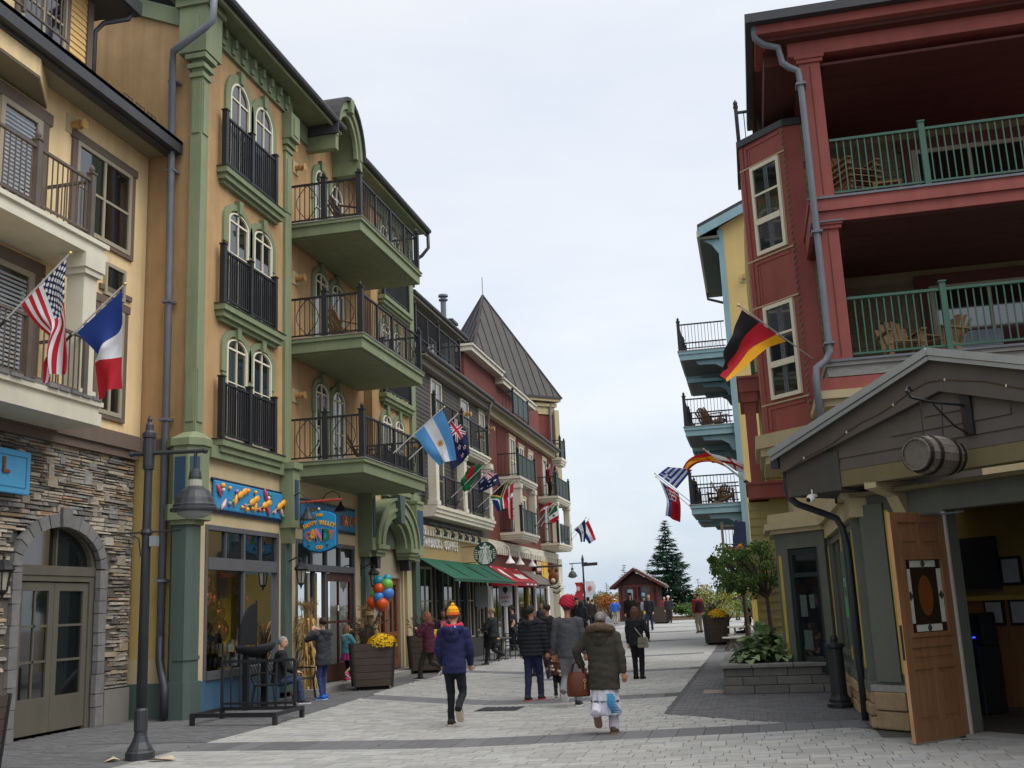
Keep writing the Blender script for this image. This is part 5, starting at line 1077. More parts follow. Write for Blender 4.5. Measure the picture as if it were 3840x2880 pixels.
for u in (.1,):
    b=MB(fr(FP@Vector((u,0,0)),(-s2,-s2,0),(s2,-s2,0))); pts=[(-.95,2.75),(-.95,2.45),(-.7,2.62),(-.5,2.95),(-.1,3.05),(-.1,3.14),(-.95,3.14)]; b.prism(pts,-.09,.09); b.build('bracket',M_['beige'],PB)
b=MB(FP); b.box(ue-.16,ue-.02,-2.6,.02,zr(ue)-.2,zr(ue)-.03); b.build('porch_gutter',M_['gutter'],PB); b=MB(FP); b.box(ue+.02,-.35,-3.2,-.08,3.08,zr(ue)-.1); b.build('eave_box',mat('#4b4743',.8,.1,2,streak=.08),PB)
p0=FP@Vector((ue-.09,-.2,zr(ue)-.2)); b=MB(); b.tube([p0,p0+Vector((0,.03,-.3)),p0+Vector((.03,.06,-.42)),p0+Vector((.12,.1,-.5)),(1.05,15.55,2.86),(1.2,15.58,2.79),(1.27,15.58,2.65),(1.3,15.55,2.4),(1.3,15.55,.05)],.05,8); b.build('downspout',M_['dmetal'],PB,smooth=True)
# unseen blocks added past the right picture edge to shade the porch
MB().box(6.4,14,4,12.6,0,9).build('shade_block',RD,PB)
MB().box(7.4,14,12.6,18.2,0,5).build('shade_block',GG,PB)
# string of lights along the fascia
t=thing('string_lights','thin string of small lights along the porch gable fascia','string lights',FP@Vector((pu,.05,4.2))); pts=[]
for i in range(25):
    u=ue+.2+(5-ue-.2)*i/24; pts.append(FP@Vector((u,.012,zr(u)-.3+.02*math.sin(i*1.7))))
MB().tube(pts,.006,5).build('cable',mat('#5a4028',.7),t)
for i in range(1,24,3): MB().ball(pts[i],.013,6,5,(1,1,1.6)).build('bulb',mat('#cfc7b0',.3),t)
# barrel on its bracket
t=thing('hanging_barrel','weathered wooden barrel hung from an iron bracket under the porch gable','barrel',FP@Vector((1.5,.5,3.25))); bc_=FP@Vector((1.52,.5,3.24)); ax=Vector((-s2,-s2,.02)).normalized(); sd_=Vector((s2,-s2,0)); up_=Vector((0,0,1))
def bprof(s_): return .235-.05*(s_/.34)**2
bw_=mat('#6b655d',.85,.25,6,.4,30,obj=.15)
for k in range(16):
    b=MB(); a0,a1=2*PI*k/16+.01,2*PI*(k+1)/16-.01; S=[-.34,-.2,-.07,.07,.2,.34]
    vs=[bc_+ax*s_+(sd_*math.cos(a)+up_*math.sin(a))*bprof(s_)*e for e in (1,.9) for s_ in S for a in (a0,a1)]
    fs=[(2*i,2*i+1,2*i+3,2*i+2) for i in range(5)]+[(0,1,13,12),(10,11,23,22)]+[(2*i,2*i+2,14+2*i,12+2*i) for i in range(5)]+[(2*i+1,2*i+3,15+2*i,13+2*i) for i in range(5)]
    b.add(vs,fs); b.build('stave',bw_,t)
for s_ in (-.31,.31): MB().tube([bc_+ax*(s_-.01),bc_+ax*(s_+.01)],.18,20).build('barrel_head',bw_,t)
for s_ in (-.3,-.16,.16,.3): MB().tube([bc_+ax*(s_-.025),bc_+ax*(s_+.025)],[bprof(s_-.02)+.008,bprof(s_+.02)+.008],24,cap=False).build('hoop',mat('#2e2a28',.6,.2,6,metal=.4),t)
g0=FP@Vector((1.6,-.1,3.85)); b=MB(); b.tube([g0,FP@Vector((1.55,.45,3.86)),FP@Vector((1.52,.8,3.9)),FP@Vector((1.52,.87,3.97)),FP@Vector((1.52,.82,4.03)),FP@Vector((1.52,.76,3.98))],.016,6); b.tube([FP@Vector((1.6,-.1,3.5)),FP@Vector((1.58,.15,3.6)),FP@Vector((1.55,.45,3.84))],.012,6); b.tube([bc_+ax*.15+up_*.2,FP@Vector((1.53,.65,3.87))],.008,5); b.tube([bc_-ax*.2+up_*.2,FP@Vector((1.56,.3,3.85))],.008,5); b.build('bracket',M_['black'],t); 
MB(FP).box(1.55,1.68,-.1,-.06,3.5,3.98).build('back_plate',M_['black'],t)
# camera dome on the porch
t=thing('security_camera','small white dome camera under the porch eave','camera',FP@Vector((-.75,-.3,3.3))); b=MB(); b.ball(FP@Vector((-.85,-.05,3.02)),.06,10,7); b.build('dome',M_['white_p'],t,smooth=True); MB().tube([FP@Vector((-.85,-.12,3.04)),FP@Vector((-.85,-.12,3.14))],.045,8).build('mount',M_['white_p'],t); MB().ball(FP@Vector((-.85,-.0,3.0)),.03,8,6).build('lens',M_['dark'],t)
# wing beyond the bay: yellow boards, red columns and balconies
MB().box(.5,1.6,26.2,30,0,11).build('wing_wall',mat('#a8934f',.9,.1,2),PB); boards(PB,frF(26.2),.0,1.6,.05,4.0,0,YW,.2,.025,'plank')
MB().box(-.0,.6,26.2,29,0,4.0).build('wing_wall',mat('#a8934f',.9,.1,2),PB)
for zt in (4.4,7.0):
    b=MB(); b.box(.02,1.5,25.7,29,zt-.35,zt); b.box(-.02,1.5,25.66,29,zt-.02,zt+.04); b.build('wing_slab',RD,PB)
b=MB(); b.box(.12,.38,25.8,26.06,4.42,6.4); b.box(.06,.44,25.74,26.1,6.4,6.66); b.build('wing_column',RD,PB)
rail(PB,frF(25.8),[(.4,0),(1.4,0)],7.02,8.0,mat('#2d4a3f',.5),sp=.12,pw=.1,fin=False); rail(PB,frF(25.8),[(.4,0),(1.4,0)],4.42,5.4,mat('#5b5a3a',.5),sp=.12,pw=.08,fin=False)
# ================================================ yellow building with blue balconies
YBd=thing('yellow_building','yellow stucco building with light blue balconies and a gable, behind the red one','building',(2,44,0))
BLU=M_['blue']; YE=M_['yellow']
MB(frF(39.7)).prism([(-.19,3.6),(6,3.6),(6,18.2),(1.2,16.6),(-.19,15.9)],-8,0).build('wall',YE,YBd)
MB(frF(39.7)).box(-.19,6,-8,-.0,0,3.6).build('lower_wall',mat('#a8934f',.9,.1,2),YBd)
MB(frF(39.7)).box(-.26,-.04,.002,.06,3.6,15.8).build('corner_board',BLU,YBd)
MB().box(-.24,-.2,39.7,47.5,3.6,15.6).build('corner_board',BLU,YBd)
b=MB(frF(39.7)); b.prism([(-1.0,15.62),(5.5,18.5),(5.5,18.9),(-1.0,16.0)],-8,.35); b.build('roof',M_['roof'],YBd); b=MB(frF(39.7)); b.prism([(-.95,15.5),(5.5,18.35),(5.5,18.75),(-.95,15.85)],.36,.42); b.build('rake_board',BLU,YBd)
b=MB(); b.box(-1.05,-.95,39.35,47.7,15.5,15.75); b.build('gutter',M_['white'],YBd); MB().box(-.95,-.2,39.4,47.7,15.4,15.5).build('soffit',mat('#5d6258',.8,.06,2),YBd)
b=MB(); b.tube([(-1.0,47.3,15.5),(-.98,47.2,15.2),(-.3,47.0,14.9)],.06,6); b.build('downspout',M_['gutter'],YBd)
b=MB(frF(39.6)); b.prism([(-.95,15.5),(-.25,15.5),(-.25,14.8),(-.5,15.2)],-.1,.05); b.build('bracket',BLU,YBd)
vent(YBd,frF(39.7),.62,13.75)
for i,zt in enumerate((11.1,8.15,5.2)):
    for y0,y1 in ((39.75,43.0),(44.2,47.3)):
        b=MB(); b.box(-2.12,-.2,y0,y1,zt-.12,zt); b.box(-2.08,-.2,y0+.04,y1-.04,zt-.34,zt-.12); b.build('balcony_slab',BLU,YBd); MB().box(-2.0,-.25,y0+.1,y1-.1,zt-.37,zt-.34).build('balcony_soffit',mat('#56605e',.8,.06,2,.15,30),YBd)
        MB().box(-2.15,-.2,y0-.02,y1+.02,zt,zt+.03).build('slab_flashing',M_['greyw'],YBd)
        for yy in (y0+.2,y1-.4):
            FX=frF(yy); q=MB(FX); q.prism([(-.2,zt-.35),(-1.5,zt-.35),(-1.4,zt-.52),(-.75,zt-.55),(-.5,zt-.7),(-.38,zt-.95),(-.2,zt-1.0)],-.1,.0); q.build('bracket',BLU,YBd)
        rail(YBd,frF(y0+.1),[(-.3,0),(-2.05,0),(-2.05,-(y1-y0-.2)),(-.3,-(y1-y0-.2))],zt+.03,zt+1.08,M_['black'],sp=.12,pw=.12,endcaps=(0,0))
rail(YBd,frF(38.9),[(-1.0,0),(-.4,0)],3.55,4.3,M_['brown'],sp=.12,fin=False); MB().box(-1.05,-.3,38.8,39.7,3.4,3.55).build('step_slab',RD,YBd)
t=thing('shop_banner','dark blue vertical shop sign with orange flash on the yellow building','sign',(-.3,38.9,3.2)); MB(frF(38.9)).prism([(-.62,2.6),(-.2,2.6),(-.15,4.4),(-.5,4.5),(-.66,3.8)],-.05,.05).build('board',mat('#1c2740',.6,.2,3),t); MB(frF(38.9)).prism([(-.6,3.42),(-.36,3.55),(-.32,3.66),(-.46,3.62)],.05,.07).build('flash',mat('#e07a20',.4),t)
MB().box(.0,.18,37.5,37.68,0,3.6).build('porch_post',mat('#7a3d28',.7,.15,3),YBd)
# ================================================ kiosk
KB=thing('wooden_kiosk','small dark red wooden kiosk with gable roof at the end of the street','kiosk',(-9.1,85,.3)); kw=mat('#3b2522',.8,.15,2,obj=.08); kt=mat('#572a27',.7,.1,2)
FK=frF(85); MB(FK).prism([(-10.66,.3),(-7.55,.3),(-7.55,2.95),(-9.35,4.05),(-10.66,3.05)],-3,0).build('wall',kw,KB)
boards(KB,FK,-10.66,-7.55,.35,1.75,0,kw,.14,.03,'plank'); boards(KB,FK,-10.66,-7.55,3.0,4.0,0,kw,.14,.03,'plank',clip=lambda a,c,u0,u1:(max(u0,-9.35-(4.1-c)*1.25),min(u1,-9.35+(4.1-c)*1.6)))
b=MB(FK); b.box(-10.4,-10.2,0,.08,1.75,3.05); b.box(-8.2,-7.9,0,.08,1.75,3.05); b.box(-10.2,-8.2,0,.08,2.95,3.1); b.box(-10.2,-8.2,0,.12,1.72,1.85); b.box(-9.25,-9.15,0,.06,1.85,2.95); b.box(-10.7,-10.5,0,.06,.3,3.05); b.box(-7.7,-7.5,0,.06,.3,2.95); b.build('window_frame',kt,KB)
for a,c in ((-10.2,-9.25),(-9.15,-8.2)): pane(KB,FK,a,c,1.85,2.95,.03,dglass())
MB(FK).box(-9.95,-9.55,.032,.035,1.95,2.75).build('notice',mat('#8fa3ae',.6,.3,5),KB); MB(FK).box(-8.85,-8.6,.032,.035,2.2,2.45).build('notice',mat('#7fb2c8',.6,.3,5),KB)
b=MB(FK); b.prism([(-11.3,2.98),(-9.37,4.42),(-9.37,4.28),(-11.3,2.82)],-3.3,.5); b.prism([(-9.37,4.42),(-6.9,2.95),(-6.9,2.8),(-9.37,4.28)],-3.3,.5); b.build('roof',mat('#5c5552',.8,.15,2),KB)
b=MB(FK); b.prism([(-11.32,2.98),(-9.37,4.44),(-9.37,4.2),(-11.32,2.74)],.5,.58); b.prism([(-9.37,4.44),(-6.88,2.97),(-6.88,2.74),(-9.37,4.2)],.5,.58); b.build('barge_board',kt,KB)
for i in range(14):
    t_=i/13; MB(FK).box(-9.3+2.3*t_,-9.22+2.3*t_,.45,.56,4.42-1.42*t_,4.52-1.42*t_).build('roof_light',M_['white'],KB)
# low far building roof
t=thing('low_far_building','low grey roofed building far behind the crowd at street end','building',(-24,120,0)); b=MB(frF(120)); b.prism([(-32,.2),(-17,.2),(-17,2.3),(-19.5,2.5),(-32,2.7)],-8,0); b.build('wall',mat('#6a6868',.8,.1,1),t); MB(frF(119.9)).prism([(-32.5,2.3),(-16.5,2.2),(-16.5,2.45),(-19.5,2.7),(-32.5,2.9)],-8.2,.2).build('roof',mat('#55565a',.7,.1,1),t)
# ================================================ street furniture
BKL=mat('#3b3d40',.45,.15,3,.05,40,metal=.3)
def street_lamp(x,y,label,arm=1,side=0,s=1,banners=False):
    z=zg(y); t=thing('street_lamp',label,'street lamp',(x,y,z),group='street lamps'); P=Vector((x,y,z))
    MB().lathe([(.19,0),(.19,.09),(.17,.11),(.16,.14),(.11,.22),(.085,.3),(.08,.34),(.09,.37),(.09,.62),(.075,.65)],P,16).build('base',BKL,t,smooth=False)
    b=MB(); b.lathe([(.072,.6),(.06,3.0),(.055,4.0),(.055,4.3)],P,12); b.build('pole',BKL,t,smooth=True)
    b=MB(); b.lathe([(.075,3.85),(.08,3.9),(.08,4.28),(.095,4.3),(.095,4.36),(.06,4.4),(.055,4.48),(.03,4.52),(.035,4.56),(.01,4.62)],P,12); b.build('pole_cap',BKL,t); MB().lathe([(.07,2.94),(.085,2.97),(.07,3.02)],P,12).build('pole_ring',BKL,t)
    a=Vector((1,.05,0))*arm; b=MB(); b.tube([P+Vector((0,0,4.08))-a*.24,P+Vector((0,0,4.06))+a*.82],.03,8); b.tube([P+Vector((0,0,4.06))+a*.7,P+Vector((0,0,3.78))+a*.7],.025,8); b.ball(P+Vector((0,0,4.08))-a*.26,.04,8,6); b.ball(P+Vector((0,0,4.06))+a*.84,.045,8,6); b.build('arm',BKL,t)
    q=P+a*.7; MB().lathe([(.03,3.82),(.075,3.78),(.09,3.7),(.09,3.66)],q,14).build('lamp_cap',BKL,t); MB().lathe([(.095,3.66),(.095,3.57)],q,14).build('collar',mat('#a9a79a',.5),t)
    MB().lathe([(.1,3.57),(.2,3.5),(.255,3.4),(.275,3.33),(.29,3.31),(.29,3.28),(.33,3.26),(.33,3.23)],q,18).build('lamp_shade',BKL,t,smooth=False); MB().lathe([(.25,3.232),(.22,3.18),(.13,3.14),(.03,3.13)],q,14).build('diffuser',mat('#8f948f',.25,.1,4),t,smooth=True)
    if not banners:
        b=MB(); b.tube([P+Vector((-.45,0,2.98)),P+Vector((.5,.03,2.98))],.013,6); b.tube([P+Vector((-.3,0,2.98)),P+Vector((-.12,0,2.9)),P+Vector((-.08,0,2.65))],.01,6); b.tube([P+Vector((-.2,0,2.97)),P+Vector((-.17,0,2.93)),P+Vector((-.2,0,2.9)),P+Vector((-.24,0,2.93))],.008,6); b.build('banner_arm',BKL,t)
        MB().box(x+.08,x+.17,y-.06,y+.04,2.78,2.92).build('junction_box',mat('#8d9197',.5),t)
    else:
        b=MB(); b.bar(P+Vector((0,0,3.95)),P+Vector((.95,0,3.98)),.03,.2); b.build('street_sign',BKL,t)
        for sg_,h1,h2,cl,lg_ in ((-1,2.85,1.7,'#b8323c','#dba9a5'),(1,2.9,1.75,'#c9c9cf','#c2686a')):
            b=MB(); k=6
            for i in range(k):
                z0,z1=h1+(h2-h1)*i/k,h1+(h2-h1)*(i+1)/k; o0,o1=.12*math.sin(i*.8),.12*math.sin((i+1)*.8); b.add([(x+sg_*.08+o0*.3,y,z+z0),(x+sg_*.62+o0,y+.1,z+z0),(x+sg_*.62+o1,y+.1,z+z1),(x+sg_*.08+o1*.3,y,z+z1)],[(0,1,2,3)])
            b.build('banner',mat(cl,.8,.08,2),t); MB().ball((x+sg_*.38,y-.02,z+2.45),.13,8,6,(1,.1,1.2)).build('banner_mark',mat(lg_,.8),t)
    return t
street_lamp(-8.12,13.09,'dark iron street lamp with bell shade, in front of the stone building')
street_lamp(-10.75,68,'dark street lamp with red and white banners beside the far crowd',-1,banners=True)
# litter at the lamp foot
t=thing('paper_litter','crumpled paper litter at the foot of the near street lamp','litter',(-7.75,12.95,0)); b=MB(); b.add([(-7.9,12.9,.01),(-7.6,13.0,.06),(-7.45,12.85,.02),(-7.75,12.8,.05)],[(0,1,2,3)]); b.add([(-8.5,12.85,.0),(-8.32,12.8,.05),(-8.28,12.9,.02),(-8.42,12.95,.06)],[(0,1,2,3)]); b.build('paper',mat('#b9a98f',.8,.2,9),t)
# ---- planters
PW=mat('#4a4038',.8,.22,4,.25,30,stretch=(1,1,7),obj=.06)
def planter(x,y,label,rz=.35,w_=.46,h=1.08,mum=None,grass=True,grassm=None,group='wooden street planters'):
    t=thing('wooden_planter',label,'planter',(x,y,zg(y)),rz,group); lo,hi=.86*w_,w_
    for k in range(4):
        M=Matrix.Rotation(k*PI/2,4,'Z'); n=6
        for i in range(n):
            z0,z1=.08+(h-.08)*i/n,.08+(h-.08)*(i+1)/n; r0,r1=lo+(hi-lo)*z0/h,lo+(hi-lo)*z1/h; b=MB(M); b.add([(-r0,-r0,z0+.004),(r0,-r0,z0+.004),(r1,-r1,z1-.004),(-r1,-r1,z1-.004),(-r0,-r0+.03,z0+.004),(r0,-r0+.03,z0+.004),(r1,-r1+.03,z1-.004),(-r1,-r1+.03,z1-.004)],[(0,1,2,3),(4,5,6,7),(0,1,5,4),(2,3,7,6)]); b.build('plank',PW,t,local=True,recalc=False)
        b=MB(M); b.bar((-lo,-lo,.04),(-hi,-hi,h+.01),.05); b.build('corner_strip',M_['black'],t,local=True)
    MB().box(-lo+.06,lo-.06,-lo+.06,lo-.06,0,.1).build('foot',M_['dark'],t,local=True); MB().box(-hi+.05,hi-.05,-hi+.05,hi-.05,h-.12,h-.06).build('soil',mat('#2e2620',.95,.3,8),t,local=True)
    rg_=random.Random(int(x*97+y*13))
    if mum:
        mx_,my_,mr=mum; b=MB(); gm=MB()
        for i in range(620):
            a,e=rg_.uniform(0,2*PI),math.acos(rg_.uniform(-.1,1)); d=Vector((math.sin(e)*math.cos(a),math.sin(e)*math.sin(a),math.cos(e)*.75)); p=Vector((mx_,my_,h-.05))+d*mr*rg_.uniform(.9,1.05); u_=d.cross(Vector((0,0,1)));
            if u_.length<.1: u_=Vector((1,0,0))
            u_.normalize(); v_=d.cross(u_); s_=rg_.uniform(.02,.034)
            pts=[p+d*.004]+[p+(u_*math.cos(2*PI*j/7)+v_*math.sin(2*PI*j/7))*s_*(1 if j%2 else .8)+d*.012 for j in range(7)]
            b.add(pts,[(0,1+j,1+(j+1)%7) for j in range(7)])
        for i in range(260):
            a,e=rg_.uniform(0,2*PI),math.acos(rg_.uniform(-.3,1)); d=Vector((math.sin(e)*math.cos(a),math.sin(e)*math.sin(a),math.cos(e)*.75)); p=Vector((mx_,my_,h-.05))+d*mr*rg_.uniform(.6,.95); q=Vector((rg_.uniform(-1,1),rg_.uniform(-1,1),rg_.uniform(-1,1)))*.035; gm.add([p,p+q,p+q.cross(d)+q*.5],[(0,1,2)])
        mo=thing('yellow_mum','yellow chrysanthemums in the '+label.replace('dark wooden ',''),'flowers',(WM[t.name]@Vector((mx_,my_,h-.05))),rz,'yellow chrysanthemums')
        mm=WM[t.name]; 
        for bb,nm,m in ((b,'blossoms',mat('#e6bd14',.6,.2,30,trans=.25)),(gm,'foliage',mat('#2c3a1c',.7,.3,20))):
            bb.v=[mm@v for v in bb.v]; bb.build(nm,m,mo,recalc=False)['kind']='stuff'
    if grass:
        b=MB(); cl=grassm or '#4b4038'
        for i in range(130):
            a=rg_.uniform(0,2*PI); r_=rg_.uniform(0,.2); p=Vector((-.1+math.cos(a)*r_,.1+math.sin(a)*r_,h-.06)); o=Vector((math.cos(a),math.sin(a),0)); L=rg_.uniform(.35,.8); sp=rg_.uniform(.15,.6); pts=[p+o*sp*L*(j/5)**1.6+Vector((0,0,L*(j/5)-L*.45*sp*(j/5)**3)) for j in range(6)]; sdv=Vector((-o.y,o.x,0)); wv=.008
            for j in range(5): b.add([pts[j]-sdv*wv*(1-j/6),pts[j]+sdv*wv*(1-j/6),pts[j+1]+sdv*wv*(1-(j+1)/6),pts[j+1]-sdv*wv*(1-(j+1)/6)],[(0,1,2,3)])
            if i%5==0:
                q=pts[-1]; b.tube([pts[-2],q,q+(q-pts[-2])*.9+Vector((0,0,-.05))],[.01,.018,.006],5)
        go=thing('ornamental_grass','dark ornamental grass in the '+label.replace('dark wooden ',''),'grass plant',(WM[t.name]@Vector((-.1,.1,h-.06))),rz,'ornamental grasses'); mm=WM[t.name]; b.v=[mm@v for v in b.v]; b.build('blades',mat(cl,.8,.3,10,trans=.15),go,recalc=False)['kind']='stuff'
    return t
planter(-9.1,24.5,'dark wooden planter with yellow mums in front of the candy shop door',.45,.5,1.06,(.22,-.25,.34))
planter(-9.6,30.3,'dark wooden planter half hidden behind the maroon hooded walker',.4,.48,1.06,(.3,-.15,.26))
planter(-1.6,42.0,'dark wooden planter with yellow mums beside the picnic table',.12,.46,1.1,(.05,-.25,.36))
planter(-9.62,11.4,'dark wooden planter cut off at the left picture edge',.3,.48,.95,None)
planter(-6.3,72,'dark wooden planter beside the far kiosk shrubs',.1,.6,1.1,None,False)
# ---- barrier rack
t=thing('metal_rack','black metal barrier rack standing on the dark paving before the candy window','rack',(-8.9,17.6,0)); b=MB()
b.bar((-9.6,17.05,.17),(-8.0,16.9,.17),.07); b.bar((-8.0,16.9,.17),(-8.05,18.1,.17),.06); b.bar((-9.6,17.05,.17),(-9.65,18.2,.17),.06); b.bar((-9.65,18.2,.17),(-8.05,18.1,.17),.06); b.build('base_frame',M_['black'],t)
for x,y in ((-9.6,17.05),(-8.0,16.9),(-8.05,18.1),(-9.65,18.2)): MB().box(x-.035,x+.035,y-.035,y+.035,0,.2).build('leg',M_['black'],t)
b=MB(); b.bar((-9.62,18.16,1.0),(-8.2,18.1,1.0),.05); b.bar((-9.62,18.16,.26),(-8.2,18.1,.26),.04); b.build('rail',M_['black'],t)
for i in range(9): x=-9.62+1.42*i/8; w_=.05 if i in (0,8) else .018; MB().box(x-w_/2,x+w_/2,18.11,18.15,.18,1.0).build('bar',M_['black'],t)
# ---- bench
t=thing('iron_bench','black iron street bench below the candy shop window','bench',(-9.9,21.2,0)); FBn=frL(-10.15); b=MB(FBn)
for u in (20.3,22.3):
    e=MB(FBn); e.tube([(u,.55,0),(u,.5,.42),(u,.1,.42),(u,-.12,.85)],.025,6); e.tube([(u,.02,0),(u,.1,.42)],.025,6); e.tube([(u,.52,.42),(u,.55,.64),(u,.2,.66),(u,.0,.62)],.02,6); e.build('end_frame',M_['black'],t)
for i in range(9): MB(FBn).box(20.3,22.3,.1+i*.048,.135+i*.048,.425,.445).build('seat_slat',BKL,t)
for i in range(16): u=20.36+i*.123; MB(FBn).bar((u,.07,.46),(u,-.11,.84),.035,.012).build('back_slat',BKL,t)
MB(FBn).bar((20.3,-.12,.86),(22.3,-.12,.86),.04).build('back_rail',M_['black'],t)
# ---- black sail boat display
t=thing('boat_display','black boat shaped display with a tall dark sail before the candy shop window','display',(-9.95,20.1,0)); bm_=mat('#12141a',.8,.2,3,.15,30)
b=MB(); vs=[];fs=[]; n=14
for i in range(n+1):
    s_=i/n; yy=19.25+1.75*s_; hw=.26*math.sin(PI*s_)**.7; kz=.98+.2*(2*s_-1)**2; tz=1.2+.06*(2*s_-1)**2; vs+=[(-9.95-hw,yy,tz),(-9.95-hw*.6,yy,(kz+tz)/2-.03),(-9.95,yy,kz),(-9.95+hw*.6,yy,(kz+tz)/2-.03),(-9.95+hw,yy,tz)]
for i in range(n):
    for k in range(4): fs.append((5*i+k,5*i+k+1,5*i+5+k+1,5*i+5+k))
    fs.append((5*i+4,5*i,5*i+5,5*i+9))
b.add(vs,fs); b.build('hull',bm_,t,smooth=True)
b=MB(frL(-9.95)); pl=[(20.12,2.06),(20.12,1.24),(19.4,1.24)]+[(20.12-.72*math.cos(R(a_)),1.24+.82*math.sin(R(a_))) for a_ in range(10,90,10)]; b.prism(pl,-.02,.02); b.build('sail',bm_,t)
MB().tube([(-9.95,20.14,1.1),(-9.95,20.14,2.1)],.018,6).build('mast',bm_,t)
for yy in (19.7,20.5): MB().box(-10.0,-9.9,yy-.04,yy+.04,0,1.05).build('leg',bm_,t)
# ---- corn stalks
def corn(x,y,label,h=2.1,seed=1):
    t=thing('corn_stalks',label,'corn stalks',(x,y,.1),group='corn stalk bundles'); rg_=random.Random(seed); b=MB()
    for i in range(20):
        a=rg_.uniform(0,2*PI); r_=rg_.uniform(0,.13); p=Vector((x+math.cos(a)*r_,y+math.sin(a)*r_,.05)); q=p+Vector((rg_.uniform(-.14,.14),rg_.uniform(-.14,.14),h*rg_.uniform(.85,1.05))); b.tube([p,(p+q)/2+Vector((.02,0,0)),q],[.014,.012,.006],5)
    b.build('stalks',mat('#9c8152',.85,.3,8),t); b=MB()
    for i in range(300):
        a=rg_.uniform(0,2*PI); z_=rg_.uniform(.1,h*.85); r_=.17+.05*math.sin(z_*5); p=Vector((x+math.cos(a)*r_,y+math.sin(a)*r_,z_)); o=Vector((math.cos(a+rg_.uniform(-.9,.9)),math.sin(a+rg_.uniform(-.9,.9)),0)); L=rg_.uniform(.25,.55); s_=Vector((-o.y,o.x,0)); wv=rg_.uniform(.015,.03); dn=rg_.uniform(.5,1.0); pts=[p+o*L*(.1*j)+Vector((0,0,L*(.2*j-dn*.11*j*j))) for j in range(5)]
        for j in range(4): b.add([pts[j]-s_*wv*(1-j/5),pts[j]+s_*wv*(1-j/5),pts[j+1]+s_*wv*(1-(j+1)/5),pts[j+1]-s_*wv*(1-(j+1)/5)],[(0,1,2,3)],shade('#b0915c',.3))
    b.build('leaves',mat('#a88a57',.85,.25,12,attr='Col',trans=.15),t,recalc=False)['kind']='stuff'; b=MB()
    for i in range(110):
        a=rg_.uniform(0,2*PI); p=Vector((x+rg_.uniform(-.12,.12),y+rg_.uniform(-.12,.12),h*.92)); b.tube([p,p+Vector((math.cos(a)*.08,math.sin(a)*.08,.14)),p+Vector((math.cos(a)*.2,math.sin(a)*.2,.2*rg_.uniform(.5,1.2)))],.004,3)
    b.build('tassels',mat('#8f7348',.85,.3,12),t)['kind']='stuff'
corn(-10.25,23.35,'dried corn stalk bundle tied beside the candy shop entrance, left of the doorway',2.05,5); corn(-10.1,26.95,'dried corn stalk bundle behind the balloon seller',1.9,9)
# ---- balloons
BAL=[(-9.29,2.54,.15,'#147d92','teal'),(-9.1,2.6,.115,'#2391a8','small teal'),(-9.07,2.45,.15,'#74b848','light green'),(-9.25,2.36,.14,'#d8531c','orange'),(-9.05,2.24,.15,'#4c86d2','blue'),(-9.41,2.34,.095,'#4577b8','small blue'),(-9.41,2.22,.115,'#6da844','small green'),(-9.26,2.15,.145,'#4c86d2','blue'),(-9.47,2.04,.15,'#d8531c','orange'),(-9.18,1.98,.16,'#dd551d','large orange'),(-9.11,2.1,.1,'#5d9a3c','hidden green'),(-9.33,1.9,.11,'#2f5f86','dark blue')]
BL_=['large teal balloon at the upper left of the bunch','small teal balloon at the top of the bunch','light green balloon at the upper right of the bunch','orange balloon in the middle of the bunch','blue balloon at the right of the bunch','small blue balloon at the left edge of the bunch','small green balloon at the left edge of the bunch','blue balloon in the centre of the bunch','orange balloon at the lower left of the bunch','orange balloon at the lower right of the bunch','half hidden green balloon above the lower right orange one','dark blue balloon low behind the orange ones']
for i,((x,z_,r_,cl,_),lb) in enumerate(zip(BAL,BL_)):
    y=25.6+(.12 if i in (1,5,10,11) else (-.08 if i in (7,9,3) else 0)); t=thing('balloon',lb,'balloon',(x,y,z_-r_),group='bunch of balloons'); b=MB()
    b.lathe([(.001,1.02*r_),(.35*r_,.95*r_),(.7*r_,.72*r_),(.93*r_,.38*r_),(r_,.05*r_),(.94*r_,-.35*r_),(.75*r_,-.7*r_),(.45*r_,-.98*r_),(.15*r_,-1.14*r_),(.06*r_,-1.2*r_),(.1*r_,-1.25*r_)],(x,y,z_),18); b.build('skin',mat(cl,.35,.04,3,spec=.5,trans=.15),t,smooth=True); MB().tube([(x,y,z_-1.22*r_),((x-9.4)/2,25.6,(z_-r_)/2+.9),(-9.42,25.6,1.6)],.003,4).build('string',M_['white_p'],t)
# ---- cafe tables and chairs
def chair_parts(t,m):
    for x,y in ((-.18,-.18),(.18,-.18),(-.18,.18),(.18,.18)): MB().tube([(x*1.1,y*1.1,0),(x,y,.44),(x,y*1.08,.85 if y>0 else .44)],.012,6).build('leg',m,t,local=True)
    MB().box(-.2,.2,-.2,.2,.44,.46).build('seat',m,t,local=True)
    for z_ in (.56,.66,.76,.84): MB().box(-.18,.18,.185,.2,z_,z_+.035).build('back_slat',m,t,local=True)
for i,(x,y,rz,lb) in enumerate(((-8.9,36.0,.3,'nearest of the black metal cafe chairs, behind the walking waiter'),(-8.5,37.0,2.9,'black metal cafe chair at the street side of the tables'),(-9.3,36.9,1.6,'black metal cafe chair turned towards the shop window'),(-8.2,38.6,-.4,'black metal cafe chair in front of the far cafe table'),(-8.9,39.4,2.4,'farthest black metal cafe chair by the shopfront'),(-9.5,34.2,.2,'black metal cafe chair near the coffee shop planter'))): chair_parts(thing('cafe_chair',lb,'chair',(x,y,0),rz,'metal cafe chairs'),M_['black'])
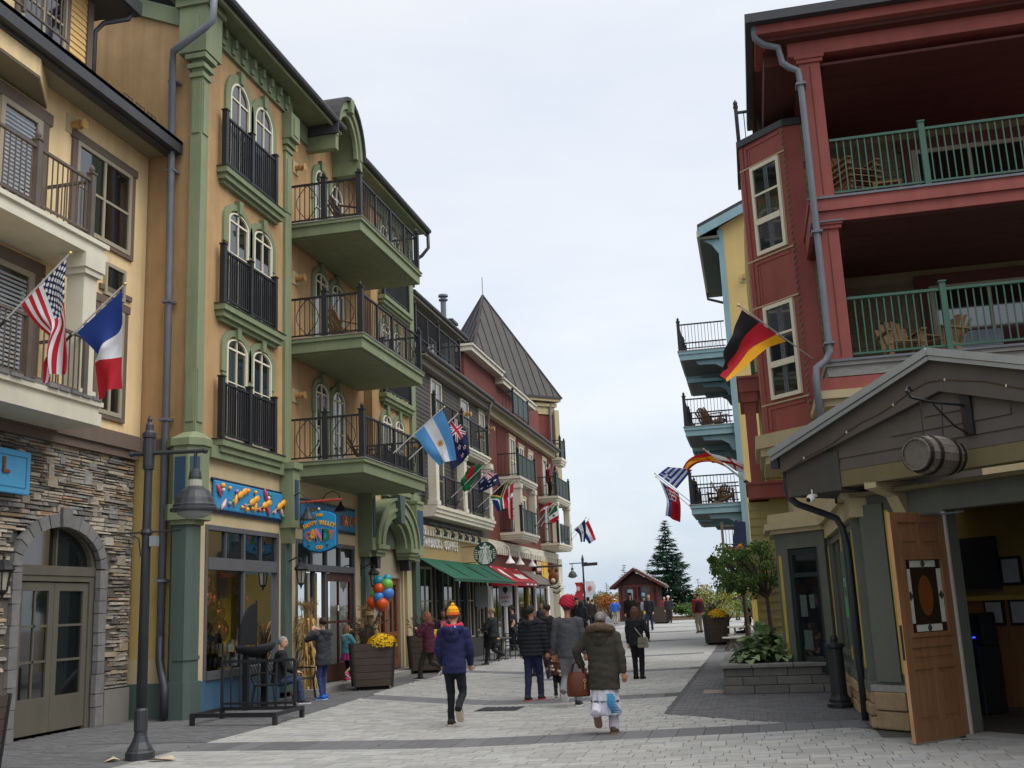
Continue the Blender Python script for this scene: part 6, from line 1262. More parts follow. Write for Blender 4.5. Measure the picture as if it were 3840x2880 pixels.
for x,y,lb in ((-8.8,36.6,'round cafe table nearest the waiter'),(-8.5,38.9,'round cafe table farther along the coffee shop')):
    t=thing('cafe_table',lb,'table',(x,y,0),group='round cafe tables'); MB().lathe([(.35,.71),(.35,.74)],(0,0,0),18).build('table_top',mat('#6a6a6c',.4,.1,3,metal=.4),t,local=True); MB().lathe([(.03,.04),(.03,.71)],(0,0,0),8).build('stem',M_['black'],t,local=True); MB().lathe([(.25,0),(.25,.02),(.03,.05)],(0,0,0),12).build('foot',M_['black'],t,local=True)
# ---- picnic table
t=thing('picnic_table','weathered grey wooden picnic table beside the flower planter','picnic table',(-.35,39.3,0),.05,None); gw=mat('#a39f99',.85,.2,4,.2,30,stretch=(1,7,7),obj=.07); dwd=mat('#5d554e',.85,.2,4,.2,30)
for i in range(5): MB().box(-.75+.3*0,1.0,-.38+i*.155,-.24+i*.155,.71,.75).build('top_plank',gw,t,local=True)
for yy in (-.85,.7):
    for k in range(2): MB().box(-.75,1.0,yy+k*.15,yy+.14+k*.15,.42,.46).build('seat_plank',gw,t,local=True)
for x in (-.5,.75):
    b=MB(); b.bar((x,-.7,0),(x,-.15,.71),.05,.1); b.bar((x,.7,0),(x,.15,.71),.05,.1); b.bar((x,-.85,.38),(x,.98,.38),.05,.1); b.bar((x,-.35,.67),(x,.38,.67),.05,.08); b.build('leg_frame',dwd,t,local=True)
t2=thing('garden_seat','low grey wooden seat in front of the picnic table','bench',(-.95,37.3,0),.1); 
for i in range(3): MB().box(-.3,.35,-.3+i*.2,-.12+i*.2,.42,.46).build('seat_plank',gw,t2,local=True)
b=MB(); b.bar((-.2,-.2,0),(.1,-.2,.42),.06,.1); b.bar((.25,-.2,0),(-.05,-.2,.42),.06,.1); b.bar((-.2,.2,0),(.1,.2,.42),.06,.1); b.bar((.25,.2,0),(-.05,.2,.42),.06,.1); b.build('leg_frame',dwd,t2,local=True)
# ---- raised bed
t=thing('raised_bed','grey concrete block planting bed by the pub bay','planting bed',(.2,22.5,0)); cb=mat('#6f6d69',.92,.18,5,.5,40,obj=.1)
for r_ in range(3):
    z0,z1=r_*.155,(r_+1)*.155; off=.25 if r_%2 else 0
    x=-.73-off*0; k=0; xs_=[-.73]
    x=-.73+(.35 if r_==1 else .55)
    while x<1.2: xs_.append(x); x+=.62
    xs_.append(1.3)
    for a,c in zip(xs_[:-1],xs_[1:]): MB().box(a+.005,c-.005,20.6+random.uniform(-.01,.01)+.012*r_,20.85,z0+.004,z1-.004).build('block',cb,t,bevel=.008)
    ys_=[20.86]; y=20.86+(.3 if r_==1 else .6)
    while y<24.4: ys_.append(y); y+=.62
    ys_.append(24.7)
    for a,c in zip(ys_[:-1],ys_[1:]): MB().box(-.72+.01*r_,-.48,a+.005,c-.005,z0+.004,z1-.004).build('block',cb,t,bevel=.008)
cc=mat('#7d7b76',.9,.15,5,.4,40,obj=.08)
for a,c in ((-.78,-.2),(-.19,.55),(.56,1.32)): MB().box(a+.003,c-.003,20.55,20.92,.465,.53).build('cap_block',cc,t,bevel=.01)
for i in range(6): MB().box(-.78,-.44,20.93+i*.63,20.93+i*.63+.62,.465,.53).build('cap_block',cc,t,bevel=.01)
MB().box(-.5,.9,20.8,24.7,.0,.46).build('soil',mat('#4a3a2c',.95,.35,12,.6,60),t)
# hosta plants
def leafmesh(name,L,w_,m):
    b=MB(); n=6; vs=[];fs=[]
    for i in range(n+1):
        t_=i/n; hw=w_*math.sin(PI*min(1,t_*.92+.06))**.8; z_=.55*L*t_-.75*L*t_*t_; y=L*t_*(1-.15*t_); vs+=[(-hw,y,z_+hw*.25),(0,y,z_-.0),(hw,y,z_+hw*.25)]
    for i in range(n):
        for k in (0,1): fs.append((3*i+k,3*i+k+1,3*i+3+k+1,3*i+3+k))
    b.add(vs,fs); me=b.mesh(name,m,True,False); return me
hm=[leafmesh('leaf',.25,.085,mat(c_,.55,.2,6,trans=.2,obj=.2)) for c_ in ('#6b8050','#7d9160','#5a7048','#94a278')]
for k,(x,y,n,s_,lb) in enumerate(((-.2,21.2,120,1.1,'broad leaved green hosta plant at the front of the raised bed'),(.15,21.8,120,1.35,'taller hosta plant in the middle of the raised bed'),(.42,21.3,70,1.0,'small hosta plant close to the pub door in the raised bed'),(.0,22.8,80,1.5,'hosta plant at the back of the raised bed'))):
    t=thing('hosta_plant',lb,'plant',(x,y,.46),group='hosta plants in the raised bed'); rg_=random.Random(k)
    for i in range(n):
        a=rg_.uniform(0,2*PI); ti=rg_.uniform(.1,1.25); o=link('leaf',hm[rg_.randrange(4)],t,(x+math.cos(a)*.26*ti*rg_.random(),y+math.sin(a)*.26*ti*rg_.random(),.46+rg_.uniform(.02,.34)*s_*(1.3-ti*.6)),0,[s_*rg_.uniform(.7,1.1)]*3,(R(70)-ti*R(62),rg_.uniform(-.3,.3),a-PI/2))
MB().box(-1.15,-.76,20.9,21.7,-.0,.006).build('pink_paver',mat('#8f7f76',.9,.1,6,.3,50),pave)
# bollard
t=thing('bollard','dark iron bollard beside the pub side wall','bollard',(1.14,17.85,0)); b=MB(); b.lathe([(.2,0),(.2,.06),(.17,.08),(.17,.13),(.14,.17),(.13,.2)],(1.14,17.85,0),12); b.build('base',M_['black'],t); b=MB(); b.lathe([(.125,.2),(.12,.9),(.15,.92),(.15,.97),(.08,.99)],(1.14,17.85,0),16); b.build('shaft',mat('#2b2f30',.5,.15,3),t); b=MB(); b.lathe([(.06,.98),(.065,1.05),(.05,1.1),(.01,1.12)],(1.14,17.85,0),12); b.build('knob',M_['black'],t)
# ---- balcony furniture
def adirondack(x,y,z,rz,label,m,group='balcony chairs'):
    t=thing('slat_chair',label,'chair',(x,y,z),rz,group)
    for i in range(6): c_=(i-2.5)*.085; MB().bar((c_,.18,.25),(c_*1.15,.5,.92-.012*abs(i-2.5)**2*2),.075,.018,up=(0,1,0)).build('back_slat',m,t,local=True)
    for i in range(5): MB().box(-.25,.25,-.28+i*.095,-.2+i*.095,.36-.02*i,.38-.02*i).build('seat_slat',m,t,local=True)
    for s_ in (-1,1):
        MB().box(s_*.3-.05,s_*.3+.05,-.35,.35,.55,.575).build('armrest',m,t,local=True)
        b=MB(); b.bar((s_*.28,-.28,0),(s_*.28,-.28,.55),.03,.08); b.bar((s_*.28,-.3,.36),(s_*.28,.5,.02),.03,.09); b.build('leg',m,t,local=True)
dw=mat('#4f3a30',.7,.2,4); rw=mat('#8a6a48',.75,.2,4)
adirondack(-9.7,24.8,11.7,2.2,'dark brown slatted chair on the top green balcony',dw); adirondack(-9.9,25.0,8.62,2.6,'brown slatted chair on the middle green balcony, near corner',rw); adirondack(-9.8,26.5,8.62,1.0,'second slatted chair on the middle green balcony',dw); adirondack(-9.8,26.2,5.52,2.0,'dark slatted chair on the lowest green balcony',dw)
for i,zz in enumerate((8.62,8.74,8.86,8.98)): adirondack(2.45,19.3,zz,.5,['wooden slat chair at the bottom of the stack on the upper red balcony','second wooden slat chair in the stack on the upper red balcony','third wooden slat chair in the stack on the upper red balcony','topmost wooden slat chair in the stack on the upper red balcony'][i],mat('#7a5c42',.75,.2,4),'stacked balcony chairs')
t=thing('side_table','small wooden side table on the upper red balcony','table',(2.95,19.0,8.62)); b=MB(); b.box(2.7,3.2,18.85,19.2,8.95,8.99); b.build('table_top',rw,t); 
for x in (2.73,3.17):
    for y in (18.88,19.17): MB().box(x-.025,x+.025,y-.025,y+.025,8.62,8.95).build('leg',rw,t)
adirondack(2.9,19.2,5.66,.2,'wooden slat chair on the lower red balcony, left of two',rw); adirondack(3.6,19.3,5.66,-.9,'wooden slat chair on the lower red balcony, right of two',rw)
adirondack(-.9,40.9,8.18,1.2,'wooden chair on the middle blue balcony',rw); adirondack(-1.2,41.5,8.18,2.4,'second wooden chair on the middle blue balcony',rw); adirondack(-.8,40.7,5.23,1.5,'wooden chair on the lowest blue balcony',rw); adirondack(-1.1,41.6,5.23,-.5,'second wooden chair on the lowest blue balcony',rw)
# ================================================ vegetation
def leafcloud(b,clumps,n,size,cols,rg_,up=.4):
    for i in range(n):
        c_,r_=clumps[rg_.randrange(len(clumps))]; d=Vector((rg_.gauss(0,1),rg_.gauss(0,1),rg_.gauss(0,1))).normalized()*(rg_.random()**.45); p=Vector(c_)+Vector((d.x*r_[0],d.y*r_[1],d.z*r_[2])); nrm=Vector((rg_.uniform(-1,1),rg_.uniform(-1,1),rg_.uniform(-.2,1))).normalized(); u_=nrm.cross(Vector((rg_.uniform(-1,1),rg_.uniform(-1,1),rg_.uniform(-1,1)))).normalized(); v_=nrm.cross(u_); s_=size*rg_.uniform(.6,1.3)
        b.add([p-u_*s_,p-v_*s_*.5,p+u_*s_,p+v_*s_*.5],[(0,1,2,3)],shade(cols[rg_.randrange(len(cols))],.25))
def tree(x,y,label,h0,crown,n,size,cols,tr=.07,seed=1,group='street trees',lean=0,droop=0):
    z=zg(y); t=thing('leafy_tree',label,'tree',(x,y,z),group=group); rg_=random.Random(seed); b=MB(); top=Vector((x+lean,y,z+h0)); b.tube([(x,y,z),(x+.03,y,z+h0*.5),top],[tr*1.3,tr,tr*.8],8); cl=[]
    cx,cyy,cz,rx,ry,rz_=crown
    for i in range(22):
        a=rg_.uniform(0,2*PI); e=rg_.uniform(-.7,1.1); d=Vector((math.cos(a)*math.cos(e)*rx,math.sin(a)*math.cos(e)*ry,math.sin(e)*rz_))*rg_.uniform(.5,1.05); q=Vector((cx,cyy,cz))+d; b.tube([top,(top+q)/2+Vector((0,0,.15)),q],[tr*.5,tr*.3,.01],5); k=rg_.uniform(.16,.4); cl.append((q,(rx*k,ry*k,rz_*k)))
    if droop:
        for i in range(16):
            a=rg_.uniform(0,2*PI); q=Vector((cx+math.cos(a)*rx*rg_.uniform(.6,1.02),cyy+math.sin(a)*ry*.8,cz-rz_*rg_.uniform(.1,.75))); cl.append((q,(rx*.14,ry*.14,rz_*rg_.uniform(.25,.5)))); b.tube([top,Vector((q.x,q.y,cz+rz_*.3)),q],[tr*.3,.012,.004],4)
    b.build('trunk',mat('#4a3d33',.9,.2,5,.4,30),t); c_=MB(); leafcloud(c_,cl,n,size,cols,rg_); c_.build('crown',mat('#3c5a2a',.6,.2,8,attr='Col',trans=.3),t,recalc=False); return t
GRN=['#48642f','#5b773b','#3a5428','#6c8544']
tree(.24,25.3,'small round headed street tree beside the pub, nearest',1.7,(-.1,25.3,2.35,.9,.75,.62),5600,.038,GRN,.05,3,droop=1)
tree(-.35,31.5,'small street tree with reddish trunk between the pub and the picnic table',1.8,(-.55,31.5,2.55,.8,.75,.75),4200,.055,GRN,.07,12)
def spruce(x,y,h,r_,label,n,seed,name='spruce_tree',cols=('#2c4638','#24402f','#35523f','#3d5a45'),group='evergreen trees'):
    z=zg(y); t=thing(name,label,'tree',(x,y,z),group=group); rg_=random.Random(seed); MB().tube([(x,y,z),(x,y,z+h*.95)],[h*.018,.02],7).build('trunk',mat('#3f352c',.9,.2,5),t); b=MB(); tiers=int(h*3.6)
    for i in range(tiers):
        f=(i+.5)/tiers; zz=z+h*(.06+.92*f); rad=r_*(1-f)**.85*rg_.uniform(.8,1.12); k=max(5,int(13*(1-f)+4))
        for j in range(k):
            a=rg_.uniform(0,2*PI); L=rad*rg_.uniform(.75,1.1); o=Vector((math.cos(a),math.sin(a),0)); s_=Vector((-o.y,o.x,0)); dr_=rg_.uniform(.05,.3); m=max(3,int(n*L/ r_)); 
            for q in range(m):
                u_=rg_.random()**.7; p=Vector((x,y,zz))+o*L*u_+Vector((0,0,-dr_*L*u_+.18*L*u_*u_+rg_.uniform(-.05,.05)*h*.06)); dirv=(o*rg_.uniform(.3,1)+s_*rg_.uniform(-1,1)+Vector((0,0,rg_.uniform(-.6,.25)))).normalized(); l_=h*.022*rg_.uniform(.7,1.4); w_=dirv.cross(Vector((rg_.uniform(-1,1),rg_.uniform(-1,1),1))).normalized()*l_*.28; b.add([p-w_,p+w_,p+dirv*l_*2.2],[(0,1,2)],shade(cols[rg_.randrange(len(cols))],.25))
    b.build('crown',mat('#2c4638',.7,.2,6,attr='Col',trans=.1),t,recalc=False)
spruce(-7.3,93,8.6,2.8,'tall dark green spruce tree right of the kiosk',95,2)
spruce(-5.0,97,3.4,1.6,'short spruce bush at the right foot of the tall spruce',24,4); spruce(-14.9,125,6.0,1.8,'pale evergreen tree left of the kiosk, behind the banner lamp',20,6,cols=('#4f6a44','#5d7a4c','#46613f')); spruce(-12.6,130,6.2,1.6,'slim dark evergreen just left of the kiosk roof',20,7); spruce(-20.5,150,4.5,1.6,'small far evergreen left of the banner lamp',14,8)
def shrub(x,y,rx,h,label,cols,n,seed,size=.09,name='shrub'):
    z=zg(y); t=thing(name,label,'shrub',(x,y,z),group='shrubs at the street end'); rg_=random.Random(seed); cl=[((x+rg_.uniform(-.6,.6)*rx,y+rg_.uniform(-.5,.5)*rx,z+h*rg_.uniform(.35,.75)),(rx*.5,rx*.5,h*.33)) for i in range(7)]; b=MB(); leafcloud(b,cl,n,size,cols,rg_); b.build('foliage',mat('#5a6a34',.7,.2,5,attr='Col',trans=.25),t,recalc=False)
    s_=MB()
    for q,_ in cl: s_.tube([(x,y,z),q],[.05,.015],5)
    s_.build('stems',mat('#4a3d33',.9),t)
YG=['#8a8a3e','#75803c','#9a9448','#5f7034']; OR=['#9a5a26','#a86a2e','#7a4a24','#b07a38']; GN=['#4a6434','#3d562c','#5d7840']
for i,(x,y,rx,h,cl,lb) in enumerate(((-3.4,90,1.8,2.5,YG,'yellow green shrub behind the man in the red jacket'),(-1.0,92,1.9,2.9,YG,'yellow green shrub left of the far small tree'),(1.4,95,2.2,2.6,YG,'pale shrub behind the street trees'),(-5.4,88,1.4,1.3,GN,'low green shrub at the foot of the spruce'),(-3.9,84,1.6,.8,GN,'low green groundcover bush before the spruce'),(-13.4,100,1.6,2.5,OR,'orange autumn shrub behind the banner lamp'),(-11.9,98,1.3,1.9,OR,'small orange shrub beside the kiosk'),(-15.2,105,1.6,2.6,GN,'green shrub behind the far crowd'),(-1.9,70,1.1,1.3,YG,'loose shrub between the red jacket man and planter'),(-.2,66,1.3,1.7,GN,'green shrub behind the picnic table'))): shrub(x,y,rx,h,lb,cl,1500,i+20,.1 if y>80 else .07)
t=thing('distant_woods','far line of autumn woods along the horizon','woods',(0,300,0),kind='stuff'); b=MB(); rg_=random.Random(5); cl=[((-120+i*2.2,300+rg_.uniform(-15,15),rg_.uniform(1,3.2)),(3,3,2.6)) for i in range(110)]; leafcloud(b,cl,9000,.5,YG+GN+OR,rg_); b.build('foliage',mat('#6a6a40',.8,.2,1,attr='Col'),t,recalc=False)
t=thing('fallen_leaves','scattered dry leaves and specks on the paving','leaves',(-4,20,0),kind='stuff'); b=MB(); rg_=random.Random(11)
for i in range(170):
    x,y=rg_.choice(((rg_.uniform(-10,-7.6),rg_.uniform(12,30)),(rg_.uniform(-1.4,1.3),rg_.uniform(15.5,26)),(rg_.uniform(-8,3),rg_.uniform(11.5,24)))); a=rg_.uniform(0,6.3); s_=rg_.uniform(.012,.03); u_=Vector((math.cos(a),math.sin(a),0))*s_; v_=Vector((-math.sin(a),math.cos(a),0))*s_*.6; p=Vector((x,y,.006)); b.add([p-u_,p-v_+Vector((0,0,.008)),p+u_,p+v_+Vector((0,0,.01))],[(0,1,2,3)],shade(rg_.choice(('#8a6a3c','#5a4630','#b0a48c','#6f5a2a')),.2))
b.build('leaf_scatter',mat('#8a6a3c',.8,.2,20,attr='Col'),t,recalc=False)['kind']='stuff'
struct(MB().box(-8,3.5,82,99,.2,.36).build('garden_bed',mat('#5c4a34',.95,.3,2,.5,20)))
# ================================================ flags
Rr,Bb,Ww,Gg,Kk,Yy='#b5202f','#24408a','#dfe0e6','#17603c','#15161a','#e6a71e'
NAVY='#20284f'
def star(u,v,cu,cv,r,asp=1.6):
    du,dv=(u-cu)*asp,(v-cv); a=math.atan2(du,-dv); d=math.hypot(du,dv); k=(a/(2*PI/5))%1; k=abs(k-.5)*2; return d<r*(.45+.55*k**1.6)
def unionjack(a,b):   # a,b in 0..1
    x,y=a-.5,b-.5
    if abs(x)<.05 or abs(y)<.09: return Rr
    if abs(x)<.09 or abs(y)<.16: return Ww
    for s_ in (-1,1):
        d=abs(y-s_*x)
        if d<.045: return Rr
        if d<.13: return Ww
    return NAVY
def d_us(u,v):
    if u<.4 and v<7/13:
        cu=(u/.4*11); cv=(v/(7/13)*9); i,j=round(cu-.5),round(cv-.5)
        if 0<=i<11 and 0<=j<9 and (i+j)%2==0 and math.hypot((cu-.5-i)*1.05,(cv-.5-j))<.52: return Ww
        return NAVY
    return Rr if int(v*13)%2==0 else Ww
def tri(c):
    return lambda u,v: c[min(2,int(u*3))]
def hor(c): return lambda u,v: c[min(2,int(v*3))]
def d_arg(u,v):
    d=math.hypot((u-.5)*1.6,v-.5)
    if d<.07: return '#b8862a'
    if d<.13 and math.sin(math.atan2(v-.5,(u-.5)*1.6)*16)>-.2: return '#d0a040'
    return '#5b9bd6' if v<.333 or v>.667 else Ww
def d_nz(u,v):
    for cu,cv in ((.75,.22),(.75,.8),(.63,.45),(.86,.4)):
        if star(u,v,cu,cv,.06): return Rr
        if star(u,v,cu,cv,.095): return Ww
    return unionjack(u*2,v*2) if u<.5 and v<.5 else NAVY
def d_aus(u,v):
    for cu,cv,r_ in ((.25,.75,.14),(.75,.18,.08),(.75,.84,.08),(.62,.45,.08),(.87,.4,.08),(.8,.56,.05)):
        if star(u,v,cu,cv,r_): return Ww
    return unionjack(u*2,v*2) if u<.5 and v<.5 else NAVY
def d_ban(u,v): return Rr if math.hypot((u-.55)*1.6,v-.3)<.3 else Gg
def d_sa(u,v):
    c=abs(v-.5)+max(0,(.42-u))*1.0*0; k=abs(v-.5); t_=u*1.15
    if t_<.45 and k<.42-t_*.95: return Kk
    if t_<.5 and k<.48-t_*.95: return Yy
    if k<.1 or (t_<.55 and k<.64-t_*.95): return '#1f6a4a'
    if k<.165 or (t_<.6 and k<.72-t_*.95): return Ww
    return Rr if v<.5 else Bb
def d_den(u,v): return Ww if abs(v-.5)<.09 or abs(u-.38)<.06 else Rr
def d_aut(u,v):
    if 1/3<v<2/3: return '#8a93a3' if math.hypot((u-.75)*1.6,v-.5)<.1 else Ww
    return Rr
def d_mex(u,v):
    if math.hypot((u-.5)*1.6,v-.5)<.12: return '#4a4a3a'
    return (Gg,Ww,Rr)[min(2,int(u*3))]
def d_els(u,v):
    if math.hypot((u-.5)*1.6,v-.5)<.1: return '#6f7686'
    return NAVY if v<1/3 or v>2/3 else Ww
def d_eng(u,v): return Rr if abs(v-.5)<.09 or abs(u-.5)<.06 else Ww
def d_gre(u,v):
    if u<.37 and v<5/9:
        a,b=u/.37,v/(5/9); return Ww if abs(a-.5)<.1 or abs(b-.5)<.1 else '#2a479c'
    return '#2a479c' if int(v*9)%2==0 else Ww
def d_spa(u,v):
    if math.hypot((u-.3)*1.6,(v-.5))<.12: return '#a8451f'
    return '#bf2430' if v<.25 or v>.75 else Yy
def d_slo(u,v):
    if .15<u<.48 and .25<v<.8-abs(u-.31)*.8:
        if .18<u<.45 and .28<v<.75-abs(u-.31)*.8: return Ww if abs(u-.31)<.02 or abs(v-.42)<.03 else (Rr if v<.58 else NAVY)
        return Ww
    return Ww if v<.16 else (Bb if v<.34 else Rr)
FM=mat('#ffffff',.75,.05,4,.06,90,attr='Col',trans=.35)
PM=mat('#c9c9c6',.4,.06,3,metal=.2); GOLD=mat('#c8b47c',.3,.1,3,metal=.6)
def flag(label,base,tip,cols,design,off,amp=.07,waves=2.2,nu=84,nv=56,ph=0.):
    base,tip=Vector(base),Vector(tip); t=thing('flag',label,'flag',base,group='national flags on angled poles'); d=(tip-base).normalized(); base2=base-d*.12
    b=MB(); b.tube([base2,tip],.014,7); b.build('pole',PM,t); MB().ball(tip+d*.02,.03,8,6).build('finial',GOLD,t,smooth=True); MB().tube([base2,base2+d*.25],.025,7).build('socket',M_['dmetal'],t)
    us=[c_[0] for c_ in cols]; A=[Vector(c_[1]) for c_ in cols]; B=[Vector(c_[2]) for c_ in cols]
    def at(P,u):
        for i in range(len(us)-1):
            if u<=us[i+1] or i==len(us)-2:
                t_=(u-us[i])/(us[i+1]-us[i]); p0=P[max(0,i-1)] if i>0 else P[0]*2-P[1]; p3=P[min(len(P)-1,i+2)] if i+2<len(P) else P[-1]*2-P[-2]; return cat(p0,P[i],P[i+1],p3,t_)
    off=Vector(off); V=[]
    for i in range(nu+1):
        u=i/nu; a,c_=at(A,u),at(B,u); w_=(c_-a).length/max(.01,(B[0]-A[0]).length); g=min(1,u*2.2)
        for j in range(nv+1):
            v=j/nv; p=a.lerp(c_,v); slack=1.2-min(1,w_)*.8
            f=math.sin(2*PI*(waves*(v*.9+u*.35)+ph))*amp*g*slack*1.6+math.sin(2*PI*(v*1.1-u*.8+.3+ph))*amp*.7*g+noise.noise(Vector((u*3+ph*7,v*3,ph)))*amp*.9*g
            V.append(p+off*f)
    m=MB(); m.v=V
    for i in range(nu):
        for j in range(nv): k=i*(nv+1)+j; m.f.append((k,k+nv+1,k+nv+2,k+1)); m.c.append(hx(design((i+.5)/nu,(j+.5)/nv))); m.mi.append(0)
    o=m.build('cloth',FM,t,smooth=True,recalc=False); return t
yo=(.15,-1,0)
flag('large flag with stars and red and white stripes, leftmost on the yellow balcony',(-10.75,13.2,6.23),(-9.62,13.2,7.23),[(0,(-9.67,13.2,7.16),(-10.4,13.2,6.52)),(.3,(-9.63,13.2,6.64),(-10.14,13.2,6.19)),(.5,(-9.63,13.2,6.29),(-9.9,13.2,5.92)),(.75,(-9.62,13.2,5.89),(-10.01,13.2,5.6)),(1,(-9.66,13.2,5.45),(-9.94,13.2,5.25))],d_us,yo,.09,1.7,130,91)
flag('blue white and red vertical striped flag beside the white balcony column',(-10.62,14.6,6.33),(-9.6,14.6,7.16),[(0,(-9.63,14.6,7.07),(-10.43,14.6,6.44)),(.33,(-9.61,14.6,6.51),(-10.04,14.6,6.03)),(.66,(-9.61,14.6,5.97),(-10.08,14.6,5.91)),(1,(-9.62,14.6,5.45),(-10.02,14.6,5.3))],tri((Bb,Ww,Rr)),yo,.06,1.1,ph=.4)
flag('light blue and white flag with a sun, on the lowest green balcony',(-8.80,25.17,5.64),(-7.41,25.47,6.85),[(0,(-7.44,25.47,6.79),(-8.22,25.47,6.22)),(.5,(-7.21,25.47,6.16),(-7.87,25.47,5.70)),(1,(-7.13,25.47,5.50),(-7.58,25.47,5.36))],d_arg,yo,.06,1.2,ph=.2)
flag('dark blue flag with red cross corner and red stars, behind the light blue flag',(-8.80,26.44,5.64),(-7.47,26.92,6.91),[(0,(-7.50,26.92,6.83),(-8.07,26.92,6.37)),(.5,(-7.22,26.92,6.38),(-7.78,26.92,5.88)),(1,(-7.13,26.92,5.82),(-7.63,26.92,5.39))],d_nz,yo,.07,1.4,ph=.6)
flag('green flag with a red disc on the cream coffee shop balcony',(-9.91,34.32,5.40),(-8.60,34.32,6.54),[(0,(-8.65,34.32,6.50),(-9.20,34.32,5.71)),(.5,(-8.97,34.32,6.54),(-9.35,34.32,5.66)),(1,(-9.29,34.32,6.32),(-9.49,34.32,5.93))],d_ban,yo,.08,1.2,60,40,.1)
flag('dark blue flag with white stars, right of the green flag',(-9.94,35.53,5.41),(-8.68,35.53,6.54),[(0,(-8.71,35.53,6.51),(-9.17,35.53,6.10)),(.5,(-8.47,35.53,6.35),(-9.16,35.53,5.91)),(1,(-8.37,35.53,5.99),(-9.17,35.53,5.71))],d_aus,yo,.07,1.2,70,48,.5)
flag('green, blue and red flag with a black triangle on the coffee shop balcony',(-9.96,38.06,5.39),(-8.62,38.06,6.47),[(0,(-8.68,38.06,6.40),(-9.37,38.06,5.83)),(.5,(-8.70,38.06,5.93),(-9.24,38.06,5.54)),(1,(-8.70,38.06,5.38),(-9.12,38.06,5.27))],d_sa,yo,.07,1.2,60,40,.3)
flag('hanging red flag with a white cross, next to the red brick wall',(-9.93,39.16,5.39),(-8.67,39.16,6.49),[(0,(-8.69,39.16,6.44),(-9.06,39.16,6.10)),(.5,(-8.75,39.16,5.82),(-9.04,39.16,5.62)),(1,(-8.76,39.16,4.98),(-9.03,39.16,5.15))],d_den,yo,.08,1.6,60,40,.8)
flag('red and white banded flag on the nearer red brick balcony',(-9.55,47.04,5.27),(-8.62,47.25,6.42),[(0,(-8.67,47.25,6.37),(-9.18,47.25,5.90)),(.5,(-8.93,47.25,6.34),(-9.28,47.25,5.95)),(1,(-9.17,47.25,6.22),(-9.39,47.25,5.79))],d_aut,yo,.07,1.2,50,34,.2)
flag('green white and red striped flag behind the red and white banded one',(-9.55,48.09,5.27),(-8.72,48.30,6.42),[(0,(-8.74,48.30,6.34),(-9.11,48.30,6.00)),(.5,(-8.65,48.30,5.97),(-9.11,48.30,5.74)),(1,(-8.63,48.30,5.69),(-8.93,48.30,5.48))],d_mex,yo,.07,1.2,50,34,.6)
flag('navy and white banded flag with emblem on the farthest left balcony',(-9.55,55.55,5.16),(-8.48,55.65,6.26),[(0,(-8.54,55.65,6.16),(-9.17,55.65,5.67)),(.5,(-8.52,55.65,5.60),(-8.91,55.65,5.40)),(1,(-8.61,55.65,5.00),(-8.84,55.65,4.99))],d_els,yo,.06,1.2,50,34,.1)
flag('red white and blue striped flag, farthest on the left side',(-9.55,56.70,5.16),(-8.49,56.70,6.26),[(0,(-8.53,56.70,6.19),(-9.02,56.70,5.78)),(.5,(-8.34,56.70,5.70),(-8.79,56.70,5.34)),(1,(-8.16,56.70,5.14),(-8.56,56.70,4.93))],hor((Rr,Ww,Bb)),yo,.06,1.2,50,34,.4)
flag('large black red and gold flag on the red bay window',(1.57,20.58,6.11),(.15,18.12,6.74),[(0,(.19,18.19,6.68),(.95,19.51,6.35)),(.4,(-.05,17.78,6.18),(.53,18.79,6.08)),(.7,(-.2,17.52,5.78),(.3,18.37,5.82)),(1,(-.17,17.56,5.51),(-.23,17.47,5.26))],lambda u,v:Kk if v<.37 else (Rr if v<.76 else Yy),(.6,-.5,0),.09,.9,ph=.1)
flag('red and yellow flag blowing left by the blue balcony',(.08,26,4.44),(-.93,26,5.34),[(0,(-.9,26,5.29),(-.36,26,4.83)),(.3,(-.98,26,5.22),(-.72,26,5.0)),(.6,(-1.2,26,5.2),(-1.07,26,5.02)),(.85,(-1.37,26,5.1),(-1.25,26,4.95)),(1,(-1.48,26,4.95),(-1.38,26,4.84))],d_spa,yo,.07,1.0,60,40,.3)
flag('white flag with a red cross blowing right by the blue balcony',(.04,26.6,4.48),(-.85,26.6,5.35),[(0,(-.82,26.6,5.32),(-.28,26.6,4.88)),(.5,(-.37,26.6,5.19),(-.2,26.6,4.85)),(1,(-.04,26.6,5.02),(-.02,26.6,4.75))],d_eng,yo,.06,1.0,60,40,.7)
flag('blue and white striped flag with cross on the lowest blue balcony',(-2.05,41,5.34),(-3.43,41,6.61),[(0,(-3.32,41,6.58),(-2.65,41,5.98)),(1,(-2.91,41,6.86),(-1.99,41,6.67))],d_gre,yo,.05,1.0,60,45,.2)
flag('red flag with a white edged shield hanging under the blue and white striped one',(-2.05,40.2,5.1),(-3.33,40.2,6.39),[(0,(-3.23,40.2,6.29),(-2.53,40.2,5.71)),(.5,(-3.01,40.2,5.55),(-2.5,40.2,5.3)),(1,(-3.09,40.2,4.91),(-2.56,40.2,4.61))],d_slo,yo,.1,1.5,60,40,.5)
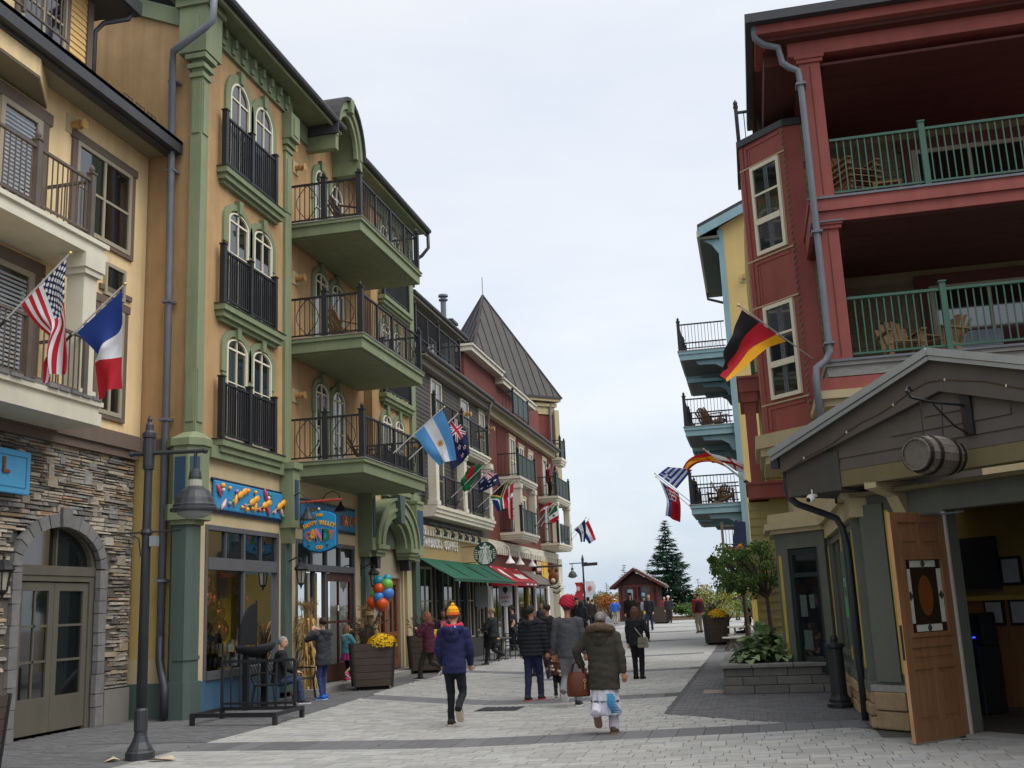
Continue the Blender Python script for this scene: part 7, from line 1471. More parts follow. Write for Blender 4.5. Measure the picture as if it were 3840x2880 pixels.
# ================================================ people
def smooth_mesh(me,it=3,disp=None):
    b=bmesh.new(); b.from_mesh(me)
    for _ in range(it): bmesh.ops.smooth_vert(b,verts=b.verts,factor=.5,use_axis_x=True,use_axis_y=True,use_axis_z=True)
    if disp:
        b.normal_update()
        for v in b.verts: v.co+=v.normal*disp(v.co)
    b.to_mesh(me); b.free(); me.polygons.foreach_set('use_smooth',[True]*len(me.polygons)); return me
def vox(mb,name,m,parent,size,it=3,disp=None):
    o=bpy.data.objects.new('x',mb.mesh('x')); md=o.modifiers.new('r','REMESH'); md.mode='VOXEL'; md.voxel_size=size; me=evalmesh(o); smooth_mesh(me,it,disp); me.materials.clear(); me.materials.append(m); me.name=name
    o=bpy.data.objects.new(name,me); C.objects.link(o); adopt(o,parent,True); return o
def ik(a,c,l1,l2,pole):
    d=c-a; L=min(d.length,(l1+l2)*.999); dn=d.normalized(); x=(l1*l1-l2*l2+L*L)/(2*L); h=math.sqrt(max(1e-6,l1*l1-x*x)); p=pole-dn*pole.dot(dn); p.normalize(); return a+dn*x+p*h
SKIN={'l':'#c79a80','m':'#a5745a','d':'#6f4a38'}
def cloth(h,**k): return mat(h,.9,k.pop('var',.16),k.pop('scale',5),.25,80,**k)
def person(label,x,y,face,H=1.75,z=None,feet=((.06,0,0,0),(-.06,0,0,0)),hands=(None,None),top='#222',hem=.5,topfit=1.0,sleeve=1.0,legs='#222',legfit=1.0,shoes='#222',sole='#bbb',skin='l',hair='#2a211c',hs='short',hat=None,hatc='#222',look=(0,0),lean=0.,sit=False,puff=0,fine=True,extra=None,bare=False,wide=1.0,group='people in the street',hood=None,armpole=((.5,-.6,-.4),(-.5,-.6,-.4)),topmat=None,legmat=None):
    zz=zg(y) if z is None else z
    P=thing('person',label,'person',(x,y,zz),R(-face),group); V=Vector
    vx=.0115 if fine else .02; hipz=.52*H if not sit else .27*H
    hip=V((0,0,hipz-.0)); 
    fp=[]   # legs: right (+x) then left
    low=min(f[2] for f in feet)
    for i,s_ in enumerate((1,-1)):
        fx,fy,fz,pi=feet[i]; fp.append((V((fx*H,fy*H,fz*H)),R(pi)))
    if not sit:
        mxd=max(math.hypot(f[0].y,0) for f in fp); hip.z=min(hip.z,.045*H+math.sqrt(max(.01,(.472*H)**2-(mxd*.75)**2)))
        if abs(fp[0][0].y)+abs(fp[1][0].y)<.02*H: hip.z=.515*H
    up_=V((0,math.sin(lean),math.cos(lean)))
    sh=hip+up_*.305*H; nk=hip+up_*.335*H; 
    hipj=[hip+V((s_*.05*H*wide,0,0)) for s_ in (1,-1)]; ank=[];kn=[]
    for i in range(2):
        f,pi=fp[i]; a=f+V((0,-.03*H*math.cos(pi)*0-.10*H*math.sin(pi)*.35,.045*H+.13*H*math.sin(pi)*.8)); ank.append(a); kn.append(ik(hipj[i],a,.24*H,.238*H,V((.05*(1,-1)[i],1,0.0 if not sit else .3))))
    shj=[sh+V((s_*.108*H*wide,0,0)) for s_ in (1,-1)]; wr=[];el=[]
    for i,s_ in enumerate((1,-1)):
        h=hands[i]; w_=(shj[i]+V((s_*.035*H,.02*H,-.31*H))) if h is None else V((h[0]*H,h[1]*H,h[2]*H))
        d=w_-shj[i]
        if d.length>.318*H: w_=shj[i]+d.normalized()*.318*H
        el.append(ik(shj[i],w_,.168*H,.152*H,V(armpole[i]))); wr.append(w_)
    # --- head frame
    HM=Matrix.Rotation(R(-look[0]),4,'Z')@Matrix.Rotation(R(look[1]),4,'X'); hh=.132*H*(1.12 if H<1.4 else 1); hc=nk+up_*.05*H+V((0,.012*H,.0))+ (HM@V((0,0,hh*.5)))
    HF=Matrix.Translation(hc)@HM
    def hp(a): return HF@V(a)
    # --- skin body
    b=MB(); e=.86
    def tor(z_,rx,ry,fy=0): q=hip+up_*(z_*H); return ((q.x,q.y+fy*H,q.z),rx*H*e*wide,ry*H*e)
    b.rings([tor(-.03,.07,.05),tor(.0,.085,.058),tor(.05,.085,.06),tor(.1,.074,.053),tor(.17,.083,.058),tor(.25,.095,.062),tor(.3,.095,.052),tor(.325,.06,.042),tor(.34,.036,.036),tor(.40,.032,.034,.008)],14)
    for i in range(2):
        b.tube([hipj[i],kn[i],ank[i]],[.052*H*e,.036*H*e,.024*H*e],9); b.tube([shj[i]-V(((1,-1)[i]*.03*H,0,0)),el[i],wr[i]],[.03*H,.024*H,.017*H],9)
        # hand
        s_=(1,-1)[i]; d=(wr[i]-el[i]).normalized(); sd2=d.cross(V((0,1,0)) if abs(d.y)<.8 else V((0,0,1))).normalized(); nn=sd2.cross(d); L=.05*H
        pc=wr[i]+d*L*.5
        b.tube([wr[i],wr[i]+d*L*.3,wr[i]+d*L],[.016*H,.021*H,.022*H],8)
        for k in range(4):
            o=sd2*(.0115*H*(k-1.5)); q0=wr[i]+d*L*.9+o; fl=(.040,.046,.043,.034)[k]*H; b.tube([q0,q0+d*fl*.5+nn*fl*.12,q0+d*fl*.85+nn*fl*.42],[.0062*H,.0058*H,.0048*H],6)
        q0=wr[i]+d*L*.25+sd2*.018*H; b.tube([q0,q0+sd2*.016*H+d*.02*H,q0+sd2*.018*H+d*.042*H+nn*.008*H],[.0075*H,.0068*H,.0052*H],6)
    hb=MB(HF); rg=[(-.5,.13,.15,.16),(-.46,.2,.23,.12),(-.36,.27,.31,.06),(-.18,.315,.38,.01),(.02,.335,.42,-.03),(.2,.335,.425,-.05),(.34,.29,.37,-.05),(.44,.2,.26,-.05),(.5,.06,.08,-.05)]
    hb.rings([((0,cy2*hh,z_*hh),rx*hh,ry*hh) for z_,rx,ry,cy2 in rg],16)
    hb.tube([(0,.36*hh,.06*hh),(0,.43*hh,-.06*hh),(0,.47*hh,-.13*hh),(0,.40*hh,-.17*hh)],[.04*hh,.05*hh,.065*hh,.04*hh],7)
    for s_ in (1,-1): hb.ball((s_*.345*hh,-.03*hh,-.03*hh),.1*hh,8,6,(.35,.7,1.1)); hb.ball((s_*.13*hh,.37*hh,.1*hh),.07*hh,7,5,(1.2,.6,.5))
    hb.ball((0,.38*hh,-.29*hh),.07*hh,8,5,(1.3,.6,.6)); hb.ball((0,.33*hh,-.43*hh),.08*hh,8,5,(1.1,.8,.8))
    k=len(b.v); b.v+=hb.v; b.f+=[tuple(k+i for i in f) for f in hb.f]; b.c+=hb.c; b.mi+=hb.mi
    body=vox(b,'body',mat(SKIN[skin],.55,.08,9,spec=.3),P,vx,2)
    for s_ in (1,-1): MB(HF).ball((s_*.135*hh,.385*hh,.04*hh),.045*hh,8,6,(1,.6,.7)).build('eye',mat('#2a2320',.3),body,local=True)
    MB(HF).ball((0,.415*hh,-.265*hh),.07*hh,8,5,(1.3,.4,.28)).build('mouth',mat('#8a4a44',.5),body,local=True)
    # --- trousers
    lm=legmat or cloth(legs); b=MB(); e=1.02*legfit
    b.rings([tor2 for tor2 in [((hip.x,hip.y,hip.z+z_*H),rx*H*legfit*wide,ry*H*legfit) for z_,rx,ry in ((-.05,.075,.06),(-.02,.09,.066),(.02,.093,.067),(.07,.084,.062))]],14)
    for i in range(2):
        a0=ank[i] if not bare else kn[i].lerp(ank[i],.25); m1=(hipj[i]+kn[i])/2; m2=(kn[i]+ank[i])/2
        if bare: b.tube([hipj[i],m1,kn[i],a0],[.055*H*e,.048*H*e,.04*H*e,.036*H*e],10)
        else: b.tube([hipj[i],m1,kn[i],m2,a0+V((0,0,-.012*H))],[.058*H*e,.05*H*e,.041*H*e,.036*H*e,.034*H*e],10)
    sd3=(x*3.1+y*1.7)
    vox(b,'trousers',lm,P,.016 if fine else .024,2,lambda c_:.008*noise.noise(V((c_.x*9+sd3,c_.y*9,c_.z*16)))+.009*(.5-abs(noise.noise(V((c_.x*12,c_.y*12+sd3,c_.z*28)))))-.003)
    # --- top
    tm=topmat or cloth(top); b=MB(); e=1.13*topfit; hz=(hem-.515)   # hem as fraction of height
    prof=[(.345,.045,.045),(.325,.075,.055),(.3,.103,.06),(.25,.1,.068),(.17,.094,.067),(.1,.09,.066),(.05,.093,.068),(.0,.096,.07),(-.05,.096,.07),(-.1,.095,.07),(-.2,.1,.075)]
    rgs=[]
    for z_,rx,ry in prof:
        if z_<hz-.001: break
        q=hip+up_*(z_*H); rgs.append(((q.x,q.y,q.z),rx*H*e*wide,ry*H*e))
    q=hip+up_*(hz*H); rgs.append(((q.x,q.y,q.z),(.094 if hz>-.05 else .1)*H*e*wide,.071*H*e)); b.rings(rgs,16)
    for i in range(2):
        s_=(1,-1)[i]; w2=el[i].lerp(wr[i],sleeve); ps=[shj[i]-V((s_*.045*H,0,-.008*H)),shj[i]+V((s_*.004*H,0,0)),(shj[i]+el[i])/2,el[i],(el[i]+w2)/2,w2]; b.tube(ps,[.05*H*topfit,.048*H*topfit,.042*H*topfit,.037*H*topfit,.033*H*topfit,.029*H*topfit],10)
    if puff: dsp=lambda c_:.008*math.sin(c_.z*2*PI/.075)+.006*noise.noise(V((c_.x*12,c_.y*12,c_.z*12+sd3)))
    else: dsp=lambda c_:.012*noise.noise(V((c_.x*7+sd3,c_.y*7,c_.z*15)))+.006*(.5-abs(noise.noise(V((c_.x*11,c_.y*11+sd3,c_.z*24)))))-.002
    topo=vox(b,'jacket',tm,P,.016 if fine else .024,2,dsp)
    # --- shoes
    for i in range(2):
        f,pi=fp[i]; M=Matrix.Translation(f)@Matrix.Rotation(-pi,4,'X') if pi else Matrix.Translation(f)
        if pi: M=Matrix.Translation(f+V((0,.09*H,0)))@Matrix.Rotation(-pi,4,'X')@Matrix.Translation(V((0,-.09*H,0)))
        so=MB(M); n=10; S=[(-.05,.022,.0,.055),(-.04,.027,0,.06),(-.01,.028,0,.062),(.03,.03,0,.045),(.06,.032,0,.034),(.085,.028,0,.026),(.1,.014,.004,.018)]
        vs=[];fs=[]
        for yy,hw,z0,z1 in S:
            for kx,kz in ((-1,0),(-1,.6),(-.6,1),(.6,1),(1,.6),(1,0)): vs.append((kx*hw*H,yy*H,(.012+z0+(z1-z0-.012)*kz)*H))
        for j in range(len(S)-1):
            for q in range(6): fs.append((j*6+q,j*6+(q+1)%6,(j+1)*6+(q+1)%6,(j+1)*6+q))
        fs+=[tuple(range(6)),tuple((len(S)-1)*6+q for q in range(6))]; so.add(vs,fs); s_=so.build('shoe',mat(shoes,.6,.1,9),P,True,local=True)
        sl=MB(M); vs=[];
        for zv in (0,.014):
            for yy,hw in ((-.052,.018),(-.04,.029),(.03,.032),(.06,.034),(.09,.029),(.103,.012)): vs+=[(-hw*H,yy*H,zv*H),(hw*H,yy*H,zv*H)]
        fs=[(2*j+o_,2*j+1+o_,2*j+3+o_,2*j+2+o_) for o_ in (0,12) for j in range(5)]+[(2*j,2*j+2,2*j+14,2*j+12) for j in range(5)]+[(2*j+1,2*j+3,2*j+15,2*j+13) for j in range(5)]+[(0,1,13,12),(10,11,23,22)]; sl.add(vs,fs); sl.build('sole',mat(sole,.7,.1,9),s_,local=True)
    # --- hair
    hm_=mat(hair,.6,.3,20,.5,60,stretch=(3,3,.6))
    if hs!='bald':
        b=MB(HF); b.ball((0,-.06*hh,.1*hh),.46*hh,16,10,(.83,1.03,.93)); 
        if hs=='long':
            for k in range(17):
                a=PI*(1.02+.96*k/16) if k<17 else 0; ox,oy=math.cos(a)*.36,math.sin(a)*.42-.05; L=.9+.35*math.sin(k*2.3); b.tube([(ox*hh,oy*hh,.1*hh),(ox*1.12*hh,(oy*1.1)*hh,-.3*hh),(ox*1.05*hh+.02*hh*math.sin(k*5),(oy*1.25)*hh,-.35*hh-L*.55*hh),(ox*.9*hh,(oy*1.2)*hh,-.45*hh-L*.75*hh)],[.12*hh,.13*hh,.1*hh,.03*hh],7)
        if hs=='bun': b.ball((0,-.5*hh,.05*hh),.2*hh,10,7)
        o_=vox(b,'hair',hm_,P,.012 if fine else .02,2,lambda c_:.006*noise.noise(V((c_.x*45,c_.y*45,c_.z*14+sd3))))
        # keep the face free: cut hair in front
        bm=bmesh.new(); bm.from_mesh(o_.data); inv=HF.inverted(); dl_=[]
        for v in bm.verts:
            q=inv@v.co
            if q.y>.12*hh and q.z<.27*hh and abs(q.x)<.4*hh: dl_.append(v)
            elif hs=='short' and q.z<-.22*hh and q.y>-.3*hh: dl_.append(v)
        bmesh.ops.delete(bm,geom=dl_,context='VERTS'); bm.to_mesh(o_.data); bm.free()
    hcm=mat(hatc,.9,.15,20,.5,120) if hat else None
    if hat=='beanie':
        for j,(z0,z1,cc_) in enumerate(((.02,.2,'#e0642a'),(.2,.36,'#e89a1e'),(.36,.66,'#f0a81e'))):
            b=MB(HF); rr=lambda z_: math.sqrt(max(.002,1-((z_-.05)/.66)**2)); b.rings([((0,-.05*hh,(z0+(z1-z0)*q/3)*hh),.45*hh*rr(z0+(z1-z0)*q/3)**.8,.52*hh*rr(z0+(z1-z0)*q/3)**.8) for q in range(4)],20); b.build('beanie_band',mat(cc_,.95,.2,30,.6,150),P,True,local=True)
        b=MB(HF); b.ball((0,-.05*hh,.74*hh),.15*hh,10,8); b.build('pompom',mat('#f0b02a',.95,.25,40,.8,150),P,local=True)
    elif hat=='turban':
        b=MB(HF)
        for k in range(7): 
            a=k*.42-1.2; pts=[]
            for q in range(17): t_=2*PI*q/16; pts.append((math.cos(t_)*(.5-.012*(k-3)**2)*hh,math.sin(t_)*(.55-.012*(k-3)**2)*hh-.06*hh,(.36+.16*math.sin(t_*1+a*1.7)+.09*(k-3))*hh))
            b.tube(pts,.13*hh,8,False)
        b.ball((0,-.06*hh,.38*hh),.58*hh,16,10,(1.0,1.08,.95)); vox(b,'turban',mat(hatc,.85,.15,12,.3,60),P,.012,1,lambda c_:.006*math.sin((c_.x*.8+c_.z*1.2)*90)*.6)
    elif hat=='cap':
        b=MB(HF); b.rings([((0,-.05*hh,z_*hh),.43*hh*r_,.5*hh*r_) for z_,r_ in ((.14,1),(.3,.97),(.45,.78),(.54,.4),(.56,.1))],16); b.build('cap',hcm,P,True,local=True); b=MB(HF); b.box(-.3*hh,.3*hh,.3*hh,.78*hh,.14*hh,.18*hh); b.build('cap_peak',hcm,P,local=True)
    elif hat=='hat':
        b=MB(HF); b.rings([((0,-.05*hh,z_*hh),r_*hh,r_*1.1*hh) for z_,r_ in ((.2,.75),(.22,.76),(.24,.44),(.5,.4),(.66,.34),(.68,.1))],18); b.build('hat',hcm,P,True,local=True)
    elif hat=='tuque':
        b=MB(HF); b.rings([((0,-.05*hh,z_*hh),.46*hh*r_,.52*hh*r_) for z_,r_ in ((.1,1),(.2,1),(.38,.92),(.52,.66),(.6,.25),(.62,.05))],16); b.build('tuque',hcm,P,True,local=True)
    if hood:
        b=MB(); q=nk+up_*.0; 
        b.tube([q+V((-.085*H,.0,.005*H)),q+V((-.075*H,-.05*H,.0)),q+V((0,-.085*H,-.02*H)),q+V((.075*H,-.05*H,.0)),q+V((.085*H,.0,.005*H))],[.025*H,.034*H,.04*H,.034*H,.025*H],9); b.ball(q+V((0,-.07*H,-.06*H)),.055*H,10,7,(1.3,.6,1.1)); vox(b,'hood',cloth(hood),P,.014,2,lambda c_:.006*noise.noise(V((c_.x*20,c_.y*20,c_.z*20))))
    if extra: extra(P,H,hip,nk,up_,wr,HF,hh,shj)
    return P
LB=lambda b,n,m,P,sm=False: b.build(n,m,P,sm,local=True)
V=Vector
# --- near walkers
def ex_beanie(P,H,hip,nk,up,wr,HF,hh,shj):
    b=MB(); b.tube([nk+V((-.07*H,.02*H,.03*H)),nk+V((-.05*H,-.045*H,.02*H)),nk+V((0,-.06*H,.012*H)),nk+V((.05*H,-.045*H,.02*H)),nk+V((.07*H,.02*H,.03*H))],.026*H,8); LB(b,'scarf',mat('#c02840',.9,.1,9),P)
    b=MB(); b.box(nk.x+.005*H,nk.x+.055*H,nk.y-.094*H,nk.y-.084*H,nk.z-.035*H,nk.z+.03*H); LB(b,'scarf_end',mat('#3646a0',.9,.1,9),P); b=MB(); b.box(nk.x+.03*H,nk.x+.04*H,nk.y-.097*H,nk.y-.09*H,nk.z-.035*H,nk.z+.03*H); b.box(nk.x-.045*H,nk.x-.01*H,nk.y-.09*H,nk.y-.083*H,nk.z-.005*H,nk.z+.012*H); LB(b,'scarf_stripe',M_['white_p'],P)
person('walker in navy hooded jacket and orange bobble hat, seen from behind',-4.68,16.25,-4,1.74,feet=((.055,-.14,.045,48),(-.055,.06,0,0)),hands=((.13,.10,.52),(-.13,.10,.52)),top='#20244a',hem=.46,topfit=1.03,legs='#1c1e22',legfit=.92,shoes='#2a2624',sole='#c8b8a4',hair='#6a5648',hat='beanie',hood='#20244a',extra=ex_beanie,lean=.02)
def ex_parka(P,H,hip,nk,up,wr,HF,hh,shj):
    b=MB(); q=nk+V((0,0,.0)); pts=[q+V((math.cos(a)*.1*H,math.sin(a)*.085*H-.02*H,.02*H+(.035*H*math.sin(a+PI)))) for a in [R(k) for k in range(160,390,20)]]; b.tube(pts,.036*H,9); vox(b,'fur_trim',mat('#6b5a48',.95,.5,60,1.0,200),P,.012,1,lambda c_:.014*noise.noise(V((c_.x*60,c_.y*60,c_.z*60))))
    b=MB(); z0=hip.z-.19*H; b.rings([((0,0,hip.z-.05*H),.105*H,.08*H),((0,0,hip.z-.15*H),.112*H,.086*H),((0,.01*H,hip.z-.25*H),.124*H,.096*H),((0,.01*H,hip.z-.35*H),.13*H,.1*H)],22); o=vox(b,'tunic',mat('#c9cad6',.85,.1,6,.25,60),P,.016,2,lambda c_:.012*math.sin(math.atan2(c_.y,c_.x)*9)*max(0,min(1,(hip.z-.1*H-c_.z)*5)))
    for i in range(26): a=R(186+i*6.6); b=MB(); b.ball(V((math.cos(a)*.122*H,.01*H+math.sin(a)*.098*H,hip.z-.235*H+.004*math.sin(i*3))),.012,6,4,(1,1,.8)); LB(b,'embroidery',mat('#2a2030',.8),o)
    b=MB(); L=12
    for i in range(L):
        t0,t1=i/L,(i+1)/L; f=lambda t_:V((.06*H+.05*H*t_+.012*math.sin(t_*9),-.09*H-.03*H*math.sin(t_*3),hip.z-.17*H-.16*H*t_)); w0,w1=.028*H+.02*H*t0,.028*H+.02*H*t1; b.add([f(t0)-V((w0,0,0)),f(t0)+V((w0,.01,0)),f(t1)+V((w1,.01,.01*t1)),f(t1)-V((w1,0,0))],[(0,1,2,3)])
    LB(b,'scarf_tail',mat('#2f79a6',.8,.25,30,.3,60,stretch=(9,9,1)),P)
    for s_ in (0,): pass
person('woman in dark olive fur hooded parka over white clothes, seen from behind',-2.16,14.95,3,1.6,feet=((.055,.05,0,0),(-.06,-.12,.06,55)),hands=((.185,-.02,.47),(-.2,.06,.56)),top='#38352c',hem=.375,topfit=1.2,legs='#c4c1cc',legfit=1.3,shoes='#5a4a44',sole='#8d6a58',hair='#77726f',hs='bun',hood='#38352c',extra=ex_parka,wide=1.08,armpole=((.9,-.4,-.2),(-.9,-.4,-.2)),skin='m')
def ex_tie(P,H,hip,nk,up,wr,HF,hh,shj): pass
person('man in charcoal jacket, grey trousers and bright red turban, seen from behind',-3.32,18.9,2,1.79,feet=((.05,.09,0,0),(-.055,-.11,.05,42)),hands=((.15,.05,.50),(-.16,.03,.50)),top='#45474a',hem=.47,topfit=1.05,legs='#77777a',legfit=1.05,shoes='#22252c',sole='#d6d6d6',hair='#3a3330',hat='turban',hatc='#a81f38',skin='m')
def ex_flor(P,H,hip,nk,up,wr,HF,hh,shj):
    rg_=random.Random(4)
    for i in range(46):
        a=rg_.uniform(0,2*PI); z_=rg_.uniform(-.12,.28)*H; b=MB(); b.ball(hip+V((math.cos(a)*.112*H,math.sin(a)*.082*H,z_)),.028*H,6,4,(1,1,.9)); LB(b,'flower_print',mat(('#b9a08c','#c9b8a6','#8a4a3a','#a8886a')[i%4],.9),P)
person('small child in a brown floral jacket and black leggings',-3.85,20.55,-10,1.08,feet=((.05,.05,0,0),(-.05,-.03,0,0)),hands=((.1,.05,.42),(-.2,.02,.55)),top='#4a2c26',hem=.4,topfit=1.15,legs='#1d1c20',shoes='#8a8078',sole='#c9c2b8',hair='#2a2220',hs='long',extra=ex_flor,hood='#4a2c26')
person('man in black puffer jacket and dark blue jeans, seen from behind',-4.3,20.4,6,1.72,feet=((.06,.06,0,0),(-.055,-.07,0,0)),hands=((.16,.02,.49),(-.14,.07,.5)),top='#1d1f24',hem=.475,topfit=1.25,puff=1,legs='#232845',legfit=1.05,shoes='#2a2a2e',sole='#c24a48',hair='#1e1a18',hood='#1d1f24',look=(35,0),skin='m')
person('man in dark coat turned left, talking in profile beside the puffer jacket',-4.95,25.4,-70,1.74,feet=((.05,.02,0,0),(-.05,-.02,0,0)),hands=((.08,.18,.62),(-.12,.08,.5)),top='#1c1c1e',hem=.45,topfit=1.12,legs='#2a2d38',shoes='#8f8f92',sole='#ddd',hair='#251f1c',skin='m',look=(0,-4))
def ex_bag(P,H,hip,nk,up,wr,HF,hh,shj):
    b=MB(); b.tube([nk+V((-.06*H,-.04*H,-.02*H)),nk+V((.03*H,-.085*H,-.16*H)),hip+V((.1*H,-.075*H,.08*H))],.009*H,6); LB(b,'bag_strap',mat('#8d8474',.8),P)
    b=MB(); b.rings([(hip+V((.11*H,-.06*H,-.075*H)),.075*H,.03*H),(hip+V((.11*H,-.065*H,-.06*H)),.085*H,.04*H),(hip+V((.11*H,-.06*H,.03*H)),.08*H,.038*H),(hip+V((.11*H,-.055*H,.075*H)),.07*H,.03*H)],14); LB(b,'shoulder_bag',mat('#8a8577',.8,.15,8,.2,40),P); b=MB(); b.box(.05*H,.17*H,-.112*H,-.098*H,hip.z-.01*H,hip.z+.075*H); LB(b,'bag_flap',mat('#7d786a',.8,.15,8),P)
person('woman in black jacket and flared black trousers with a grey shoulder bag',-2.83,25.3,8,1.6,feet=((.05,.02,0,0),(-.05,.03,0,0)),hands=((.15,.1,.56),(-.13,.03,.49)),top='#222326',hem=.47,topfit=1.05,legs='#19191c',legfit=1.05,shoes='#141416',sole='#141416',hair='#5a3f2c',hs='long',extra=ex_bag,look=(10,5))
def ex_glass(P,H,hip,nk,up,wr,HF,hh,shj):
    b=MB(HF)
    for s_ in (1,-1):
        b.ring(s_*.15*hh,.05*hh,.085*hh,.1*hh,.42*hh,.44*hh,0,360,12); b.bar((s_*.25*hh,.42*hh,.06*hh),(s_*.36*hh,0,.06*hh),.015*hh)
    b.bar((-.06*hh,.44*hh,.06*hh),(.06*hh,.44*hh,.06*hh),.015*hh); LB(b,'glasses',M_['dark'],P)
def ex_wait(P,H,hip,nk,up,wr,HF,hh,shj):
    ex_glass(P,H,hip,nk,up,wr,HF,hh,shj); b=MB(); b.box(-.1*H,.06*H,.14*H,.24*H,.61*H,.625*H); LB(b,'folder',mat('#5f5a48',.8),P)
    b=MB(); b.rings([((0,.02*H,hip.z-.1*H),.09*H,.07*H),((0,.015*H,hip.z+.02*H),.1*H,.075*H),((0,.01*H,hip.z+.09*H),.097*H,.074*H)],14); LB(b,'apron',mat('#17181a',.9),P)
person('waiter with glasses in black shirt walking left with a folder',-8.25,33.2,-78,1.74,feet=((.04,-.17,.06,45),(-.04,.14,0,0)),hands=((.09,.17,.62),(-.1,.19,.63)),top='#222426',hem=.5,topfit=1.05,legs='#1b1b1d',shoes='#3a3630',sole='#7a7468',hair='#8a6f52',extra=ex_wait,look=(-5,0))
def ex_hood(P,H,hip,nk,up,wr,HF,hh,shj):
    b=MB(); b.ball(hip+V((.1*H,-.07*H,.1*H)),.055*H,12,8,(.8,1.0,1.2)); LB(b,'red_bag',mat('#a83a44',.7,.1,9),P,True); ex_glass(P,H,hip,nk,up,wr,HF,hh,shj)
person('woman with long curly hair in a maroon hooded top striding left',-8.5,27.2,-82,1.72,feet=((.04,-.2,.05,40),(-.04,.15,0,0)),hands=((.06,.16,.70),(-.08,.17,.74)),top='#4a1f30',hem=.42,topfit=1.16,legs='#33302a',legfit=1.1,shoes='#2c2c34',sole='#d6d3d0',hair='#7a4a2c',hs='long',hood='#4a1f30',extra=ex_hood,lean=.06)
# --- candy shop group
person('woman in dark grey jacket and blue jeans holding both hands to her face',-9.18,21.75,-70,1.66,feet=((.045,.03,0,0),(-.045,-.02,0,0)),hands=((.05,.14,.855),(-.05,.14,.87)),top='#33363a',hem=.42,topfit=1.12,legs='#2f3f6a',legfit=.85,shoes='#1f5fb8',sole='#9fc0e8',hair='#33241c',hs='bun',armpole=((.5,.3,-.6),(-.5,.3,-.6)),hood='#33363a',look=(10,0))
def ex_skirt(P,H,hip,nk,up,wr,HF,hh,shj):
    b=MB(); b.rings([((0,0,hip.z+.02*H),.1*H,.078*H),((0,0,hip.z-.06*H),.125*H,.1*H),((0,0,hip.z-.13*H),.145*H,.115*H)],20); vox(b,'skirt',mat('#8a2a66',.85,.5,40),P,.014,1,lambda c_:.01*math.sin(math.atan2(c_.y,c_.x)*10))
person('girl in teal hooded top and pink patterned skirt reaching up at the shop door',-10.15,25.55,32,1.32,z=.12,feet=((.05,-.06,.04,40),(-.05,.03,0,0)),hands=((.12,.22,.62),(-.06,.2,.6)),top='#4f8a94',hem=.5,topfit=1.1,legs='#1c1b20',bare=True,shoes='#c83a6a',sole='#e0d8d8',hair='#7a5a40',hs='long',hood='#7f9aa0',extra=ex_skirt)
def ex_old(P,H,hip,nk,up,wr,HF,hh,shj):
    b=MB(HF); b.ball((0,.34*hh,-.36*hh),.16*hh,10,7,(1.1,.7,.8)); LB(b,'beard',mat('#5f5a57',.9,.3,30),P)
person('grey haired bearded man in dark jacket and jeans seated on the bench',-9.75,20.75,62,1.74,sit=True,z=.0,feet=((.09,.27,0,0),(-.06,.22,0,0)),hands=((.07,.2,.37),(-.08,.19,.37)),top='#1d1d22',hem=.49,topfit=1.1,legs='#33415e',legfit=1.05,shoes='#1a1a1c',sole='#cfcfcf',hair='#8a8785',extra=ex_old,look=(25,-4),lean=.1,armpole=((.6,-.6,-.2),(-.6,-.6,-.2)))
person('balloon seller in black, mostly hidden behind the planter grass',-9.75,26.1,-100,1.72,z=.0,feet=((.05,0,0,0),(-.05,0,0,0)),hands=((.12,.27,.78),(-.1,.14,.74)),top='#1c1c1f',hem=.48,legs='#26262a',hair='#8a6f50',hs='long',hat='hat',hatc='#9a7f58')
person('dark haired woman with pink scarf standing behind the second planter',-9.6,32.2,150,1.7,feet=((.05,0,0,0),(-.05,0,0,0)),hands=((.1,.12,.6),(-.1,.12,.6)),top='#2a2428',hem=.47,legs='#26262a',hair='#17120f',hs='long',skin='d',extra=lambda P,H,hip,nk,up,wr,HF,hh,shj:LB(MB().box(-.04*H,.06*H,.075*H,.09*H,hip.z+.12*H,nk.z-.01*H),'scarf',mat('#a85a66',.9),P))
person('person in black seated at the nearest cafe table',-9.2,36.2,80,1.7,sit=True,feet=((.08,.22,0,0),(-.08,.22,0,0)),hands=((.1,.2,.42),(-.1,.2,.42)),top='#1d1d20',legs='#232327',hair='#1d1814',hs='long',fine=False)
person('person in dark clothes seated at the far cafe table',-8.95,39.0,60,1.7,sit=True,feet=((.08,.22,0,0),(-.08,.22,0,0)),hands=((.1,.2,.42),(-.1,.2,.42)),top='#232226',legs='#232327',hair='#2a201a',fine=False)
person('person in black coat seen from behind, left of the puffer jacket man',-5.75,27.0,10,1.72,feet=((.05,.03,0,0),(-.05,-.03,0,0)),top='#18191c',hem=.45,topfit=1.15,legs='#1f2024',hair='#17120f',hs='long',fine=False)
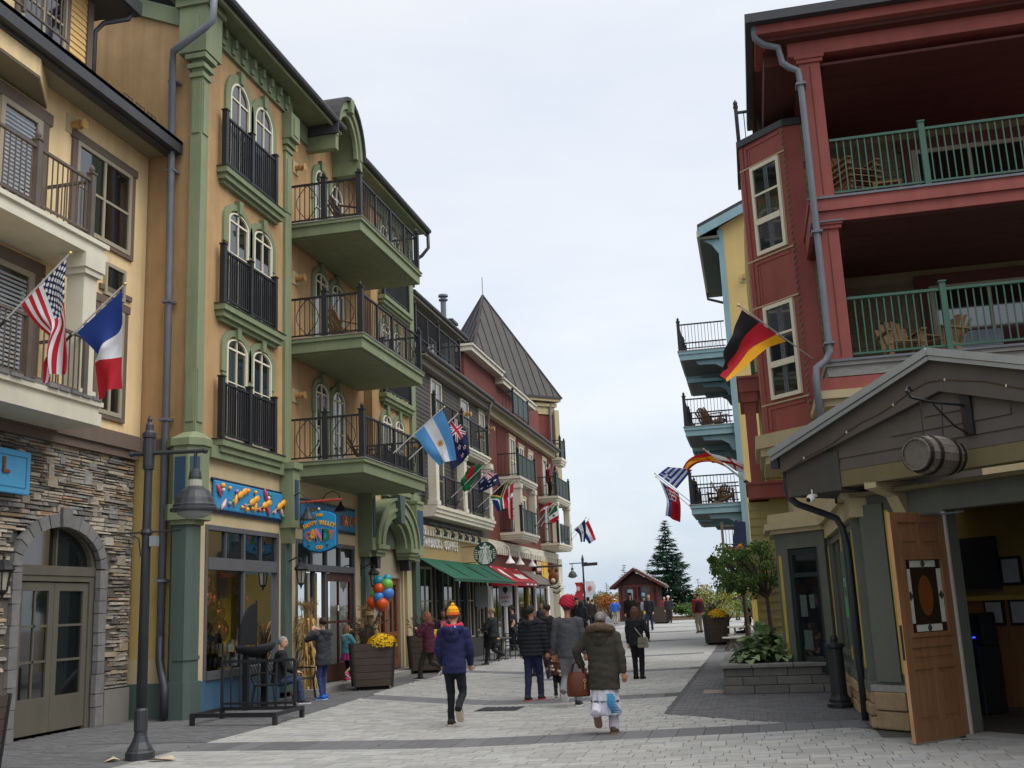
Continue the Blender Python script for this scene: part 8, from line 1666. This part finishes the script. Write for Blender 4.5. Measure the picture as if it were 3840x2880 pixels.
# --- far people
FAR=dict(fine=False)
person('man in teal jacket and white cap, far down the street',-11.4,75,-30,1.72,top='#1f7a9a',hem=.47,topfit=1.15,legs='#1f2530',hat='cap',hatc='#d8d8dc',**FAR)
person('person in teal jacket and dark cap standing behind the white cap',-12.2,77,20,1.76,top='#1d6f8c',hem=.47,topfit=1.15,legs='#1f2530',hat='tuque',hatc='#1c2433',**FAR)
person('man in bright blue jacket with hands on hips near the kiosk',-9.75,75,5,1.68,top='#2a62b8',hem=.5,topfit=1.12,legs='#a89c86',hands=((.13,0,.55),(-.13,0,.55)),armpole=((1,-.3,0),(-1,-.3,0)),hat='cap',hatc='#c8c9b0',**FAR)
person('person in dark coat and black brimmed hat in the far crowd',-9.3,60,-20,1.75,top='#24221f',hem=.42,legs='#26242a',hat='hat',hatc='#17171a',**FAR)
person('person in brown grey coat beside the brimmed hat in the far crowd',-8.6,57,30,1.68,top='#3a3532',hem=.45,legs='#2a2a30',hair='#4a3a30',**FAR)
person('person in dark jacket behind the red turban',-8.7,52,-15,1.74,top='#232427',hem=.47,legs='#232830',hat='hat',hatc='#1b1b1e',**FAR)
person('person in light grey top and pale hat at the far left crowd edge',-13.4,80,-40,1.66,top='#9a9a9c',hem=.5,legs='#3a3a44',hat='tuque',hatc='#c9c4ba',**FAR)
person('tall figure in black coat and black three cornered hat behind the bag woman',-6.0,52,170,1.84,top='#17171a',hem=.35,topfit=1.15,legs='#1a1a1d',hat='hat',hatc='#141416',hair='#2a201a',hs='long',extra=lambda P,H,hip,nk,up,wr,HF,hh,shj:LB(MB(HF).ball((0,.3*hh,.42*hh),.14*hh,8,6,(1.2,.5,.8)),'hat_badge',M_['white_p'],P),**FAR)
person('man in dark jacket with yellow bottle walking towards us by the planter',-5.4,55,185,1.76,top='#2a2d36',hem=.48,legs='#2a3348',shoes='#2a2a2e',hair='#6a4f3a',feet=((.05,.06,0,0),(-.05,-.06,0,0)),hands=((.12,.1,.52),(-.13,.08,.52)),extra=lambda P,H,hip,nk,up,wr,HF,hh,shj:LB(MB().ball(wr[0]+V((0,.03,-.02)),.06,8,6,(1,1,1.5)),'yellow_bottle',mat('#d8b020',.5),P),**FAR)
person('person with white headgear far behind near the dark planter',-5.6,70,180,1.7,top='#2a2b30',legs='#26262c',hat='tuque',hatc='#c9c9cc',**FAR)
person('man in red and dark jacket and khaki trousers facing left',-2.67,50.2,-35,1.76,top='#8a2028',hem=.5,topfit=1.15,legs='#8a8474',legfit=1.15,shoes='#1c1c1e',hair='#5a4638',feet=((.07,.03,0,0),(-.06,-.02,0,0)),extra=lambda P,H,hip,nk,up,wr,HF,hh,shj:vox(MB().rings([((0,0,hip.z+z_*H),rx*H*1.45,ry*H*1.45) for z_,rx,ry in ((.02,.092,.067),(.15,.094,.067),(.26,.098,.066),(.31,.07,.055))],14),'vest',cloth('#2a1f26'),P,.024,1),**FAR)
person('person in dark clothes and neon green cap raising hands, far right',-1.3,72,40,1.72,top='#20232c',hem=.5,legs='#22283a',hat='cap',hatc='#7ad838',hands=((.1,.2,.8),(-.08,.2,.78)),**FAR)
person('person in blue jacket bending far behind the street trees',-.6,71,-120,1.6,top='#2450a8',hem=.5,legs='#5a5548',lean=.5,hair='#3a2a20',**FAR)
person('person in dark maroon coat and white banded hat seated at the picnic table',.35,39.95,-120,1.68,sit=True,feet=((.08,.22,0,0),(-.08,.22,0,0)),hands=((.1,.22,.45),(-.1,.22,.45)),top='#3a2226',legs='#26262a',hat='tuque',hatc='#2a2024',hood='#c9c5bc',**FAR)
person('person in black lounging beside the picnic table with legs stretched',-.45,41.2,-100,1.7,sit=True,feet=((.08,.35,0,0),(-.02,.38,0,0)),hands=((.1,.1,.35),(-.1,.15,.36)),top='#1b1c20',legs='#1d1d22',hair='#1d1814',lean=-.15,**FAR)
person('person in red jacket standing on the far red brick balcony',-10.0,53.5,60,1.7,z=7.26,top='#7a3a3a',hem=.45,legs='#22222a',hair='#3a2a20',**FAR)
person('dark haired person leaning at the far balcony rail corner',-9.75,54.3,100,1.65,z=7.26,top='#4a4a52',legs='#22222a',hair='#1a1412',hs='long',**FAR)
# more of the far crowd
for i,(x,y,f,h,tc,lc,hc,hh_,lb) in enumerate(((-7.6,47,20,1.72,'#2a2c33','#20222a','#2a1f18',None,'person in slate jacket walking away, right of the red turban'),(-9.2,46,-160,1.68,'#3a3f4a','#2a2f3a','#6a4a34',None,'person in grey blue jacket coming towards us by the red awning'),(-8.3,50,175,1.78,'#1e1f24','#2c2c30','#1c1613','tuque','person in black coat and dark knit cap facing us mid street'),(-10.2,62,15,1.7,'#4a2f2a','#26282e','#3a2a20',None,'person in rust brown jacket far along the left side'),(-7.4,64,-10,1.74,'#2f3a46','#23262d','#4a3a2c','cap','person in blue grey coat and cap in front of the kiosk'),(-11.6,66,40,1.7,'#5a5148','#2a2a2e','#6a5a48',None,'person in tan grey coat beside the banner lamp'),(-6.7,80,170,1.72,'#7a2f33','#2a2c34','#2a1f18',None,'person in dull red top before the kiosk window'),(-8.4,82,10,1.66,'#8a8f96','#3a3d46','#8a6a48',None,'person in light grey top at the kiosk counter'),(-9.6,42,-80,1.7,'#26262a','#1f1f24','#1c1613',None,'person in black leaving the shop under the red awning'))):
    person(lb,x,y,f,h,top=tc,legs=lc,hair=hc,hat=hh_,hatc='#22242c',hs='long' if i%3==0 else 'short',feet=((.05,.06,0,0),(-.05,-.08,0,0)),hem=.46,topfit=1.12,fine=False,skin='lm'[i%2])
# handbag carried by the olive parka woman
t=thing('brown_handbag','large brown leather handbag carried by the woman in the olive parka','handbag',(-2.55,14.95,.5)); c0=Vector((-2.53,15.0,.46)); b=MB()
b.rings([((c0.x,c0.y,.50),.15,.07),((c0.x,c0.y,.52),.165,.085),((c0.x,c0.y,.68),.16,.08),((c0.x,c0.y,.80),.14,.06),((c0.x,c0.y,.83),.12,.045)],18); vox(b,'bag_body',mat('#5e2f1e',.4,.2,6,.15,40),t,.014,2) if False else b.build('bag_body',mat('#5e2f1e',.4,.2,6,.15,40),t,True)
for o_ in (-.04,.04): MB().tube([(c0.x-.09,c0.y+o_,.8),(c0.x-.06,c0.y+o_,.93),(c0.x,c0.y+o_*.5,.98),(c0.x+.06,c0.y+o_,.93),(c0.x+.09,c0.y+o_,.8)],.011,6).build('handle',mat('#3a1d14',.45),t)
b=MB(); b.ring(0,0,.014,.02,-.004,.004,0,360,12); 
b.v=[v+Vector((c0.x+.11,c0.y-.09,.72)) for v in b.v]; b.build('ring',GOLD,t); MB().tube([(c0.x+.11,c0.y-.09,.7),(c0.x+.105,c0.y-.095,.6)],.007,5).build('tassel',GOLD,t)
bpy.data.scenes.remove(tmp)
